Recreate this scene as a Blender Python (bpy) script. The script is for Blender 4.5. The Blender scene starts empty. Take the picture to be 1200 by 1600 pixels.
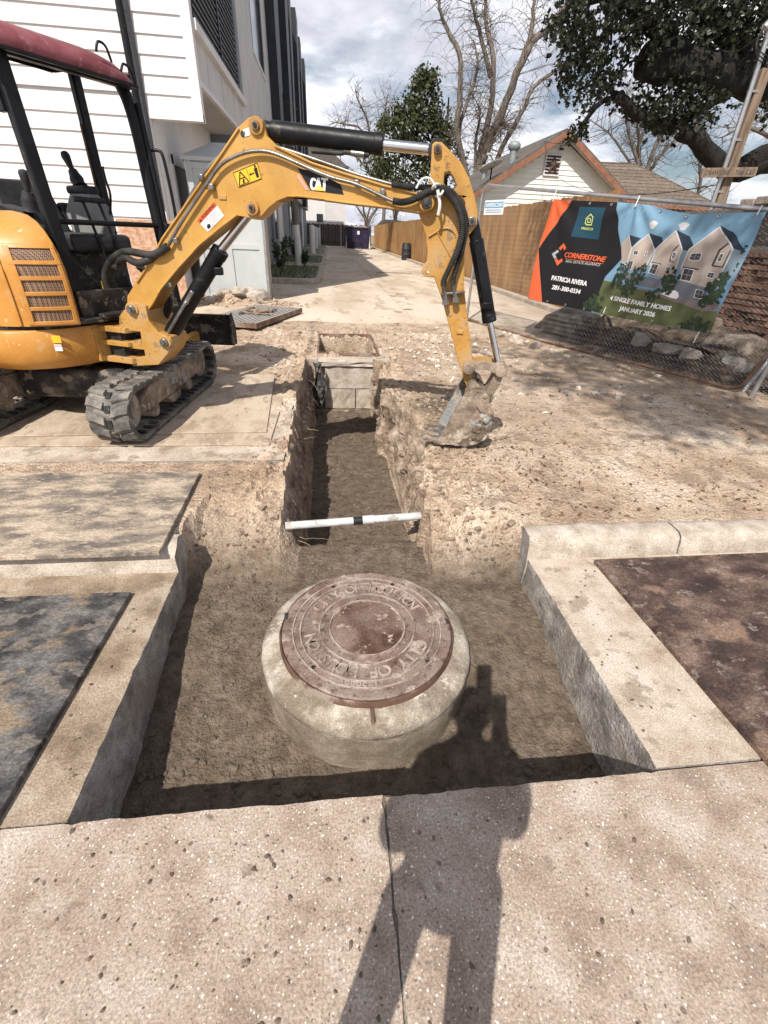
import bpy, bmesh, math, random
import numpy as np
from mathutils import Vector, Matrix
from mathutils.geometry import tessellate_polygon
R = math.radians
scn = bpy.context.scene
COL = scn.collection
# ---------------------------------------------------------------- camera
def cam_axes(yaw, pitch, roll):
    yaw, pitch, roll = R(yaw), R(pitch), R(roll)
    f = Vector((math.sin(yaw)*math.cos(pitch), math.cos(yaw)*math.cos(pitch), -math.sin(pitch)))
    r = Vector((math.cos(yaw), -math.sin(yaw), 0)); u = r.cross(f)
    return r*math.cos(roll)+u*math.sin(roll), u*math.cos(roll)-r*math.sin(roll), f
cr, cu, cf = cam_axes(7.3, 31.3, 2.5)
cd = bpy.data.cameras.new('camera'); cam = bpy.data.objects.new('camera', cd); COL.objects.link(cam)
cam.matrix_world = Matrix(((cr.x, cu.x, -cf.x, 0), (cr.y, cu.y, -cf.y, 0), (cr.z, cu.z, -cf.z, 1.55), (0, 0, 0, 1)))
cd.sensor_fit = 'VERTICAL'; cd.sensor_height = 24; cd.lens = 712/1600*24
cd.clip_start = .02; cd.clip_end = 2000
scn.camera = cam
# ---------------------------------------------------------------- sky, sun, exposure
SUN = Vector((.39, .80, -1.0)).normalized()          # direction the light travels
SUN_EL = math.asin(-SUN.z)
w = bpy.data.worlds.new('World'); scn.world = w; w.use_nodes = True
nt = w.node_tree; nt.nodes.clear(); NN = nt.nodes.new; LK = nt.links.new
sky = NN('ShaderNodeTexSky'); sky.sky_type = 'NISHITA'; sky.sun_disc = False
sky.sun_elevation = SUN_EL; sky.sun_rotation = math.atan2(-SUN.x, -SUN.y)
sky.air_density = 1.0; sky.dust_density = 1.2; sky.ozone_density = 1.0
tc = NN('ShaderNodeTexCoord'); sep = NN('ShaderNodeSeparateXYZ'); LK(tc.outputs['Generated'], sep.inputs[0])
zz = NN('ShaderNodeMath'); zz.operation = 'MAXIMUM'; LK(sep.outputs[2], zz.inputs[0]); zz.inputs[1].default_value = 0
za = NN('ShaderNodeMath'); za.operation = 'ADD'; LK(zz.outputs[0], za.inputs[0]); za.inputs[1].default_value = .30
dv = NN('ShaderNodeVectorMath'); dv.operation = 'DIVIDE'; LK(tc.outputs['Generated'], dv.inputs[0])
cb = NN('ShaderNodeCombineXYZ'); [LK(za.outputs[0], cb.inputs[i]) for i in range(3)]; LK(cb.outputs[0], dv.inputs[1])
mp = NN('ShaderNodeMapping'); LK(dv.outputs[0], mp.inputs[0]); mp.inputs['Location'].default_value = (3.1, 1.7, 0); mp.inputs['Scale'].default_value = (1, 1, 1.6)
n1 = NN('ShaderNodeTexNoise'); n1.inputs['Scale'].default_value = 1.5; n1.inputs['Detail'].default_value = 9; n1.inputs['Roughness'].default_value = .58; n1.inputs['Distortion'].default_value = .35
n2 = NN('ShaderNodeTexNoise'); n2.inputs['Scale'].default_value = 3.1; n2.inputs['Detail'].default_value = 8; n2.inputs['Roughness'].default_value = .6
LK(mp.outputs[0], n1.inputs['Vector']); LK(mp.outputs[0], n2.inputs['Vector'])
rc = NN('ShaderNodeValToRGB'); rc.color_ramp.elements[0].position = .38; rc.color_ramp.elements[1].position = .55; 
hz = NN('ShaderNodeMapRange'); LK(zz.outputs[0], hz.inputs[0]); hz.inputs[1].default_value = 0; hz.inputs[2].default_value = .55; hz.inputs[3].default_value = .12; hz.inputs[4].default_value = -.04   # broken cloud closes up towards the horizon
ah = NN('ShaderNodeMath'); ah.operation = 'ADD'; LK(n1.outputs[0], ah.inputs[0]); LK(hz.outputs[0], ah.inputs[1]); LK(ah.outputs[0], rc.inputs[0])
cc = NN('ShaderNodeValToRGB'); cc.color_ramp.elements[0].position = .36; cc.color_ramp.elements[0].color = (8.4, 8.6, 9.7, 1)
cc.color_ramp.elements[1].position = .66; cc.color_ramp.elements[1].color = (16.5, 16.6, 17.0, 1)
e = cc.color_ramp.elements.new(.5); e.color = (10.8, 11.0, 12.1, 1); LK(n2.outputs[0], cc.inputs[0])
mx = NN('ShaderNodeMix'); mx.data_type = 'RGBA'; LK(rc.outputs[0], mx.inputs['Factor']); LK(sky.outputs[0], mx.inputs['A']); LK(cc.outputs[0], mx.inputs['B'])
bg = NN('ShaderNodeBackground'); bg.inputs[1].default_value = .07; LK(mx.outputs['Result'], bg.inputs[0])
wo = NN('ShaderNodeOutputWorld'); LK(bg.outputs[0], wo.inputs[0])
sd = bpy.data.lights.new('sun', 'SUN'); sd.energy = 5.0; sd.angle = R(.53); sd.color = (1, .94, .85)
sun = bpy.data.objects.new('sun', sd); COL.objects.link(sun); sun.location = (-6, -12, 20)
sun.rotation_euler = SUN.to_track_quat('-Z', 'Y').to_euler()
scn.cycles.max_bounces = 4; scn.cycles.use_adaptive_sampling = True; scn.cycles.adaptive_threshold = .02; scn.cycles.diffuse_bounces = 3; scn.cycles.glossy_bounces = 2; scn.cycles.transmission_bounces = 2
vs = scn.view_settings; vs.view_transform = 'Standard'; vs.look = 'None'; vs.exposure = 0.22; vs.gamma = 1.0; vs.use_curve_mapping = False

# ---------------------------------------------------------------- materials
GRAINY = {'rusty_cast_iron', 'precast_collar_concrete', 'sandy_collar_side', 'kerb_concrete', 'mud_caked_metal', 'dusty_steel_plate', 'dusty_track_rubber', 'old_brown_brick', 'rubble_concrete'}
def MAT(name, cols, scale=3., rough=.85, metal=0., bump=.3, bscale=60., spots=(), detail=5., stretch=(1, 1, 1), rvar=0., grain=0., gscale=140., blend=.5, spec=.35, rrange=0., dist=0.02):
    if name in GRAINY: grain = .2
    m = bpy.data.materials.new(name); m.use_nodes = True; t = m.node_tree; t.nodes.clear()
    N = t.nodes.new; K = t.links.new
    out = N('ShaderNodeOutputMaterial'); b = N('ShaderNodeBsdfPrincipled'); K(b.outputs[0], out.inputs[0])
    co = N('ShaderNodeTexCoord'); mp = N('ShaderNodeMapping'); mp.inputs['Scale'].default_value = stretch; K(co.outputs['Object'], mp.inputs[0])
    vec = mp.outputs[0]
    oi = N('ShaderNodeObjectInfo')
    ad = N('ShaderNodeVectorMath'); ad.operation = 'ADD'; K(vec, ad.inputs[0])
    sc = N('ShaderNodeVectorMath'); sc.operation = 'SCALE'; K(oi.outputs['Location'], sc.inputs[0]); sc.inputs['Scale'].default_value = 1.7; K(sc.outputs[0], ad.inputs[1]); vec = ad.outputs[0]
    def noise(s, d=4., r=.6):
        n = N('ShaderNodeTexNoise'); n.inputs['Scale'].default_value = s; n.inputs['Detail'].default_value = d; n.inputs['Roughness'].default_value = r; K(vec, n.inputs['Vector']); return n.outputs[0]
    def ramp(src, stops):
        r = N('ShaderNodeValToRGB'); cr = r.color_ramp
        while len(cr.elements) < len(stops): cr.elements.new(.5)
        for el, (p, c) in zip(cr.elements, stops):
            el.position = p; el.color = (*c, 1) if len(c) == 3 else c
        K(src, r.inputs[0]); return r.outputs[0]
    if len(cols) == 1: cols = [(0, cols[0]), (1, cols[0])]
    elif not isinstance(cols[0][0], (int, float)) or len(cols[0]) == 3:
        k = len(cols); cols = [(.32+.36*i/(k-1), c) for i, c in enumerate(cols)]
    nb = noise(scale, detail, .66)
    sq = lambda p: .5+(p-.5)*.60
    c = ramp(nb, [(sq(p), k) for p, k in cols])
    for s in spots:
        kind, ss, lo, hi, colr = s[:5]
        if kind[0] == 'v':
            v = N('ShaderNodeTexVoronoi'); v.inputs['Scale'].default_value = ss; v.inputs['Randomness'].default_value = 1 if kind == 'v' else 0; 
            wn = N('ShaderNodeTexNoise'); wn.inputs['Scale'].default_value = ss*1.3; wn.inputs['Detail'].default_value = 1; K(vec, wn.inputs['Vector'])
            ws = N('ShaderNodeVectorMath'); ws.operation = 'SCALE'; K(wn.outputs['Color'], ws.inputs[0]); ws.inputs['Scale'].default_value = (.55/ss if kind == 'v' else 0)
            wa_ = N('ShaderNodeVectorMath'); wa_.operation = 'ADD'; K(vec, wa_.inputs[0]); K(ws.outputs[0], wa_.inputs[1]); K(wa_.outputs[0], v.inputs['Vector'])
            src = v.outputs['Distance']; f = ramp(src, [(lo, (1, 1, 1)), (hi, (0, 0, 0))])
            if len(s) > 5:      # share of the cells that carry a speck
                g = N('ShaderNodeMath'); g.operation = 'LESS_THAN'; g.inputs[1].default_value = s[5]
                sp = N('ShaderNodeSeparateColor'); K(v.outputs['Color'], sp.inputs[0]); K(sp.outputs[0], g.inputs[0])
                mm = N('ShaderNodeMath'); mm.operation = 'MULTIPLY'; K(f, mm.inputs[0]); K(g.outputs[0], mm.inputs[1]); f = mm.outputs[0]
        else:
            f = ramp(noise(ss, 3.5, .66), [(sq(lo), (0, 0, 0)), (sq(hi), (1, 1, 1))])
            if len(s) > 5:
                mm = N('ShaderNodeMath'); mm.operation = 'MULTIPLY'; K(f, mm.inputs[0]); mm.inputs[1].default_value = s[5]; f = mm.outputs[0]
        x = N('ShaderNodeMix'); x.data_type = 'RGBA'; K(f, x.inputs['Factor']); K(c, x.inputs['A']); x.inputs['B'].default_value = (*colr, 1); c = x.outputs['Result']
    if grain:
        gr = ramp(noise(gscale, 1.5, .7), [(.36, (1-grain,)*3), (.64, (1+grain,)*3)])
        x = N('ShaderNodeMix'); x.data_type = 'RGBA'; x.blend_type = 'MULTIPLY'; x.inputs['Factor'].default_value = 1; K(c, x.inputs['A']); K(gr, x.inputs['B']); c = x.outputs['Result']
    if rvar:
        h = N('ShaderNodeHueSaturation'); K(c, h.inputs['Color'])
        mr = N('ShaderNodeMapRange'); K(oi.outputs['Random'], mr.inputs[0]); mr.inputs[3].default_value = 1-rvar; mr.inputs[4].default_value = 1+rvar
        K(mr.outputs[0], h.inputs['Value']); c = h.outputs[0]
    K(c, b.inputs['Base Color'])
    b.inputs['Metallic'].default_value = metal; b.inputs['Specular IOR Level'].default_value = spec
    if rrange:
        mr = N('ShaderNodeMapRange'); K(noise(scale*2.3, 6), mr.inputs[0]); mr.inputs[1].default_value = .3; mr.inputs[2].default_value = .7
        mr.inputs[3].default_value = max(.05, rough-rrange); mr.inputs[4].default_value = min(1, rough+rrange); K(mr.outputs[0], b.inputs['Roughness'])
    else: b.inputs['Roughness'].default_value = rough
    if bump:
        n1 = noise(bscale, 3, .7); bp = N('ShaderNodeBump'); bp.inputs['Strength'].default_value = bump; bp.inputs['Distance'].default_value = dist
        K(n1, bp.inputs['Height']); K(bp.outputs[0], b.inputs['Normal'])
    return m
tan = lambda k=1: (.40*k, .30*k, .215*k)
MT = {}
MT['slabdirt'] = MAT('dirt_caked_concrete', [(.28, (.20, .145, .10)), (.5, (.31, .24, .175)), (.72, (.41, .335, .26))], 4.0, .94, grain=.25, bump=.6, bscale=40, dist=.008, spots=[('v', 75, .10, .16, (.52, .46, .39), .14), ('n', 6., .60, .76, (.15, .11, .08), .7), ('n', 2, .60, .78, (.36, .30, .235), .7)])
MT['slab'] = MAT('exposed_aggregate_concrete', [(.28, (.26, .198, .155)), (.45, (.35, .276, .222)), (.6, (.40, .325, .27)), (.75, (.46, .39, .33))], 4.5, .9, bump=.6, bscale=55, dist=.006, grain=.25,
    spots=[('v', 54, .14, .22, (.70, .65, .58), .17), ('v', 80, .18, .28, (.18, .135, .10), .22), ('v', 110, .2, .3, (.66, .60, .53), .25), ('n', 6., .72, .80, (.20, .15, .115), .7), ('v', 8, .06, .11, (.15, .115, .09), .28), ('v', 21, .10, .16, (.17, .13, .10), .22), ('n', 1.7, .56, .86, (.25, .182, .135), .7), ('n', 1.1, .66, .9, (.52, .46, .40), .5)])
MT['slabdust'] = MAT('dusty_concrete', [(.28, (.36, .285, .22)), (.5, (.46, .385, .315)), (.72, (.53, .46, .39))], 4.5, .92, grain=.22, bump=.5, bscale=45, dist=.006,
    spots=[('v', 80, .10, .16, (.64, .58, .51), .15), ('n', 6., .58, .70, (.24, .185, .14), .7), ('v', 20, .08, .13, (.17, .13, .10), .3), ('v', 140, .1, .18, (.2, .15, .12), .2)])
MT['cutconc'] = MAT('broken_concrete_edge', [(.3, (.19, .17, .15)), (.5, (.30, .275, .25)), (.7, (.41, .385, .355))], 8, .95, grain=.2, bump=1., bscale=36, dist=.012, spots=[('v', 50, .12, .2, (.55, .52, .48), .2), ('n', 4, .58, .7, (.24, .19, .15), .8)])
MT['kerb'] = MAT('kerb_concrete', [(.3, (.33, .275, .22)), (.5, (.43, .37, .31)), (.7, (.51, .45, .385))], 7, .93, bump=.6, bscale=35, dist=.008, spots=[('n', 3, .66, .85, (.30, .23, .17), .6), ('v', 30, .08, .14, (.17, .14, .12), .35)])
MT['drive'] = MAT('driveway_concrete', [(.3, (.45, .36, .27)), (.5, (.57, .48, .38)), (.72, (.61, .53, .44))], .55, .95, bump=.3, bscale=20, dist=.01, spots=[('n', 2.5, .6, .7, (.36, .28, .20), .7), ('n', .22, .56, .66, (.36, .29, .22), .6), ('v', 6, .05, .1, (.3, .23, .17), .4)], stretch=(1, .35, 1))
MT['steel_dark'] = MAT('weathered_steel_plate', [(.3, (.035, .033, .033)), (.46, (.075, .072, .072)), (.6, (.15, .142, .137)), (.75, (.22, .205, .19))], 4.2, .62, metal=.25, bump=.45, bscale=30, dist=.006, rrange=.15, stretch=(1, 1.6, 1), grain=.3, gscale=80.,
    spots=[('n', 7, .58, .68, (.22, .19, .16), .7), ('n', 3, .60, .70, (.27, .195, .125), .75), ('n', 1.2, .62, .74, (.10, .07, .05), .6), ('v', 40, .06, .12, (.33, .29, .25), .15)])
MT['steel_mud'] = MAT('muddy_steel_plate', [(.26, (.125, .108, .095)), (.42, (.21, .175, .145)), (.54, (.34, .275, .21)), (.70, (.47, .385, .295))], 4.2, .85, metal=0., bump=.6, bscale=26, dist=.012, stretch=(1, 2.2, 1), grain=.25, gscale=70.,
    spots=[('n', 7, .60, .85, (.135, .115, .10), .6), ('n', 14, .62, .75, (.52, .43, .33), .6), ('v', 22, .07, .13, (.09, .07, .055), .3)])
MT['steel_dust'] = MAT('dusty_steel_plate', [(.34, (.33, .255, .185)), (.5, (.44, .35, .265)), (.68, (.50, .41, .315))], 1.8, .88, bump=.4, bscale=22, dist=.008, stretch=(2, 1, 1), spots=[('n', 4, .6, .7, (.27, .21, .155), .7), ('n', 11, .62, .7, (.52, .44, .34), .6)])
MT['steel_rust'] = MAT('rusty_steel_plate', [(.3, (.045, .030, .026)), (.46, (.085, .052, .043)), (.6, (.135, .088, .070)), (.76, (.22, .155, .125))], 4.4, .6, metal=.2, bump=.45, bscale=30, dist=.005, rrange=.15, stretch=(1, 1.4, 1), grain=.3, gscale=90.,
    spots=[('n', 2.0, .57, .67, (.30, .20, .145), .65), ('n', 12, .62, .70, (.33, .27, .23), .6), ('v', 45, .06, .11, (.45, .39, .34), .14), ('n', 6, .63, .7, (.055, .036, .032), .8)])
MT['lid'] = MAT('rusty_cast_iron', [(.3, (.095, .052, .038)), (.48, (.16, .10, .078)), (.66, (.25, .18, .15))], 4.5, .75, metal=.25, bump=.5, bscale=55, dist=.004, rrange=.12,
    spots=[('n', 3.0, .34, .70, (.31, .245, .21), .8), ('n', 12, .62, .76, (.47, .40, .345), .75), ('v', 60, .10, .17, (.5, .44, .38), .25), ('n', 30, .60, .72, (.05, .025, .017), .6)])
MT['iron'] = MAT('frame_iron', [(.3, (.10, .055, .038)), (.6, (.17, .10, .072))], 6, .75, metal=.2, bump=.4, bscale=50, dist=.004, spots=[('n', 6, .57, .66, (.40, .34, .29), .7)])
MT['letter'] = MAT('worn_raised_lettering', [(.3, (.20, .145, .12)), (.5, (.36, .29, .25)), (.7, (.48, .41, .36))], 14, .7, metal=.2, bump=.3, bscale=60, dist=.003)
MT['collar'] = MAT('precast_collar_concrete', [(.3, (.24, .20, .155)), (.5, (.33, .285, .23)), (.7, (.47, .42, .355))], 7, .93, bump=.8, bscale=35, dist=.008, spots=[('n', 6, .46, .66, (.17, .135, .10), .8), ('n', 2.2, .52, .8, (.25, .20, .15), .7), ('n', 16, .66, .76, (.55, .50, .43), .7)])
MT['cement'] = MAT('sandy_collar_side', [(.3, (.15, .118, .085)), (.55, (.23, .188, .145)), (.75, (.33, .28, .225))], 5, .95, bump=.6, bscale=40, dist=.006)
MT['rock'] = MAT('rubble_concrete', [(.3, (.28, .23, .19)), (.55, (.42, .37, .32)), (.75, (.52, .47, .42))], 5, .95, bump=.8, bscale=25, dist=.012, rvar=.2)
MT['rock_shaded'] = MAT('shaded_stained_rubble', [(.3, (.10, .075, .055)), (.5, (.17, .135, .105)), (.7, (.30, .26, .22))], 6, .95, bump=.8, bscale=25, dist=.012, rvar=.2, grain=.2)  # darker copy of the rubble: banner shade painted in, with some soil stain
MT['darksoil_shaded'] = MAT('shaded_dark_soil', [(.3, (.045, .032, .022)), (.5, (.08, .058, .041)), (.7, (.14, .105, .077))], 5, .97, bump=1., bscale=24, dist=.03, grain=.25)  # dark bank soil, its colour deepened to carry the shade behind the banner
MT['clod'] = MAT('soil_clod', [(.3, (.24, .175, .125)), (.55, (.37, .28, .205)), (.75, (.46, .37, .285))], 8, .97, bump=.8, bscale=40, dist=.008, rvar=.25)
MT['yellow'] = MAT('machine_yellow', [(.3, (.43, .225, .042)), (.5, (.50, .27, .055)), (.7, (.53, .30, .075))], 3, .5, bump=.06, bscale=30, spec=.5, rrange=.1, spots=[('n', 12, .74, .84, (.20, .105, .035), .7), ('n', 2.5, .55, .85, (.38, .24, .10), .5), ('v', 30, .05, .10, (.14, .08, .035), .22), ('n', 40, .72, .82, (.30, .17, .06), .5)])
MT['yellow_body'] = MAT('machine_yellow_hood', [(.3, (.46, .20, .035)), (.5, (.55, .25, .045)), (.7, (.58, .285, .07))], 2.5, .45, bump=.05, bscale=30, spec=.5, rrange=.12, spots=[('n', 6, .66, .85, (.58, .42, .27), .5), ('n', 26, .72, .80, (.64, .50, .36), .6), ('n', 2.5, .58, .85, (.36, .20, .075), .5), ('n', 60, .72, .8, (.3, .17, .07), .5)])
MT['yellow_dirty'] = MAT('machine_yellow_dirty', [(.3, (.36, .19, .045)), (.5, (.45, .24, .055)), (.7, (.49, .28, .085))], 3.5, .55, bump=.15, bscale=35, spec=.4, rrange=.12, spots=[('n', 14, .66, .78, (.13, .075, .03), .8), ('n', 3.5, .50, .80, (.37, .26, .165), .65), ('v', 34, .09, .15, (.06, .035, .018), .25), ('n', 36, .68, .80, (.16, .09, .035), .6)])
MT['black'] = MAT('black_paint', [(.3, (.004, .0045, .006)), (.7, (.009, .009, .011))], 6, .45, bump=.05, spec=.25, rrange=.12, spots=[('n', 8, .70, .82, (.07, .06, .05), .5)])
MT['black_dirty'] = MAT('black_dusty_metal', [(.3, (.010, .010, .011)), (.6, (.032, .03, .028)), (.8, (.10, .085, .068))], 6, .7, bump=.2, bscale=40, spots=[('n', 9, .60, .68, (.23, .185, .14), .7)])
MT['plastic'] = MAT('black_plastic', [(.3, (.016, .016, .018)), (.7, (.032, .032, .034))], 8, .6, bump=.05)
MT['console'] = MAT('grey_plastic', [(.3, (.20, .20, .195)), (.7, (.27, .265, .26))], 4, .6, bump=.04)
MT['maroon'] = MAT('faded_maroon_canopy', [(.3, (.15, .038, .048)), (.5, (.20, .052, .062)), (.7, (.27, .09, .10))], 3, .55, bump=.05, spots=[('n', 14, .64, .7, (.36, .19, .19), .6)])
MT['chrome'] = MAT('chrome_rod', [(.3, (.62, .62, .63)), (.7, (.74, .74, .75))], 4, .16, metal=1., bump=0)
MT['pipe_steel'] = MAT('zinc_pipe', [(.3, (.15, .145, .135)), (.7, (.30, .29, .27))], 9, .36, metal=.8, bump=.1)
MT['hose'] = MAT('hydraulic_hose', [(.3, (.014, .014, .014)), (.7, (.045, .042, .038))], 10, .6, bump=.1)
MT['rubber'] = MAT('dusty_track_rubber', [(.3, (.075, .071, .066)), (.48, (.135, .125, .113)), (.64, (.215, .195, .172)), (.8, (.30, .26, .215))], 7, .85, bump=.4, bscale=45, dist=.006)
MT['rubber_dark'] = MAT('track_rubber_inner', [(.3, (.018, .017, .016)), (.6, (.05, .045, .04)), (.8, (.13, .11, .09))], 7, .85, bump=.3, bscale=45, dist=.006)
MT['muddy'] = MAT('mud_caked_metal', [(.3, (.135, .105, .08)), (.5, (.24, .185, .14)), (.7, (.33, .265, .21))], 7, .9, bump=.8, bscale=28, dist=.012, spots=[('n', 3.2, .62, .66, (.26, .275, .28), .9), ('n', 11, .6, .66, (.42, .355, .29), .7)])
MT['white'] = MAT('white_siding_paint', [(.3, (.64, .62, .61)), (.7, (.69, .67, .66))], 1.2, .6, bump=.05, bscale=30)
MT['offwhite'] = MAT('offwhite_paint', [(.3, (.60, .595, .585)), (.7, (.68, .675, .665))], 1.2, .65, bump=.05, bscale=30)
MT['stucco'] = MAT('pale_grey_stucco', [(.3, (.50, .50, .50)), (.7, (.57, .57, .565))], 1.2, .85, bump=.3, bscale=60)
MT['greywall'] = MAT('blue_grey_wall', [(.3, (.18, .20, .225)), (.7, (.23, .255, .28))], 2, .75, bump=.1)
MT['panelwhite'] = MAT('pale_enclosure_panel', [(.3, (.42, .45, .455)), (.7, (.49, .515, .52))], 1.5, .6, bump=.05, spots=[('n', 3, .6, .75, (.48, .47, .44), .4)])
MT['darkpanel'] = MAT('dark_blue_black_panel', [(.3, (.012, .013, .018)), (.7, (.02, .022, .03))], 2, .5, bump=.05)
MT['glassdark'] = MAT('dark_window_glass', [(.02, .026, .028)], 1, .08, bump=0, spec=.6)
MT['soffit'] = MAT('soffit_board', [(.3, (.50, .47, .44)), (.7, (.56, .53, .50))], 2, .8, bump=.05)
MT['osb'] = MAT('oriented_strand_board', [(.3, (.42, .235, .15)), (.5, (.54, .33, .22)), (.7, (.66, .45, .32))], 14, .85, bump=.3, bscale=60, stretch=(1, 1, 1.6), spots=[('v', 26, .15, .3, (.62, .41, .28), .3), ('n', 24, .6, .67, (.34, .18, .11), .7)])
MT['cedar'] = MAT('cedar_fence_board', [(.3, (.28, .14, .05)), (.5, (.39, .215, .085)), (.7, (.47, .285, .13))], 3, .85, bump=.3, bscale=30, stretch=(5, 5, .45), rvar=.16, spots=[('n', 2, .6, .72, (.22, .115, .05), .6)])
MT['oldwood'] = MAT('weathered_dark_board', [(.3, (.05, .038, .028)), (.7, (.095, .075, .058))], 3, .9, bump=.3, bscale=30, stretch=(5, 5, .5), rvar=.2)
MT['post_wood'] = MAT('weathered_timber', [(.3, (.125, .088, .058)), (.5, (.20, .145, .10)), (.7, (.27, .20, .145))], 3, .9, bump=.4, bscale=30, stretch=(6, 6, .5))
MT['galv'] = MAT('galvanised_tube', [(.3, (.33, .335, .345)), (.7, (.46, .46, .465))], 5, .42, metal=.75, bump=.08)
MT['galv_rust'] = MAT('rusty_tube', [(.3, (.14, .085, .062)), (.55, (.23, .15, .11)), (.75, (.36, .31, .27))], 5, .7, metal=.3, bump=.2)
MT['brickA'] = MAT('old_brown_brick', [(.3, (.105, .058, .040)), (.5, (.165, .092, .064)), (.7, (.22, .135, .10))], 9, .92, bump=.6, bscale=40, rvar=.35, dist=.01)
MT['mortar'] = MAT('old_mortar', [(.3, (.12, .10, .085)), (.7, (.19, .165, .145))], 8, .95, bump=.5, bscale=40)
MT['shingle'] = MAT('brown_shingles', [(.3, (.095, .072, .056)), (.5, (.15, .118, .092)), (.7, (.205, .165, .13))], 7, .95, bump=.6, bscale=20, rvar=.15, dist=.02)
MT['shinglegrey'] = MAT('grey_shingles', [(.3, (.085, .075, .068)), (.7, (.15, .135, .12))], 8, .95, bump=.5, bscale=20, rvar=.15, dist=.02)
MT['rake'] = MAT('red_brown_trim', [(.3, (.20, .085, .05)), (.7, (.27, .125, .075))], 3, .7, bump=.1)
MT['cream'] = MAT('cream_siding', [(.3, (.72, .71, .64)), (.7, (.78, .77, .70))], 1.2, .65, bump=.05)
MT['starbrown'] = MAT('dark_star', [(.3, (.05, .028, .02)), (.7, (.085, .05, .036))], 5, .6)
MT['vent'] = MAT('grey_roof_vent', [(.3, (.22, .25, .26)), (.7, (.30, .33, .335))], 4, .55, metal=.3)
MT['dish'] = MAT('dish_grey', [(.3, (.33, .33, .31)), (.7, (.40, .40, .38))], 4, .5)
MT['navy'] = MAT('purple_navy_dumpster', [(.3, (.018, .016, .05)), (.6, (.03, .026, .075)), (.8, (.07, .05, .08))], 2.5, .55, bump=.1, spots=[('n', 6, .63, .7, (.13, .08, .06), .5)])
MT['barrel'] = MAT('dark_blue_black_drum', [(.3, (.018, .022, .026)), (.7, (.035, .04, .045))], 4, .5, bump=.05)
MT['pvc'] = MAT('grey_pvc', [(.3, (.42, .42, .42)), (.55, (.55, .55, .55)), (.75, (.62, .60, .57))], 8, .5, bump=.1, spots=[('n', 12, .62, .68, (.28, .24, .20), .7)])
MT['tape'] = MAT('black_tape', [(.02, .02, .02)], 3, .4, bump=0)
MT['bark'] = MAT('pale_grey_bark', [(.3, (.085, .068, .055)), (.5, (.145, .12, .10)), (.7, (.20, .172, .148))], 4, .95, bump=.6, bscale=15, stretch=(3, 3, .6), dist=.02)
MT['bark_dark'] = MAT('dark_oak_bark', [(.3, (.010, .008, .007)), (.6, (.020, .017, .014)), (.8, (.036, .031, .026))], 5, .95, bump=.9, bscale=14, dist=.03)
MT['twig'] = MAT('brown_twig', [(.3, (.10, .075, .058)), (.7, (.155, .12, .095))], 4, .95, bump=0)
MT['paintwhite'] = MAT('white_painted_trunk', [(.3, (.62, .61, .58)), (.7, (.72, .71, .69))], 4, .8, bump=.2, bscale=20)
def leafmat(name, a, b, trans=.2):
    m = MAT(name, [(.3, a), (.7, b)], 3., .5, bump=0, spec=.4); t = m.node_tree
    p = next(n for n in t.nodes if n.type == 'BSDF_PRINCIPLED'); o = next(n for n in t.nodes if n.type == 'OUTPUT_MATERIAL')
    tr = t.nodes.new('ShaderNodeBsdfTranslucent'); mixs = t.nodes.new('ShaderNodeMixShader'); mixs.inputs[0].default_value = trans
    t.links.new(p.inputs['Base Color'].links[0].from_socket, tr.inputs[0]); t.links.new(p.outputs[0], mixs.inputs[1]); t.links.new(tr.outputs[0], mixs.inputs[2]); t.links.new(mixs.outputs[0], o.inputs[0]); return m
MT['leaf_oak'] = leafmat('oak_leaf', (.010, .014, .006), (.026, .034, .013), .06)
MT['leaf_ev'] = leafmat('evergreen_leaf', (.045, .055, .022), (.10, .11, .048))
MT['leaf_shrub'] = leafmat('shrub_leaf', (.025, .05, .022), (.06, .10, .045))
MT['grass'] = leafmat('lawn_grass', (.07, .095, .03), (.13, .16, .06))
MT['deadleaf'] = MAT('dead_leaf', [(.3, (.11, .06, .032)), (.7, (.22, .13, .075))], 9, .8, bump=0, rvar=.3)
MT['root'] = MAT('dry_root', [(.3, (.18, .13, .09)), (.7, (.34, .26, .19))], 9, .9, bump=0)
def flat(name, c, rough=.6, spec=.3): return MAT(name, [(.35, tuple(v*.93 for v in c)), (.65, c)], 5, rough, bump=0, spec=spec)
for k, c in dict(p_orange=(.70, .13, .045), p_black=(.010, .010, .013), p_teal=(.014, .06, .095), p_lime=(.62, .66, .16), p_white=(.80, .80, .80), p_grey=(.36, .38, .38), p_sky=(.165, .30, .42), p_beige=(.40, .335, .29), p_roof=(.022, .034, .055), p_side=(.20, .27, .32), p_gar=(.15, .16, .19), p_win=(.05, .05, .06), p_trim=(.06, .058, .06), p_drive=(.20, .165, .165), p_grass=(.10, .115, .05), p_green=(.022, .040, .022), p_cloud=(.55, .55, .58),
    d_yellow=(.80, .48, .03), d_red=(.62, .10, .035), d_pink=(.70, .34, .30), d_cat=(.86, .85, .82), d_tri=(.80, .56, .12), s_blue=(.16, .34, .50), cloth=(.05, .06, .09), skin=(.42, .26, .19), hair=(.03, .02, .015), jean=(.045, .06, .10), tie=(.72, .72, .70)).items():
    MT[k] = flat(k, c)
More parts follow.
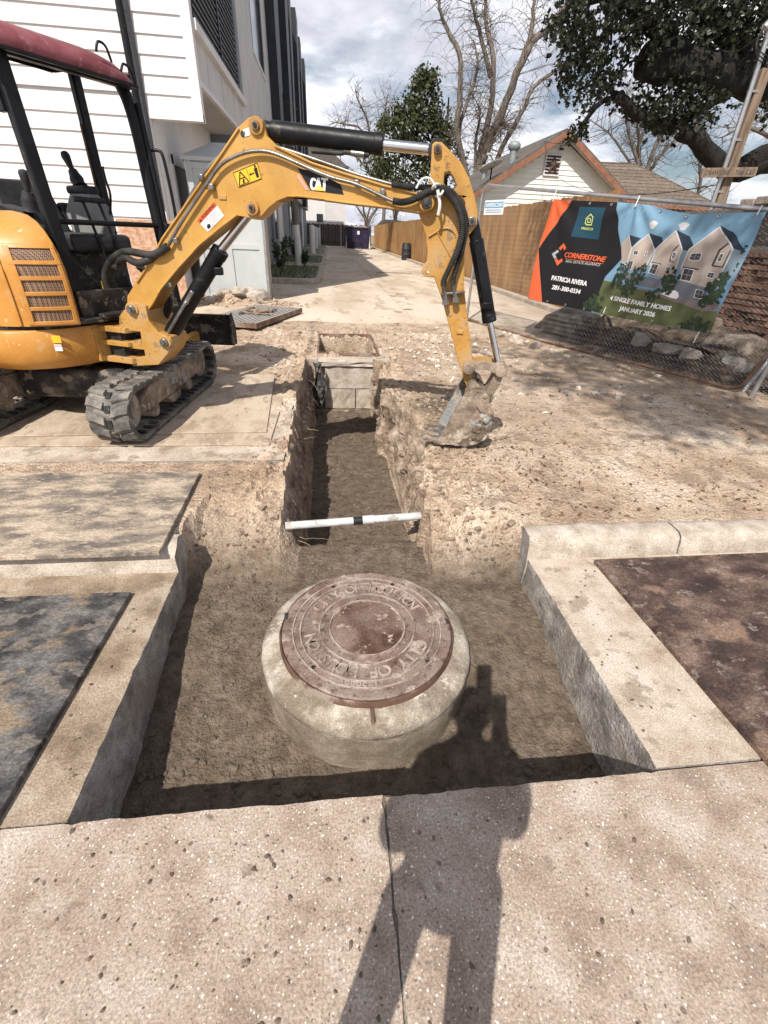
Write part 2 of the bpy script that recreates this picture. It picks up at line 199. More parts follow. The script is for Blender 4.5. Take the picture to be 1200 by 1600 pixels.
# ---------------------------------------------------------------- mesh helpers
def root_of(o):
    while o.parent: o = o.parent
    return o
def empty(name, loc):
    o = bpy.data.objects.new(name, None); COL.objects.link(o); o.location = loc; o.empty_display_size = .1; return o
def tag(o, label=None, cat=None, group=None, kind=None):
    if label: o['label'] = label
    if cat: o['category'] = cat
    if group: o['group'] = group
    if kind: o['kind'] = kind
    return o
class MB:
    def __init__(s): s.v = []; s.f = []; s.mi = []
    def add(s, vs, fs, m=0):
        k = len(s.v); s.v += [tuple(p) for p in vs]; s.f += [tuple(i+k for i in f) for f in fs]; s.mi += [m]*len(fs); return s
    def box(s, c, d, ax=None, m=0):
        c = Vector(c); X, Y, Z = ax if ax else (Vector((1, 0, 0)), Vector((0, 1, 0)), Vector((0, 0, 1)))
        vs = [c+X*(a*d[0]/2)+Y*(b*d[1]/2)+Z*(e*d[2]/2) for a in (-1, 1) for b in (-1, 1) for e in (-1, 1)]
        return s.add(vs, [(0, 1, 3, 2), (4, 6, 7, 5), (0, 4, 5, 1), (2, 3, 7, 6), (0, 2, 6, 4), (1, 5, 7, 3)], m)
    def bar(s, a, b, w, h, up=(0, 0, 1), m=0):
        a, b = Vector(a), Vector(b); z = (b-a); L = z.length; z.normalize(); x = z.cross(Vector(up))
        if x.length < 1e-4: x = z.cross(Vector((0, 1, 0)))
        x.normalize(); y = x.cross(z); return s.box((a+b)/2, (w, L, h), (x, z, -y), m)
    def tube(s, pts, r, n=10, cap=True, m=0, closed=False):
        pts = [Vector(p) for p in pts]; k = len(pts); rs = r if isinstance(r, (list, tuple)) else [r]*k
        base = len(s.v); prev = None; vs = []
        for i, p in enumerate(pts):
            if closed: t = pts[(i+1) % k]-pts[i-1]
            else: t = pts[min(i+1, k-1)]-pts[max(i-1, 0)]
            if t.length < 1e-9: t = Vector((0, 0, 1))
            t.normalize()
            if prev is None:
                x = t.cross(Vector((0, 0, 1)))
                if x.length < .05: x = t.cross(Vector((0, 1, 0)))
            else: x = prev-t*prev.dot(t)
            if x.length < 1e-6: x = t.orthogonal()
            x.normalize(); y = t.cross(x); prev = x
            vs += [p+(x*math.cos(2*math.pi*j/n)+y*math.sin(2*math.pi*j/n))*rs[i] for j in range(n)]
        fs = []
        for i in range(k if closed else k-1):
            for j in range(n):
                a = i*n+j; b = i*n+(j+1) % n; i2 = (i+1) % k; fs.append((a, b, i2*n+(j+1) % n, i2*n+j))
        if cap and not closed: fs += [tuple(range(n))[::-1], tuple((k-1)*n+j for j in range(n))]
        return s.add(vs, fs, m)
    def lathe(s, prof, n=48, c=(0, 0, 0), m=0, cap=False):
        vs = [(c[0]+r*math.cos(2*math.pi*j/n), c[1]+r*math.sin(2*math.pi*j/n), c[2]+z) for r, z in prof for j in range(n)]
        fs = [(i*n+j, i*n+(j+1) % n, (i+1)*n+(j+1) % n, (i+1)*n+j) for i in range(len(prof)-1) for j in range(n)]
        if cap: fs += [tuple(range(n))[::-1], tuple((len(prof)-1)*n+j for j in range(n))]
        return s.add(vs, fs, m)
    def prism(s, poly, O, U, V, Nn, t0, t1, holes=(), m=0, mside=None):
        O, U, V, Nn = map(Vector, (O, U, V, Nn)); loops = [list(poly)]+[list(h) for h in holes]
        tris = tessellate_polygon([[Vector((a, b, 0)) for a, b in lp] for lp in loops]); flatp = [p for lp in loops for p in lp]; k = len(flatp)
        vs = [O+U*a+V*b+Nn*t for t in (t0, t1) for a, b in flatp]
        fs = [tuple(t)[::-1] for t in tris]+[tuple(i+k for i in t) for t in tris]; s.add(vs, fs, m)
        b0 = len(s.v)-2*k; off = 0; sf = []
        for lp in loops:
            q = len(lp)
            for i in range(q): a = b0+off+i; b = b0+off+(i+1) % q; sf.append((a, b, b+k, a+k))
            off += q
        s.f += sf; s.mi += [m if mside is None else mside]*len(sf); return s
    def build(s, name, mat, parent=None, org=None, smooth=40, bevel=0, seg=2, link=True, fix=True):
        me = bpy.data.meshes.new(name)
        o0 = Vector(root_of(parent).location) if parent else Vector(org or (0, 0, 0))
        me.from_pydata([(p[0]-o0.x, p[1]-o0.y, p[2]-o0.z) for p in s.v], [], s.f)
        mats = mat if isinstance(mat, (list, tuple)) else [mat]
        for mm in mats: me.materials.append(MT[mm] if isinstance(mm, str) else mm)
        if len(mats) > 1: me.polygons.foreach_set('material_index', s.mi)
        if fix:
            b = bmesh.new(); b.from_mesh(me); bmesh.ops.recalc_face_normals(b, faces=b.faces); b.to_mesh(me); b.free()
        if smooth:
            me.polygons.foreach_set('use_smooth', [True]*len(me.polygons))
            if smooth < 180: me.set_sharp_from_angle(angle=R(smooth))
        me.update()
        o = bpy.data.objects.new(name, me)
        if link: COL.objects.link(o)
        if parent: o.parent = parent
        elif org: o.location = org
        if bevel:
            md = o.modifiers.new('edge', 'BEVEL'); md.width = bevel; md.segments = seg; md.limit_method = 'ANGLE'; md.angle_limit = R(35); md.harden_normals = False
        return o
def inst(name, me, parent, loc, rot=(0, 0, 0), scale=(1, 1, 1)):
    """one more copy of a piece, sharing its mesh (loc in world coordinates)"""
    o = bpy.data.objects.new(name, me); COL.objects.link(o)
    if parent: o.parent = parent; loc = Vector(loc)-Vector(root_of(parent).location)
    o.location = loc; o.rotation_euler = rot; o.scale = scale; return o
def copy_tree(o, parent=None):
    c = o.copy(); COL.objects.link(c); c.parent = parent
    for ch in list(o.children): copy_tree(ch, c)
    return c
FONT_CACHE = {}
def text2d(s, shear=0., space=1.):
    """letter outlines filled: (verts2d with cap height 1, faces, width)"""
    key = (s, shear, space)
    if key in FONT_CACHE: return FONT_CACHE[key]
    cu_ = bpy.data.curves.new('txt', 'FONT'); cu_.body = s; cu_.size = 1; cu_.resolution_u = 3; cu_.shear = shear; cu_.space_character = space; cu_.offset = .014
    ob = bpy.data.objects.new('txt', cu_); me = bpy.data.meshes.new_from_object(ob)
    vs = [(v.co.x, v.co.y) for v in me.vertices]; fs = [tuple(p.vertices) for p in me.polygons]
    bpy.data.objects.remove(ob); bpy.data.curves.remove(cu_); bpy.data.meshes.remove(me)
    cap = .70; vs = [(a/cap, b/cap) for a, b in vs]; wd = max([a for a, b in vs] or [.4])
    FONT_CACHE[key] = (vs, fs, wd); return FONT_CACHE[key]
def text_on(mb, s, a, b, h, O, U, V, Nn, off, shear=0., thick=0, bold=0.):
    """letters from point a to point b (plane coords), cap height h, on plane O,U,V"""
    vs, fs, wd = text2d(s, shear)
    a, b = Vector(a), Vector(b); e = b-a; L = e.length; e.normalize(); up = Vector((-e.y, e.x)); k = L/wd
    O, U, V, Nn = map(Vector, (O, U, V, Nn))
    P = [O+U*(a+e*x*k+up*y*h).x+V*(a+e*x*k+up*y*h).y+Nn*off for x, y in vs]
    if not thick: mb.add(P, fs); return
    nn = len(P); mb.add([p for p in P]+[p+Nn*thick for p in P], [tuple(reversed(f)) for f in fs]+[tuple(i+nn for i in f) for f in fs])
# value noise
def _hash(ix, iy, seed):
    h = (ix.astype(np.int64)*374761393+iy.astype(np.int64)*668265263+seed*974634777) & 0x7fffffff
    h = ((h ^ (h >> 13))*1274126177) & 0x7fffffff
    return ((h ^ (h >> 16)) & 0xffff)/65535.
def vnoise(x, y, seed=0):
    ix = np.floor(x); iy = np.floor(y); fx = x-ix; fy = y-iy; fx = fx*fx*(3-2*fx); fy = fy*fy*(3-2*fy)
    a = _hash(ix, iy, seed); b = _hash(ix+1, iy, seed); c = _hash(ix, iy+1, seed); d = _hash(ix+1, iy+1, seed)
    return (a*(1-fx)+b*fx)*(1-fy)+(c*(1-fx)+d*fx)*fy-.5
def fbm(x, y, s, o=5, seed=0, g=.5):
    t = 0; a = 1.
    for i in range(o): t = t+a*vnoise(x*s*2**i+i*17.3, y*s*2**i-i*9.1, seed+i); a *= g
    return t
def cell(x, y, s, seed=0):
    """cellular noise: random value of the nearest clod and the distance to it"""
    X, Y_ = np.asarray(x)*s, np.asarray(y)*s; ix, iy = np.floor(X), np.floor(Y_); best = np.full(X.shape, 9.); val = np.zeros(X.shape)
    for a in (-1, 0, 1):
        for b in (-1, 0, 1):
            cx, cy = ix+a, iy+b; dx = cx+.15+.7*_hash(cx, cy, seed)-X; dy = cy+.15+.7*_hash(cx, cy, seed+7)-Y_; d = np.hypot(dx, dy); m = d < best
            best = np.where(m, d, best); val = np.where(m, _hash(cx, cy, seed+13), val)
    return val, best
def ss(a, b, x): t = np.clip((x-a)/(b-a), 0, 1); return t*t*(3-2*t)

from mathutils import noise as mnoise
def fb1(x, y, s, seed=0): return .8*mnoise.fractal(Vector((x*s+seed*3.7, y*s-seed*1.3, seed*.77)), 1., 2., 4)
# ---------------------------------------------------------------- soil: site surface, pit floor, trench
PX0, PX1, PY0, PY1 = -.82, 1.09, .775, 1.97
def soil_top(x, y):
    rough = np.exp(-((np.maximum(0, np.abs(x-.13)-.45)/.32)**2))*ss(2.2, 2.6, y)*(1-ss(7.6, 8.4, y))
    rough = np.maximum(rough, ss(6.0, 6.6, y)*(1-ss(7.8, 8.6, y))*(np.abs(x-.2) < 2.2)*.55)
    fl = 1-ss(-.6, -.45, x)*0
    z = .12+.03*ss(2.1, 3.2, y)+.05*ss(6.2, 9, y)+.018*fbm(x, y, 1.1, 4, 3)*ss(2.3, 3., y)+.012*fbm(x, y, 7, 4, 9)*(.3+rough)
    z = z+rough*(.05*(.35-np.abs(fbm(x, y, 4.5, 5, 21, .6)))+.06*(.3-np.abs(fbm(x, y, 11, 4, 33, .6)))+.02*fbm(x, y, 30, 2, 35))
    wx_, wy_ = x+.05*fbm(x, y, 8, 3, 95), y+.05*fbm(x, y, 8, 3, 96); v1, d1 = cell(wx_, wy_, 7, 3); v2, d2 = cell(wx_, wy_, 17, 5)
    z = z+rough*(.05*(v1-.4)+.022*(v2-.5)-.02*d1)
    z = z-.03*(1-ss(8.9, 9.6, y))*0
    z = z+.16*np.exp(-((x-5.3)/.7)**2-((y-7.2)/1.6)**2)     # rubble bank behind the fence
    z = z+.045*np.exp(-((x-.23)/.9)**2-((y-6.9)/.75)**2)+.13*np.exp(-((x+1.9)/.8)**2-((y-10.75)/.3)**2)*(1+1.5*fbm(x, y, 4, 3, 99))+.06*np.exp(-((x-.95)/.28)**2-((y-4.1)/.5)**2)
    return z
def pit_floor(x, y):
    return -.345+.165*ss(.9, 2.0, y)+.016*fbm(x, y, 2.2, 4, 5)+.012*fbm(x, y, 11, 4, 8)+.005*np.abs(fbm(x, y, 34, 2, 18))
def slope_mix(x, y):
    out = np.maximum(ss(-.76, -.88, x), ss(1.03, 1.13, x))
    left = (x < .1)
    y1 = np.where(left, 2.02, 2.0)+.05*fbm(x, y, 6, 3, 41); y2 = np.where(left, 2.62, 2.36)+.12*fbm(x, y*.3, 5, 3, 44)
    y1 = y1*(1-out)+2.03*out; y2 = y2*(1-out)+2.12*out
    return ss(y1, y2, y)
def soil_side(x, y):
    b = slope_mix(x, y); return pit_floor(x, y)*(1-b)+soil_top(x, y)*b+b*(1-b)*4*(.05*(.3-np.abs(fbm(x, y, 8, 4, 91, .6)))+.02*fbm(x, y, 22, 3, 93)+.045*(cell(x+.05*fbm(x, y, 8, 3, 95), y, 8, 9)[0]-.5))
def box_hole(x, y): return (x > -.16) & (x < .60) & (y > 6.22) & (y < 7.2)
def soil_fl(x, y):
    p = pit_floor(x, y)+.02*ss(2.05, 2.35, y)
    f = -.56+.03*fbm(x, y, 2.3, 4, 51)+.016*fbm(x, y, 9, 4, 52)+.01*np.abs(fbm(x, y, 30, 2, 18))+.09*ss(5.1, 5.9, y)*(.6+fbm(x, y, 4, 3, 55))
    t = ss(2.40+.03*fbm(x, y, 5, 2, 7), 2.56, y)
    z = p*(1-t)+f*t
    u = ss(5.98, 6.12, y)
    return z*(1-u)+np.where(box_hole(x, y), -.75, soil_top(x, y))*u
def edges(y):
    n1_ = fbm(y*0+3.3, y, 3.2, 4, 61); n2_ = fbm(y*0+8.8, y, 3.2, 4, 67)
    xl = -.325+.05*n1_+.03*(cell(y*0+.4, y, 7, 21)[0]-.5); xr = .575+.07*(cell(y*0+.4, y, 6, 23)[0]-.5)+.15*ss(2.6, 3.2, y)*(1-ss(3.8, 4.7, y))+.06*n2_
    return xl, xr, -.225+.03*n2_, np.minimum(.605+.03*n1_, xr-.012)
def make_soil():
    Y = np.concatenate([np.arange(.70, 3.0, .021), np.arange(3.0, 6.4, .026), np.arange(6.4, 9.5, .055), np.arange(9.5, 13.6, .12)])
    xl, xr, bl, br = edges(Y)
    d = np.cumsum(.02*1.021**np.arange(112)); d = d/d[-1]*8.7
    rows = []; nL, nW, nF = len(d), 24, 46; cols = []
    soil = []; wall = []
    for j, y in enumerate(Y):
        L = xl[j]-d[::-1]; Wl = np.linspace(xl[j], bl[j], nW); F = np.linspace(bl[j], br[j], nF+2)[1:-1]; Wr = np.linspace(br[j], xr[j], nW); Rr = xr[j]+d
        ya = np.full
        zL = soil_side(L, np.full(len(L), y)); zR = soil_side(Rr, np.full(len(Rr), y)); zF = soil_fl(F, np.full(len(F), y))
        t = np.linspace(0, 1, nW); zl0 = soil_side(np.array([xl[j]]), np.array([y]))[0]; zr0 = soil_side(np.array([xr[j]]), np.array([y]))[0]
        fl0 = soil_fl(np.array([bl[j]]), np.array([y]))[0]; fr0 = soil_fl(np.array([br[j]]), np.array([y]))[0]
        zl = zl0+(fl0-zl0)*t; zr = fr0+(zr0-fr0)*t
        amp = np.sin(math.pi*t)*min(1, abs(zl0-fl0)/.4)
        cl_, cd_ = cell(zl*1.3+.06*fbm(zl, zl*0+y, 9, 3, 74), zl*0+y, 7, 31); cr_, cq_ = cell(zr*1.3+.06*fbm(zr, zr*0+y, 9, 3, 75), zr*0+y, 6, 37); c2_ = cell(zr*1.5, zr*0+y, 15, 39)[0]
        Wl = Wl+amp*(.05*(cl_-.5)-.03*cd_+.05*fbm(zl*2.2, zl*0+y, 5, 4, 71)+.03*np.abs(fbm(zl*1, zl*0+y*3, 9, 3, 72))); Wr = Wr+amp*(-.014*abs(math.sin(y*31+.8*math.sin(y*5)))+.05*(cr_-.5)+.03*(c2_-.5)+.02*cq_+.07*fbm(zr*2.2, zr*0+y, 5, 4, 77)-.03*np.abs(fbm(zr, zr*0+y*3, 9, 3, 78)))
        X = np.concatenate([L, Wl, F, Wr, Rr]); Z = np.concatenate([zL, zl, zF, zr, zR])
        rows.append(np.stack([X, np.full(len(X), y), Z], 1))
        yy = np.full(len(X), y); b = slope_mix(X, yy)
        s = 1-b+.5*fbm(X, yy, 3, 4, 81)*(b > .02)*(b < .98); isF = np.zeros(len(X)); isF[nL+2:nL+nW+nF+nW-2] = 1
        wmask = np.concatenate([np.zeros(nL), np.sin(math.pi*t)**.6, np.zeros(nF), np.sin(math.pi*t)**.6, np.zeros(nL)])*(1 if y > 2.45 else .2)
        s = np.where(np.concatenate([np.zeros(nL), np.zeros(nW), np.ones(nF), np.zeros(nW), np.zeros(nL)]) > 0, 1., s)
        s = np.maximum(s, 1.3*np.exp(-((X-.98)/.26)**2-((y-4.1)/.42)**2)*(X > xr[j])+.5*fbm(X, yy, 5, 3, 83)*np.exp(-((X-.9)/.4)**2-((y-4.1)/.6)**2))
        if y > 6.05: s = s*0
        soil.append(np.clip(s, 0, 1)); wall.append(wmask)
    V = np.array(rows); ny, nx = V.shape[:2]
    idx = np.arange(ny*nx).reshape(ny, nx); f = np.stack([idx[:-1, :-1], idx[:-1, 1:], idx[1:, 1:], idx[1:, :-1]], -1).reshape(-1, 4)
    me = bpy.data.meshes.new('dirt_ground'); me.from_pydata(V.reshape(-1, 3).tolist(), [], f.tolist())
    for nm_, arr in (('soil', soil), ('wall', wall)):
        a = me.attributes.new(nm_, 'FLOAT', 'POINT'); a.data.foreach_set('value', np.array(arr, dtype=np.float32).ravel())
    sm = (np.array(soil)[:-1, :-1] > .6) & (np.array(wall)[:-1, :-1] < .1); me.polygons.foreach_set('use_smooth', sm.ravel().tolist())
    o = bpy.data.objects.new('dirt_ground', me); COL.objects.link(o); o['kind'] = 'structure'
    m = MAT('site_soil', [(.28, (.33, .237, .165)), (.44, (.46, .348, .252)), (.6, (.555, .44, .335)), (.76, (.62, .52, .415))], 1.6, .97, bump=1., bscale=38, dist=.03, grain=.25, gscale=75.,
            spots=[('n', 4., .58, .70, (.27, .19, .135), .7), ('n', .8, .60, .74, (.36, .255, .18), .6), ('n', 17, .60, .70, (.24, .17, .12), .7), ('v', 30, .06, .12, (.60, .53, .45), .2), ('v', 42, .05, .1, (.17, .12, .085), .22)])
    t = m.node_tree; N = t.nodes.new; K = t.links.new; p = next(n for n in t.nodes if n.type == 'BSDF_PRINCIPLED')
    src = p.inputs['Base Color'].links[0].from_socket
    def ns(s, stops):
        co = N('ShaderNodeTexCoord'); n = N('ShaderNodeTexNoise'); n.inputs['Scale'].default_value = s; n.inputs['Detail'].default_value = 7; n.inputs['Roughness'].default_value = .68; K(co.outputs['Object'], n.inputs['Vector'])
        r = N('ShaderNodeValToRGB'); cr_ = r.color_ramp
        while len(cr_.elements) < len(stops): cr_.elements.new(.5)
        for el, (q, c) in zip(cr_.elements, stops): el.position = q; el.color = (*c, 1)
        K(n.outputs[0], r.inputs[0]); return r.outputs[0]
    fill = ns(14, [(.36, (.092, .068, .049)), (.5, (.142, .107, .078)), (.64, (.195, .153, .115))])
    wl = ns(7, [(.34, (.11, .08, .058)), (.45, (.23, .165, .12)), (.55, (.37, .285, .215)), (.66, (.50, .43, .355))])
    for at, colr in (('wall', wl), ('soil', fill)):
        a = N('ShaderNodeAttribute'); a.attribute_name = at; x = N('ShaderNodeMix'); x.data_type = 'RGBA'; K(a.outputs['Fac'], x.inputs['Factor']); K(src, x.inputs['A']); K(colr, x.inputs['B']); src = x.outputs['Result']
    K(src, p.inputs['Base Color']); me.materials.append(m); MT['soil'] = m
    return o
make_soil()
# the wide ground that carries everything else out to the horizon
m_ = MB(); m_.add([(-400, 13.4, .165), (400, 13.4, .165), (400, 700, .165), (-400, 700, .165)], [(0, 1, 2, 3)])
m_.add([(-400, 2.1, .09), (-8.9, 2.1, .09), (-8.9, 13.4, .165), (-400, 13.4, .165)], [(0, 1, 2, 3)]); m_.add([(9., 2.1, .09), (400, 2.1, .09), (400, 13.4, .165), (9., 13.4, .165)], [(0, 1, 2, 3)])
MT['yard'] = MAT('yard_ground', [(.3, (.16, .12, .08)), (.5, (.24, .185, .125)), (.7, (.30, .24, .165))], .8, .97, bump=.4, bscale=10)
tag(m_.build('ground', 'yard', smooth=0, fix=False), kind='structure')
# driveway running up the alley
dr = empty('driveway', (1.6, 9, .2)); dr['kind'] = 'structure'
rng = random.Random(4)
ys = [8.55, 10.4, 13.0, 17.2, 21.4, 25.6, 29.8, 34, 40, 46, 52, 62]
for i in range(len(ys)-1):
    for xa, xb in ((-2.6, 1.55), (1.562, 4.95)):
        if i == 0:
            pl = [(xb, ys[i+1]-.012), (xa, ys[i+1]-.012)]; k = 24
            pl += [(xa+(xb-xa)*q/k, ys[0]+.28*float(fbm(np.array([xa+(xb-xa)*q/k]), np.array([2.]), 1.3, 4, 13)[0])+.12) for q in range(k+1)]
        else: pl = [(xa, ys[i]), (xb, ys[i]), (xb, ys[i+1]-.012), (xa, ys[i+1]-.012)]
        MB().prism(pl, (0, 0, 0), (1, 0, 0), (0, 1, 0), (0, 0, 1), .05, .208).build('slab', 'drive', dr, smooth=0)
# ---------------------------------------------------------------- street slabs, cut edges round the pit
road = empty('road', (0, 0, 0)); road['kind'] = 'structure'
def cut_slab(poly_sides, mtop, name='slab', zb=-.37, seed=1):
    """poly_sides: list of (x,y, rough?) corners; a rough side runs from that corner to the next"""
    out = []; k = len(poly_sides); rg = random.Random(seed)
    for i, (x, y, r) in enumerate(poly_sides):
        x2, y2, _ = poly_sides[(i+1) % k]; L = math.hypot(x2-x, y2-y)
        n = max(1, int(L/.025)) if r else 1
        for j in range(n):
            t = j/n; px, py = x+(x2-x)*t, y+(y2-y)*t
            w_ = 0 if (j == 0 or not r) else 1
            nx_, ny_ = (y2-y)/L, -(x2-x)/L
            jit = .005*fb1(px, py, 14, seed)+(.006*rg.random() if rg.random() < .12 else 0)
            out.append((px-nx_*jit*w_, py-ny_*jit*w_, nx_*w_, ny_*w_))
    mb = MB(); zs = [0, -.012, -.05, -.09, -.14, -.2, -.27, zb]; q = len(out); vs = []
    for lv, z in enumerate(zs):
        for (px, py, nx_, ny_) in out:
            dd = 0 if lv == 0 else .012*fb1((px+py), z*2.5, 12, seed+5)+.002
            vs.append((px+nx_*dd, py+ny_*dd, z))
    fs = [(lv*q+i, lv*q+(i+1) % q, (lv+1)*q+(i+1) % q, (lv+1)*q+i) for lv in range(len(zs)-1) for i in range(q)]
    mb.add(vs, fs, 1)
    tr = tessellate_polygon([[Vector((p[0], p[1], 0)) for p in out]]); mb.add([(p[0], p[1], 0) for p in out], [tuple(t) for t in tr], 0)
    return mb.build(name, [mtop, 'cutconc'], road, smooth=60)
cut_slab([(.131, -7, 0), (.131, .2, 1), (.136, PY0, 1), (-.83, PY0, 0), (-9, PY0-.03, 0), (-9, -7, 0)], 'slab', seed=3)
cut_slab([(9, -7, 0), (9, .79, 0), (1.10, .772, 0), (1.09, PY0-.004, 1), (.144, PY0-.008, 1), (.139, .2, 0), (.139, -7, 0)], 'slab', seed=9)
cut_slab([(-9, PY0-.02, 0), (PX0-.004, PY0+.006, 1), (PX0, PY1+.03, 0), (-9, PY1+.03, 0)], 'slabdirt', seed=5)
cut_slab([(9, .80, 0), (9, PY1+.02, 0), (PX1, PY1+.02, 1), (PX1+.006, .782, 0)], 'slabdust', seed=7)
MB().box((.137, -3.1, -.02), (.05, 7.75, .026)).build('joint_filler', 'cement', road, smooth=0)
def kerb(xa, xb, ea, eb, seed):
    prof = [(1.99, -.37), (1.972, -.02), (1.972, .004), (1.988, .085), (2.0, .112), (2.022, .127), (2.11, .131), (2.14, .124), (2.155, .1), (2.16, -.37)]
    n = max(2, int(abs(xb-xa)/.04)); n = min(n, 60); vs = []
    for i in range(n+1):
        x = xa+(xb-xa)*i/n
        for j, (y, z) in enumerate(prof):
            k = .008*fb1(x, j*.37, 5, seed); ee = 0
            if (i == 0 and ea) or (i == n and eb): ee = .02*fb1(y*3, z*3., 5, seed+2)
            vs.append((x+ee, y+k*(0 < j < 9), z+k*(1 < j < 9)))
    q = len(prof); fs = [(i*q+j, i*q+j+1, (i+1)*q+j+1, (i+1)*q+j) for i in range(n) for j in range(q-1)]
    mb = MB().add(vs, fs, 0); mb.add([vs[j] for j in range(q)], [tuple(range(q))], 1); mb.add([vs[n*q+j] for j in range(q)], [tuple(range(q))], 1)
    return mb.build('kerb', ['kerb', 'cutconc'], road, smooth=50)
kerb(1.09, 2.0, 1, 0, 3); kerb(2.012, 4.4, 0, 0, 4); kerb(4.412, 9, 0, 0, 5); kerb(-2.6, -.825, 0, 1, 6); kerb(-9, -2.612, 0, 0, 7)
# old paving that the trench cut through, at the left lip
mb = MB(); k = 40; ol = [(-.352+.02*float(fbm(np.array([1.]), np.array([3.05+1.5*i/k]), 5, 4, 15)[0]), 3.02+1.5*i/k) for i in range(k+1)]
mb.prism([(-7, 3.02)]+ol+[(-7, 4.52)], (0, 0, 0), (1, 0, 0), (0, 1, 0), (0, 0, 1), .02, .154, mside=1)
tag(mb.build('old_sidewalk', ['slabdust', 'cutconc'], smooth=0), kind='structure')
# ---------------------------------------------------------------- steel plates
def plate(pts, z, th, mat, label, name='steel_plate', bend=0):
    cx = sum(p[0] for p in pts)/len(pts); cy = sum(p[1] for p in pts)/len(pts)
    mb = MB().prism(pts, (0, 0, z), (1, 0, 0), (0, 1, 0), (0, 0, 1), 0, th)
    o = mb.build(name, mat, org=(cx, cy, z), smooth=0, bevel=.003); return tag(o, label, 'plate', 'steel road plates')
plate([(-3.4, .52), (-1.022, .70), (-.99, 1.80), (-3.4, 1.79)], .003, .024, 'steel_dark', 'dark bluish grey steel plate on the street left of the pit')
plate([(1.515, .2), (3.6, .2), (3.6, 1.935), (1.457, 1.918)], .003, .026, 'steel_rust', 'dark rusty brown steel plate on the street right of the pit')
plate([(-4.6, 1.93), (-.872, 1.935), (-.88, 2.83), (-4.6, 2.9)], .138, .022, 'steel_mud', 'big mud streaked steel plate lying behind the left kerb')
plate([(-4.6, 3.29), (-.475, 3.27), (-.455, 4.6), (-4.6, 4.7)], .157, .012, 'steel_dust', 'dusty lower steel plate reaching to the trench, under another plate')
plate([(-2.35, 3.43), (-.52, 3.50), (-.62, 5.2), (-2.5, 5.2)], .171, .012, 'steel_dust', 'dusty upper steel plate under the excavator track')
# ---------------------------------------------------------------- manhole
MC = (.14, 1.525)
mh = empty('manhole', (MC[0], MC[1], -.33)); tag(mh, 'round rusty sewer manhole on a concrete collar in the dug pit', 'manhole')
def lathe_part(name, mat, prof, par, n=96, wob=0.):
    mb = MB(); vs = []
    for i, (r, z) in enumerate(prof):
        for j in range(n):
            a = 2*math.pi*j/n; k = wob*fb1(math.cos(a)*1.5+i*.3, math.sin(a)*1.5, 3, 5) if 0 < i else 0
            vs.append((MC[0]+(r+k)*math.cos(a), MC[1]+(r+k)*math.sin(a), z+k*.5))
    fs = [(i*n+j, i*n+(j+1) % n, (i+1)*n+(j+1) % n, (i+1)*n+j) for i in range(len(prof)-1) for j in range(n)]
    mb.add(vs, fs); return mb.build(name, mat, par, smooth=70 if wob else 35)
MT['lid_center'] = MAT('bare_rust_iron', [(.3, (.08, .040, .027)), (.5, (.14, .08, .058)), (.7, (.22, .15, .12))], 6, .7, metal=.25, bump=.6, bscale=40, dist=.005, grain=.25, spots=[('n', 13, .66, .76, (.52, .45, .39), .8), ('v', 45, .12, .2, (.5, .43, .37), .25), ('n', 4, .42, .80, (.27, .20, .17), .75)])
lid = lathe_part('lid', 'lid', [(.164, -.006), (.165, -.005), (.17, -.0005), (.176, -.0005), (.181, -.006), (.212, -.006), (.216, -.001), (.221, -.001), (.225, -.006), (.300, -.006), (.304, -.001), (.309, -.001), (.313, -.005), (.334, -.005), (.337, -.001), (.342, -.001), (.346, -.004), (.372, -.003), (.384, -.004), (.389, -.010), (.389, -.03)], mh)
lathe_part('center_panel', 'lid_center', [(.0005, -.002), (.06, -.0025), (.12, -.0035), (.1655, -.005)], lid)
lathe_part('frame', 'iron', [(.391, -.03), (.392, -.012), (.396, -.010), (.399, -.016), (.401, -.05), (.405, -.075)], mh, wob=.003)
co = lathe_part('collar', 'collar', [(.396, -.044), (.41, -.050), (.43, -.055), (.455, -.063), (.471, -.072), (.481, -.084), (.486, -.10), (.487, -.12), (.480, -.129), (.480, -.14)], mh, wob=.007)
lathe_part('collar_side', 'cement', [(.477, -.128), (.480, -.15), (.482, -.2), (.478, -.26), (.480, -.33), (.48, -.42)], mh, wob=.01)
MB().box((MC[0]-.01, MC[1]-.43, -.065), (.014, .06, .05)).build('rib', 'iron', mh, bevel=.004)
MB().box((MC[0]-.376, MC[1]+.09, -.004), (.018, .045, .008)).build('pick_notch', 'black_dirty', mh, bevel=.004)
MB().box((MC[0]+.380, MC[1]+.012, -.004), (.014, .05, .008)).build('pick_notch', 'black_dirty', mh, bevel=.004)
for ang in (62, 118, 222, 318):
    a = R(ang); hx, hy = MC[0]+.325*math.cos(a), MC[1]+.325*math.sin(a)
    MB().lathe([(.0005, .0005), (.009, .0005), (.010, -.004)], 16, (hx, hy, -.0028)).build('pick_hole', 'black_dirty', lid, smooth=0)
def split_build(mb, name, mat, par):
    """every connected letter becomes a piece of its own"""
    n = len(mb.v); p = list(range(n))
    def find(a):
        while p[a] != a: p[a] = p[p[a]]; a = p[a]
        return a
    for f in mb.f:
        a = find(f[0])
        for i in f[1:]: p[find(i)] = a
    grp = {}
    for f in mb.f: grp.setdefault(find(f[0]), []).append(f)
    for fs in grp.values():
        ids = sorted({i for f in fs for i in f}); mp_ = {i: k for k, i in enumerate(ids)}; m2 = MB(); m2.add([mb.v[i] for i in ids], [tuple(mp_[i] for i in f) for f in fs]); m2.build(name, mat, par, smooth=0, fix=False)
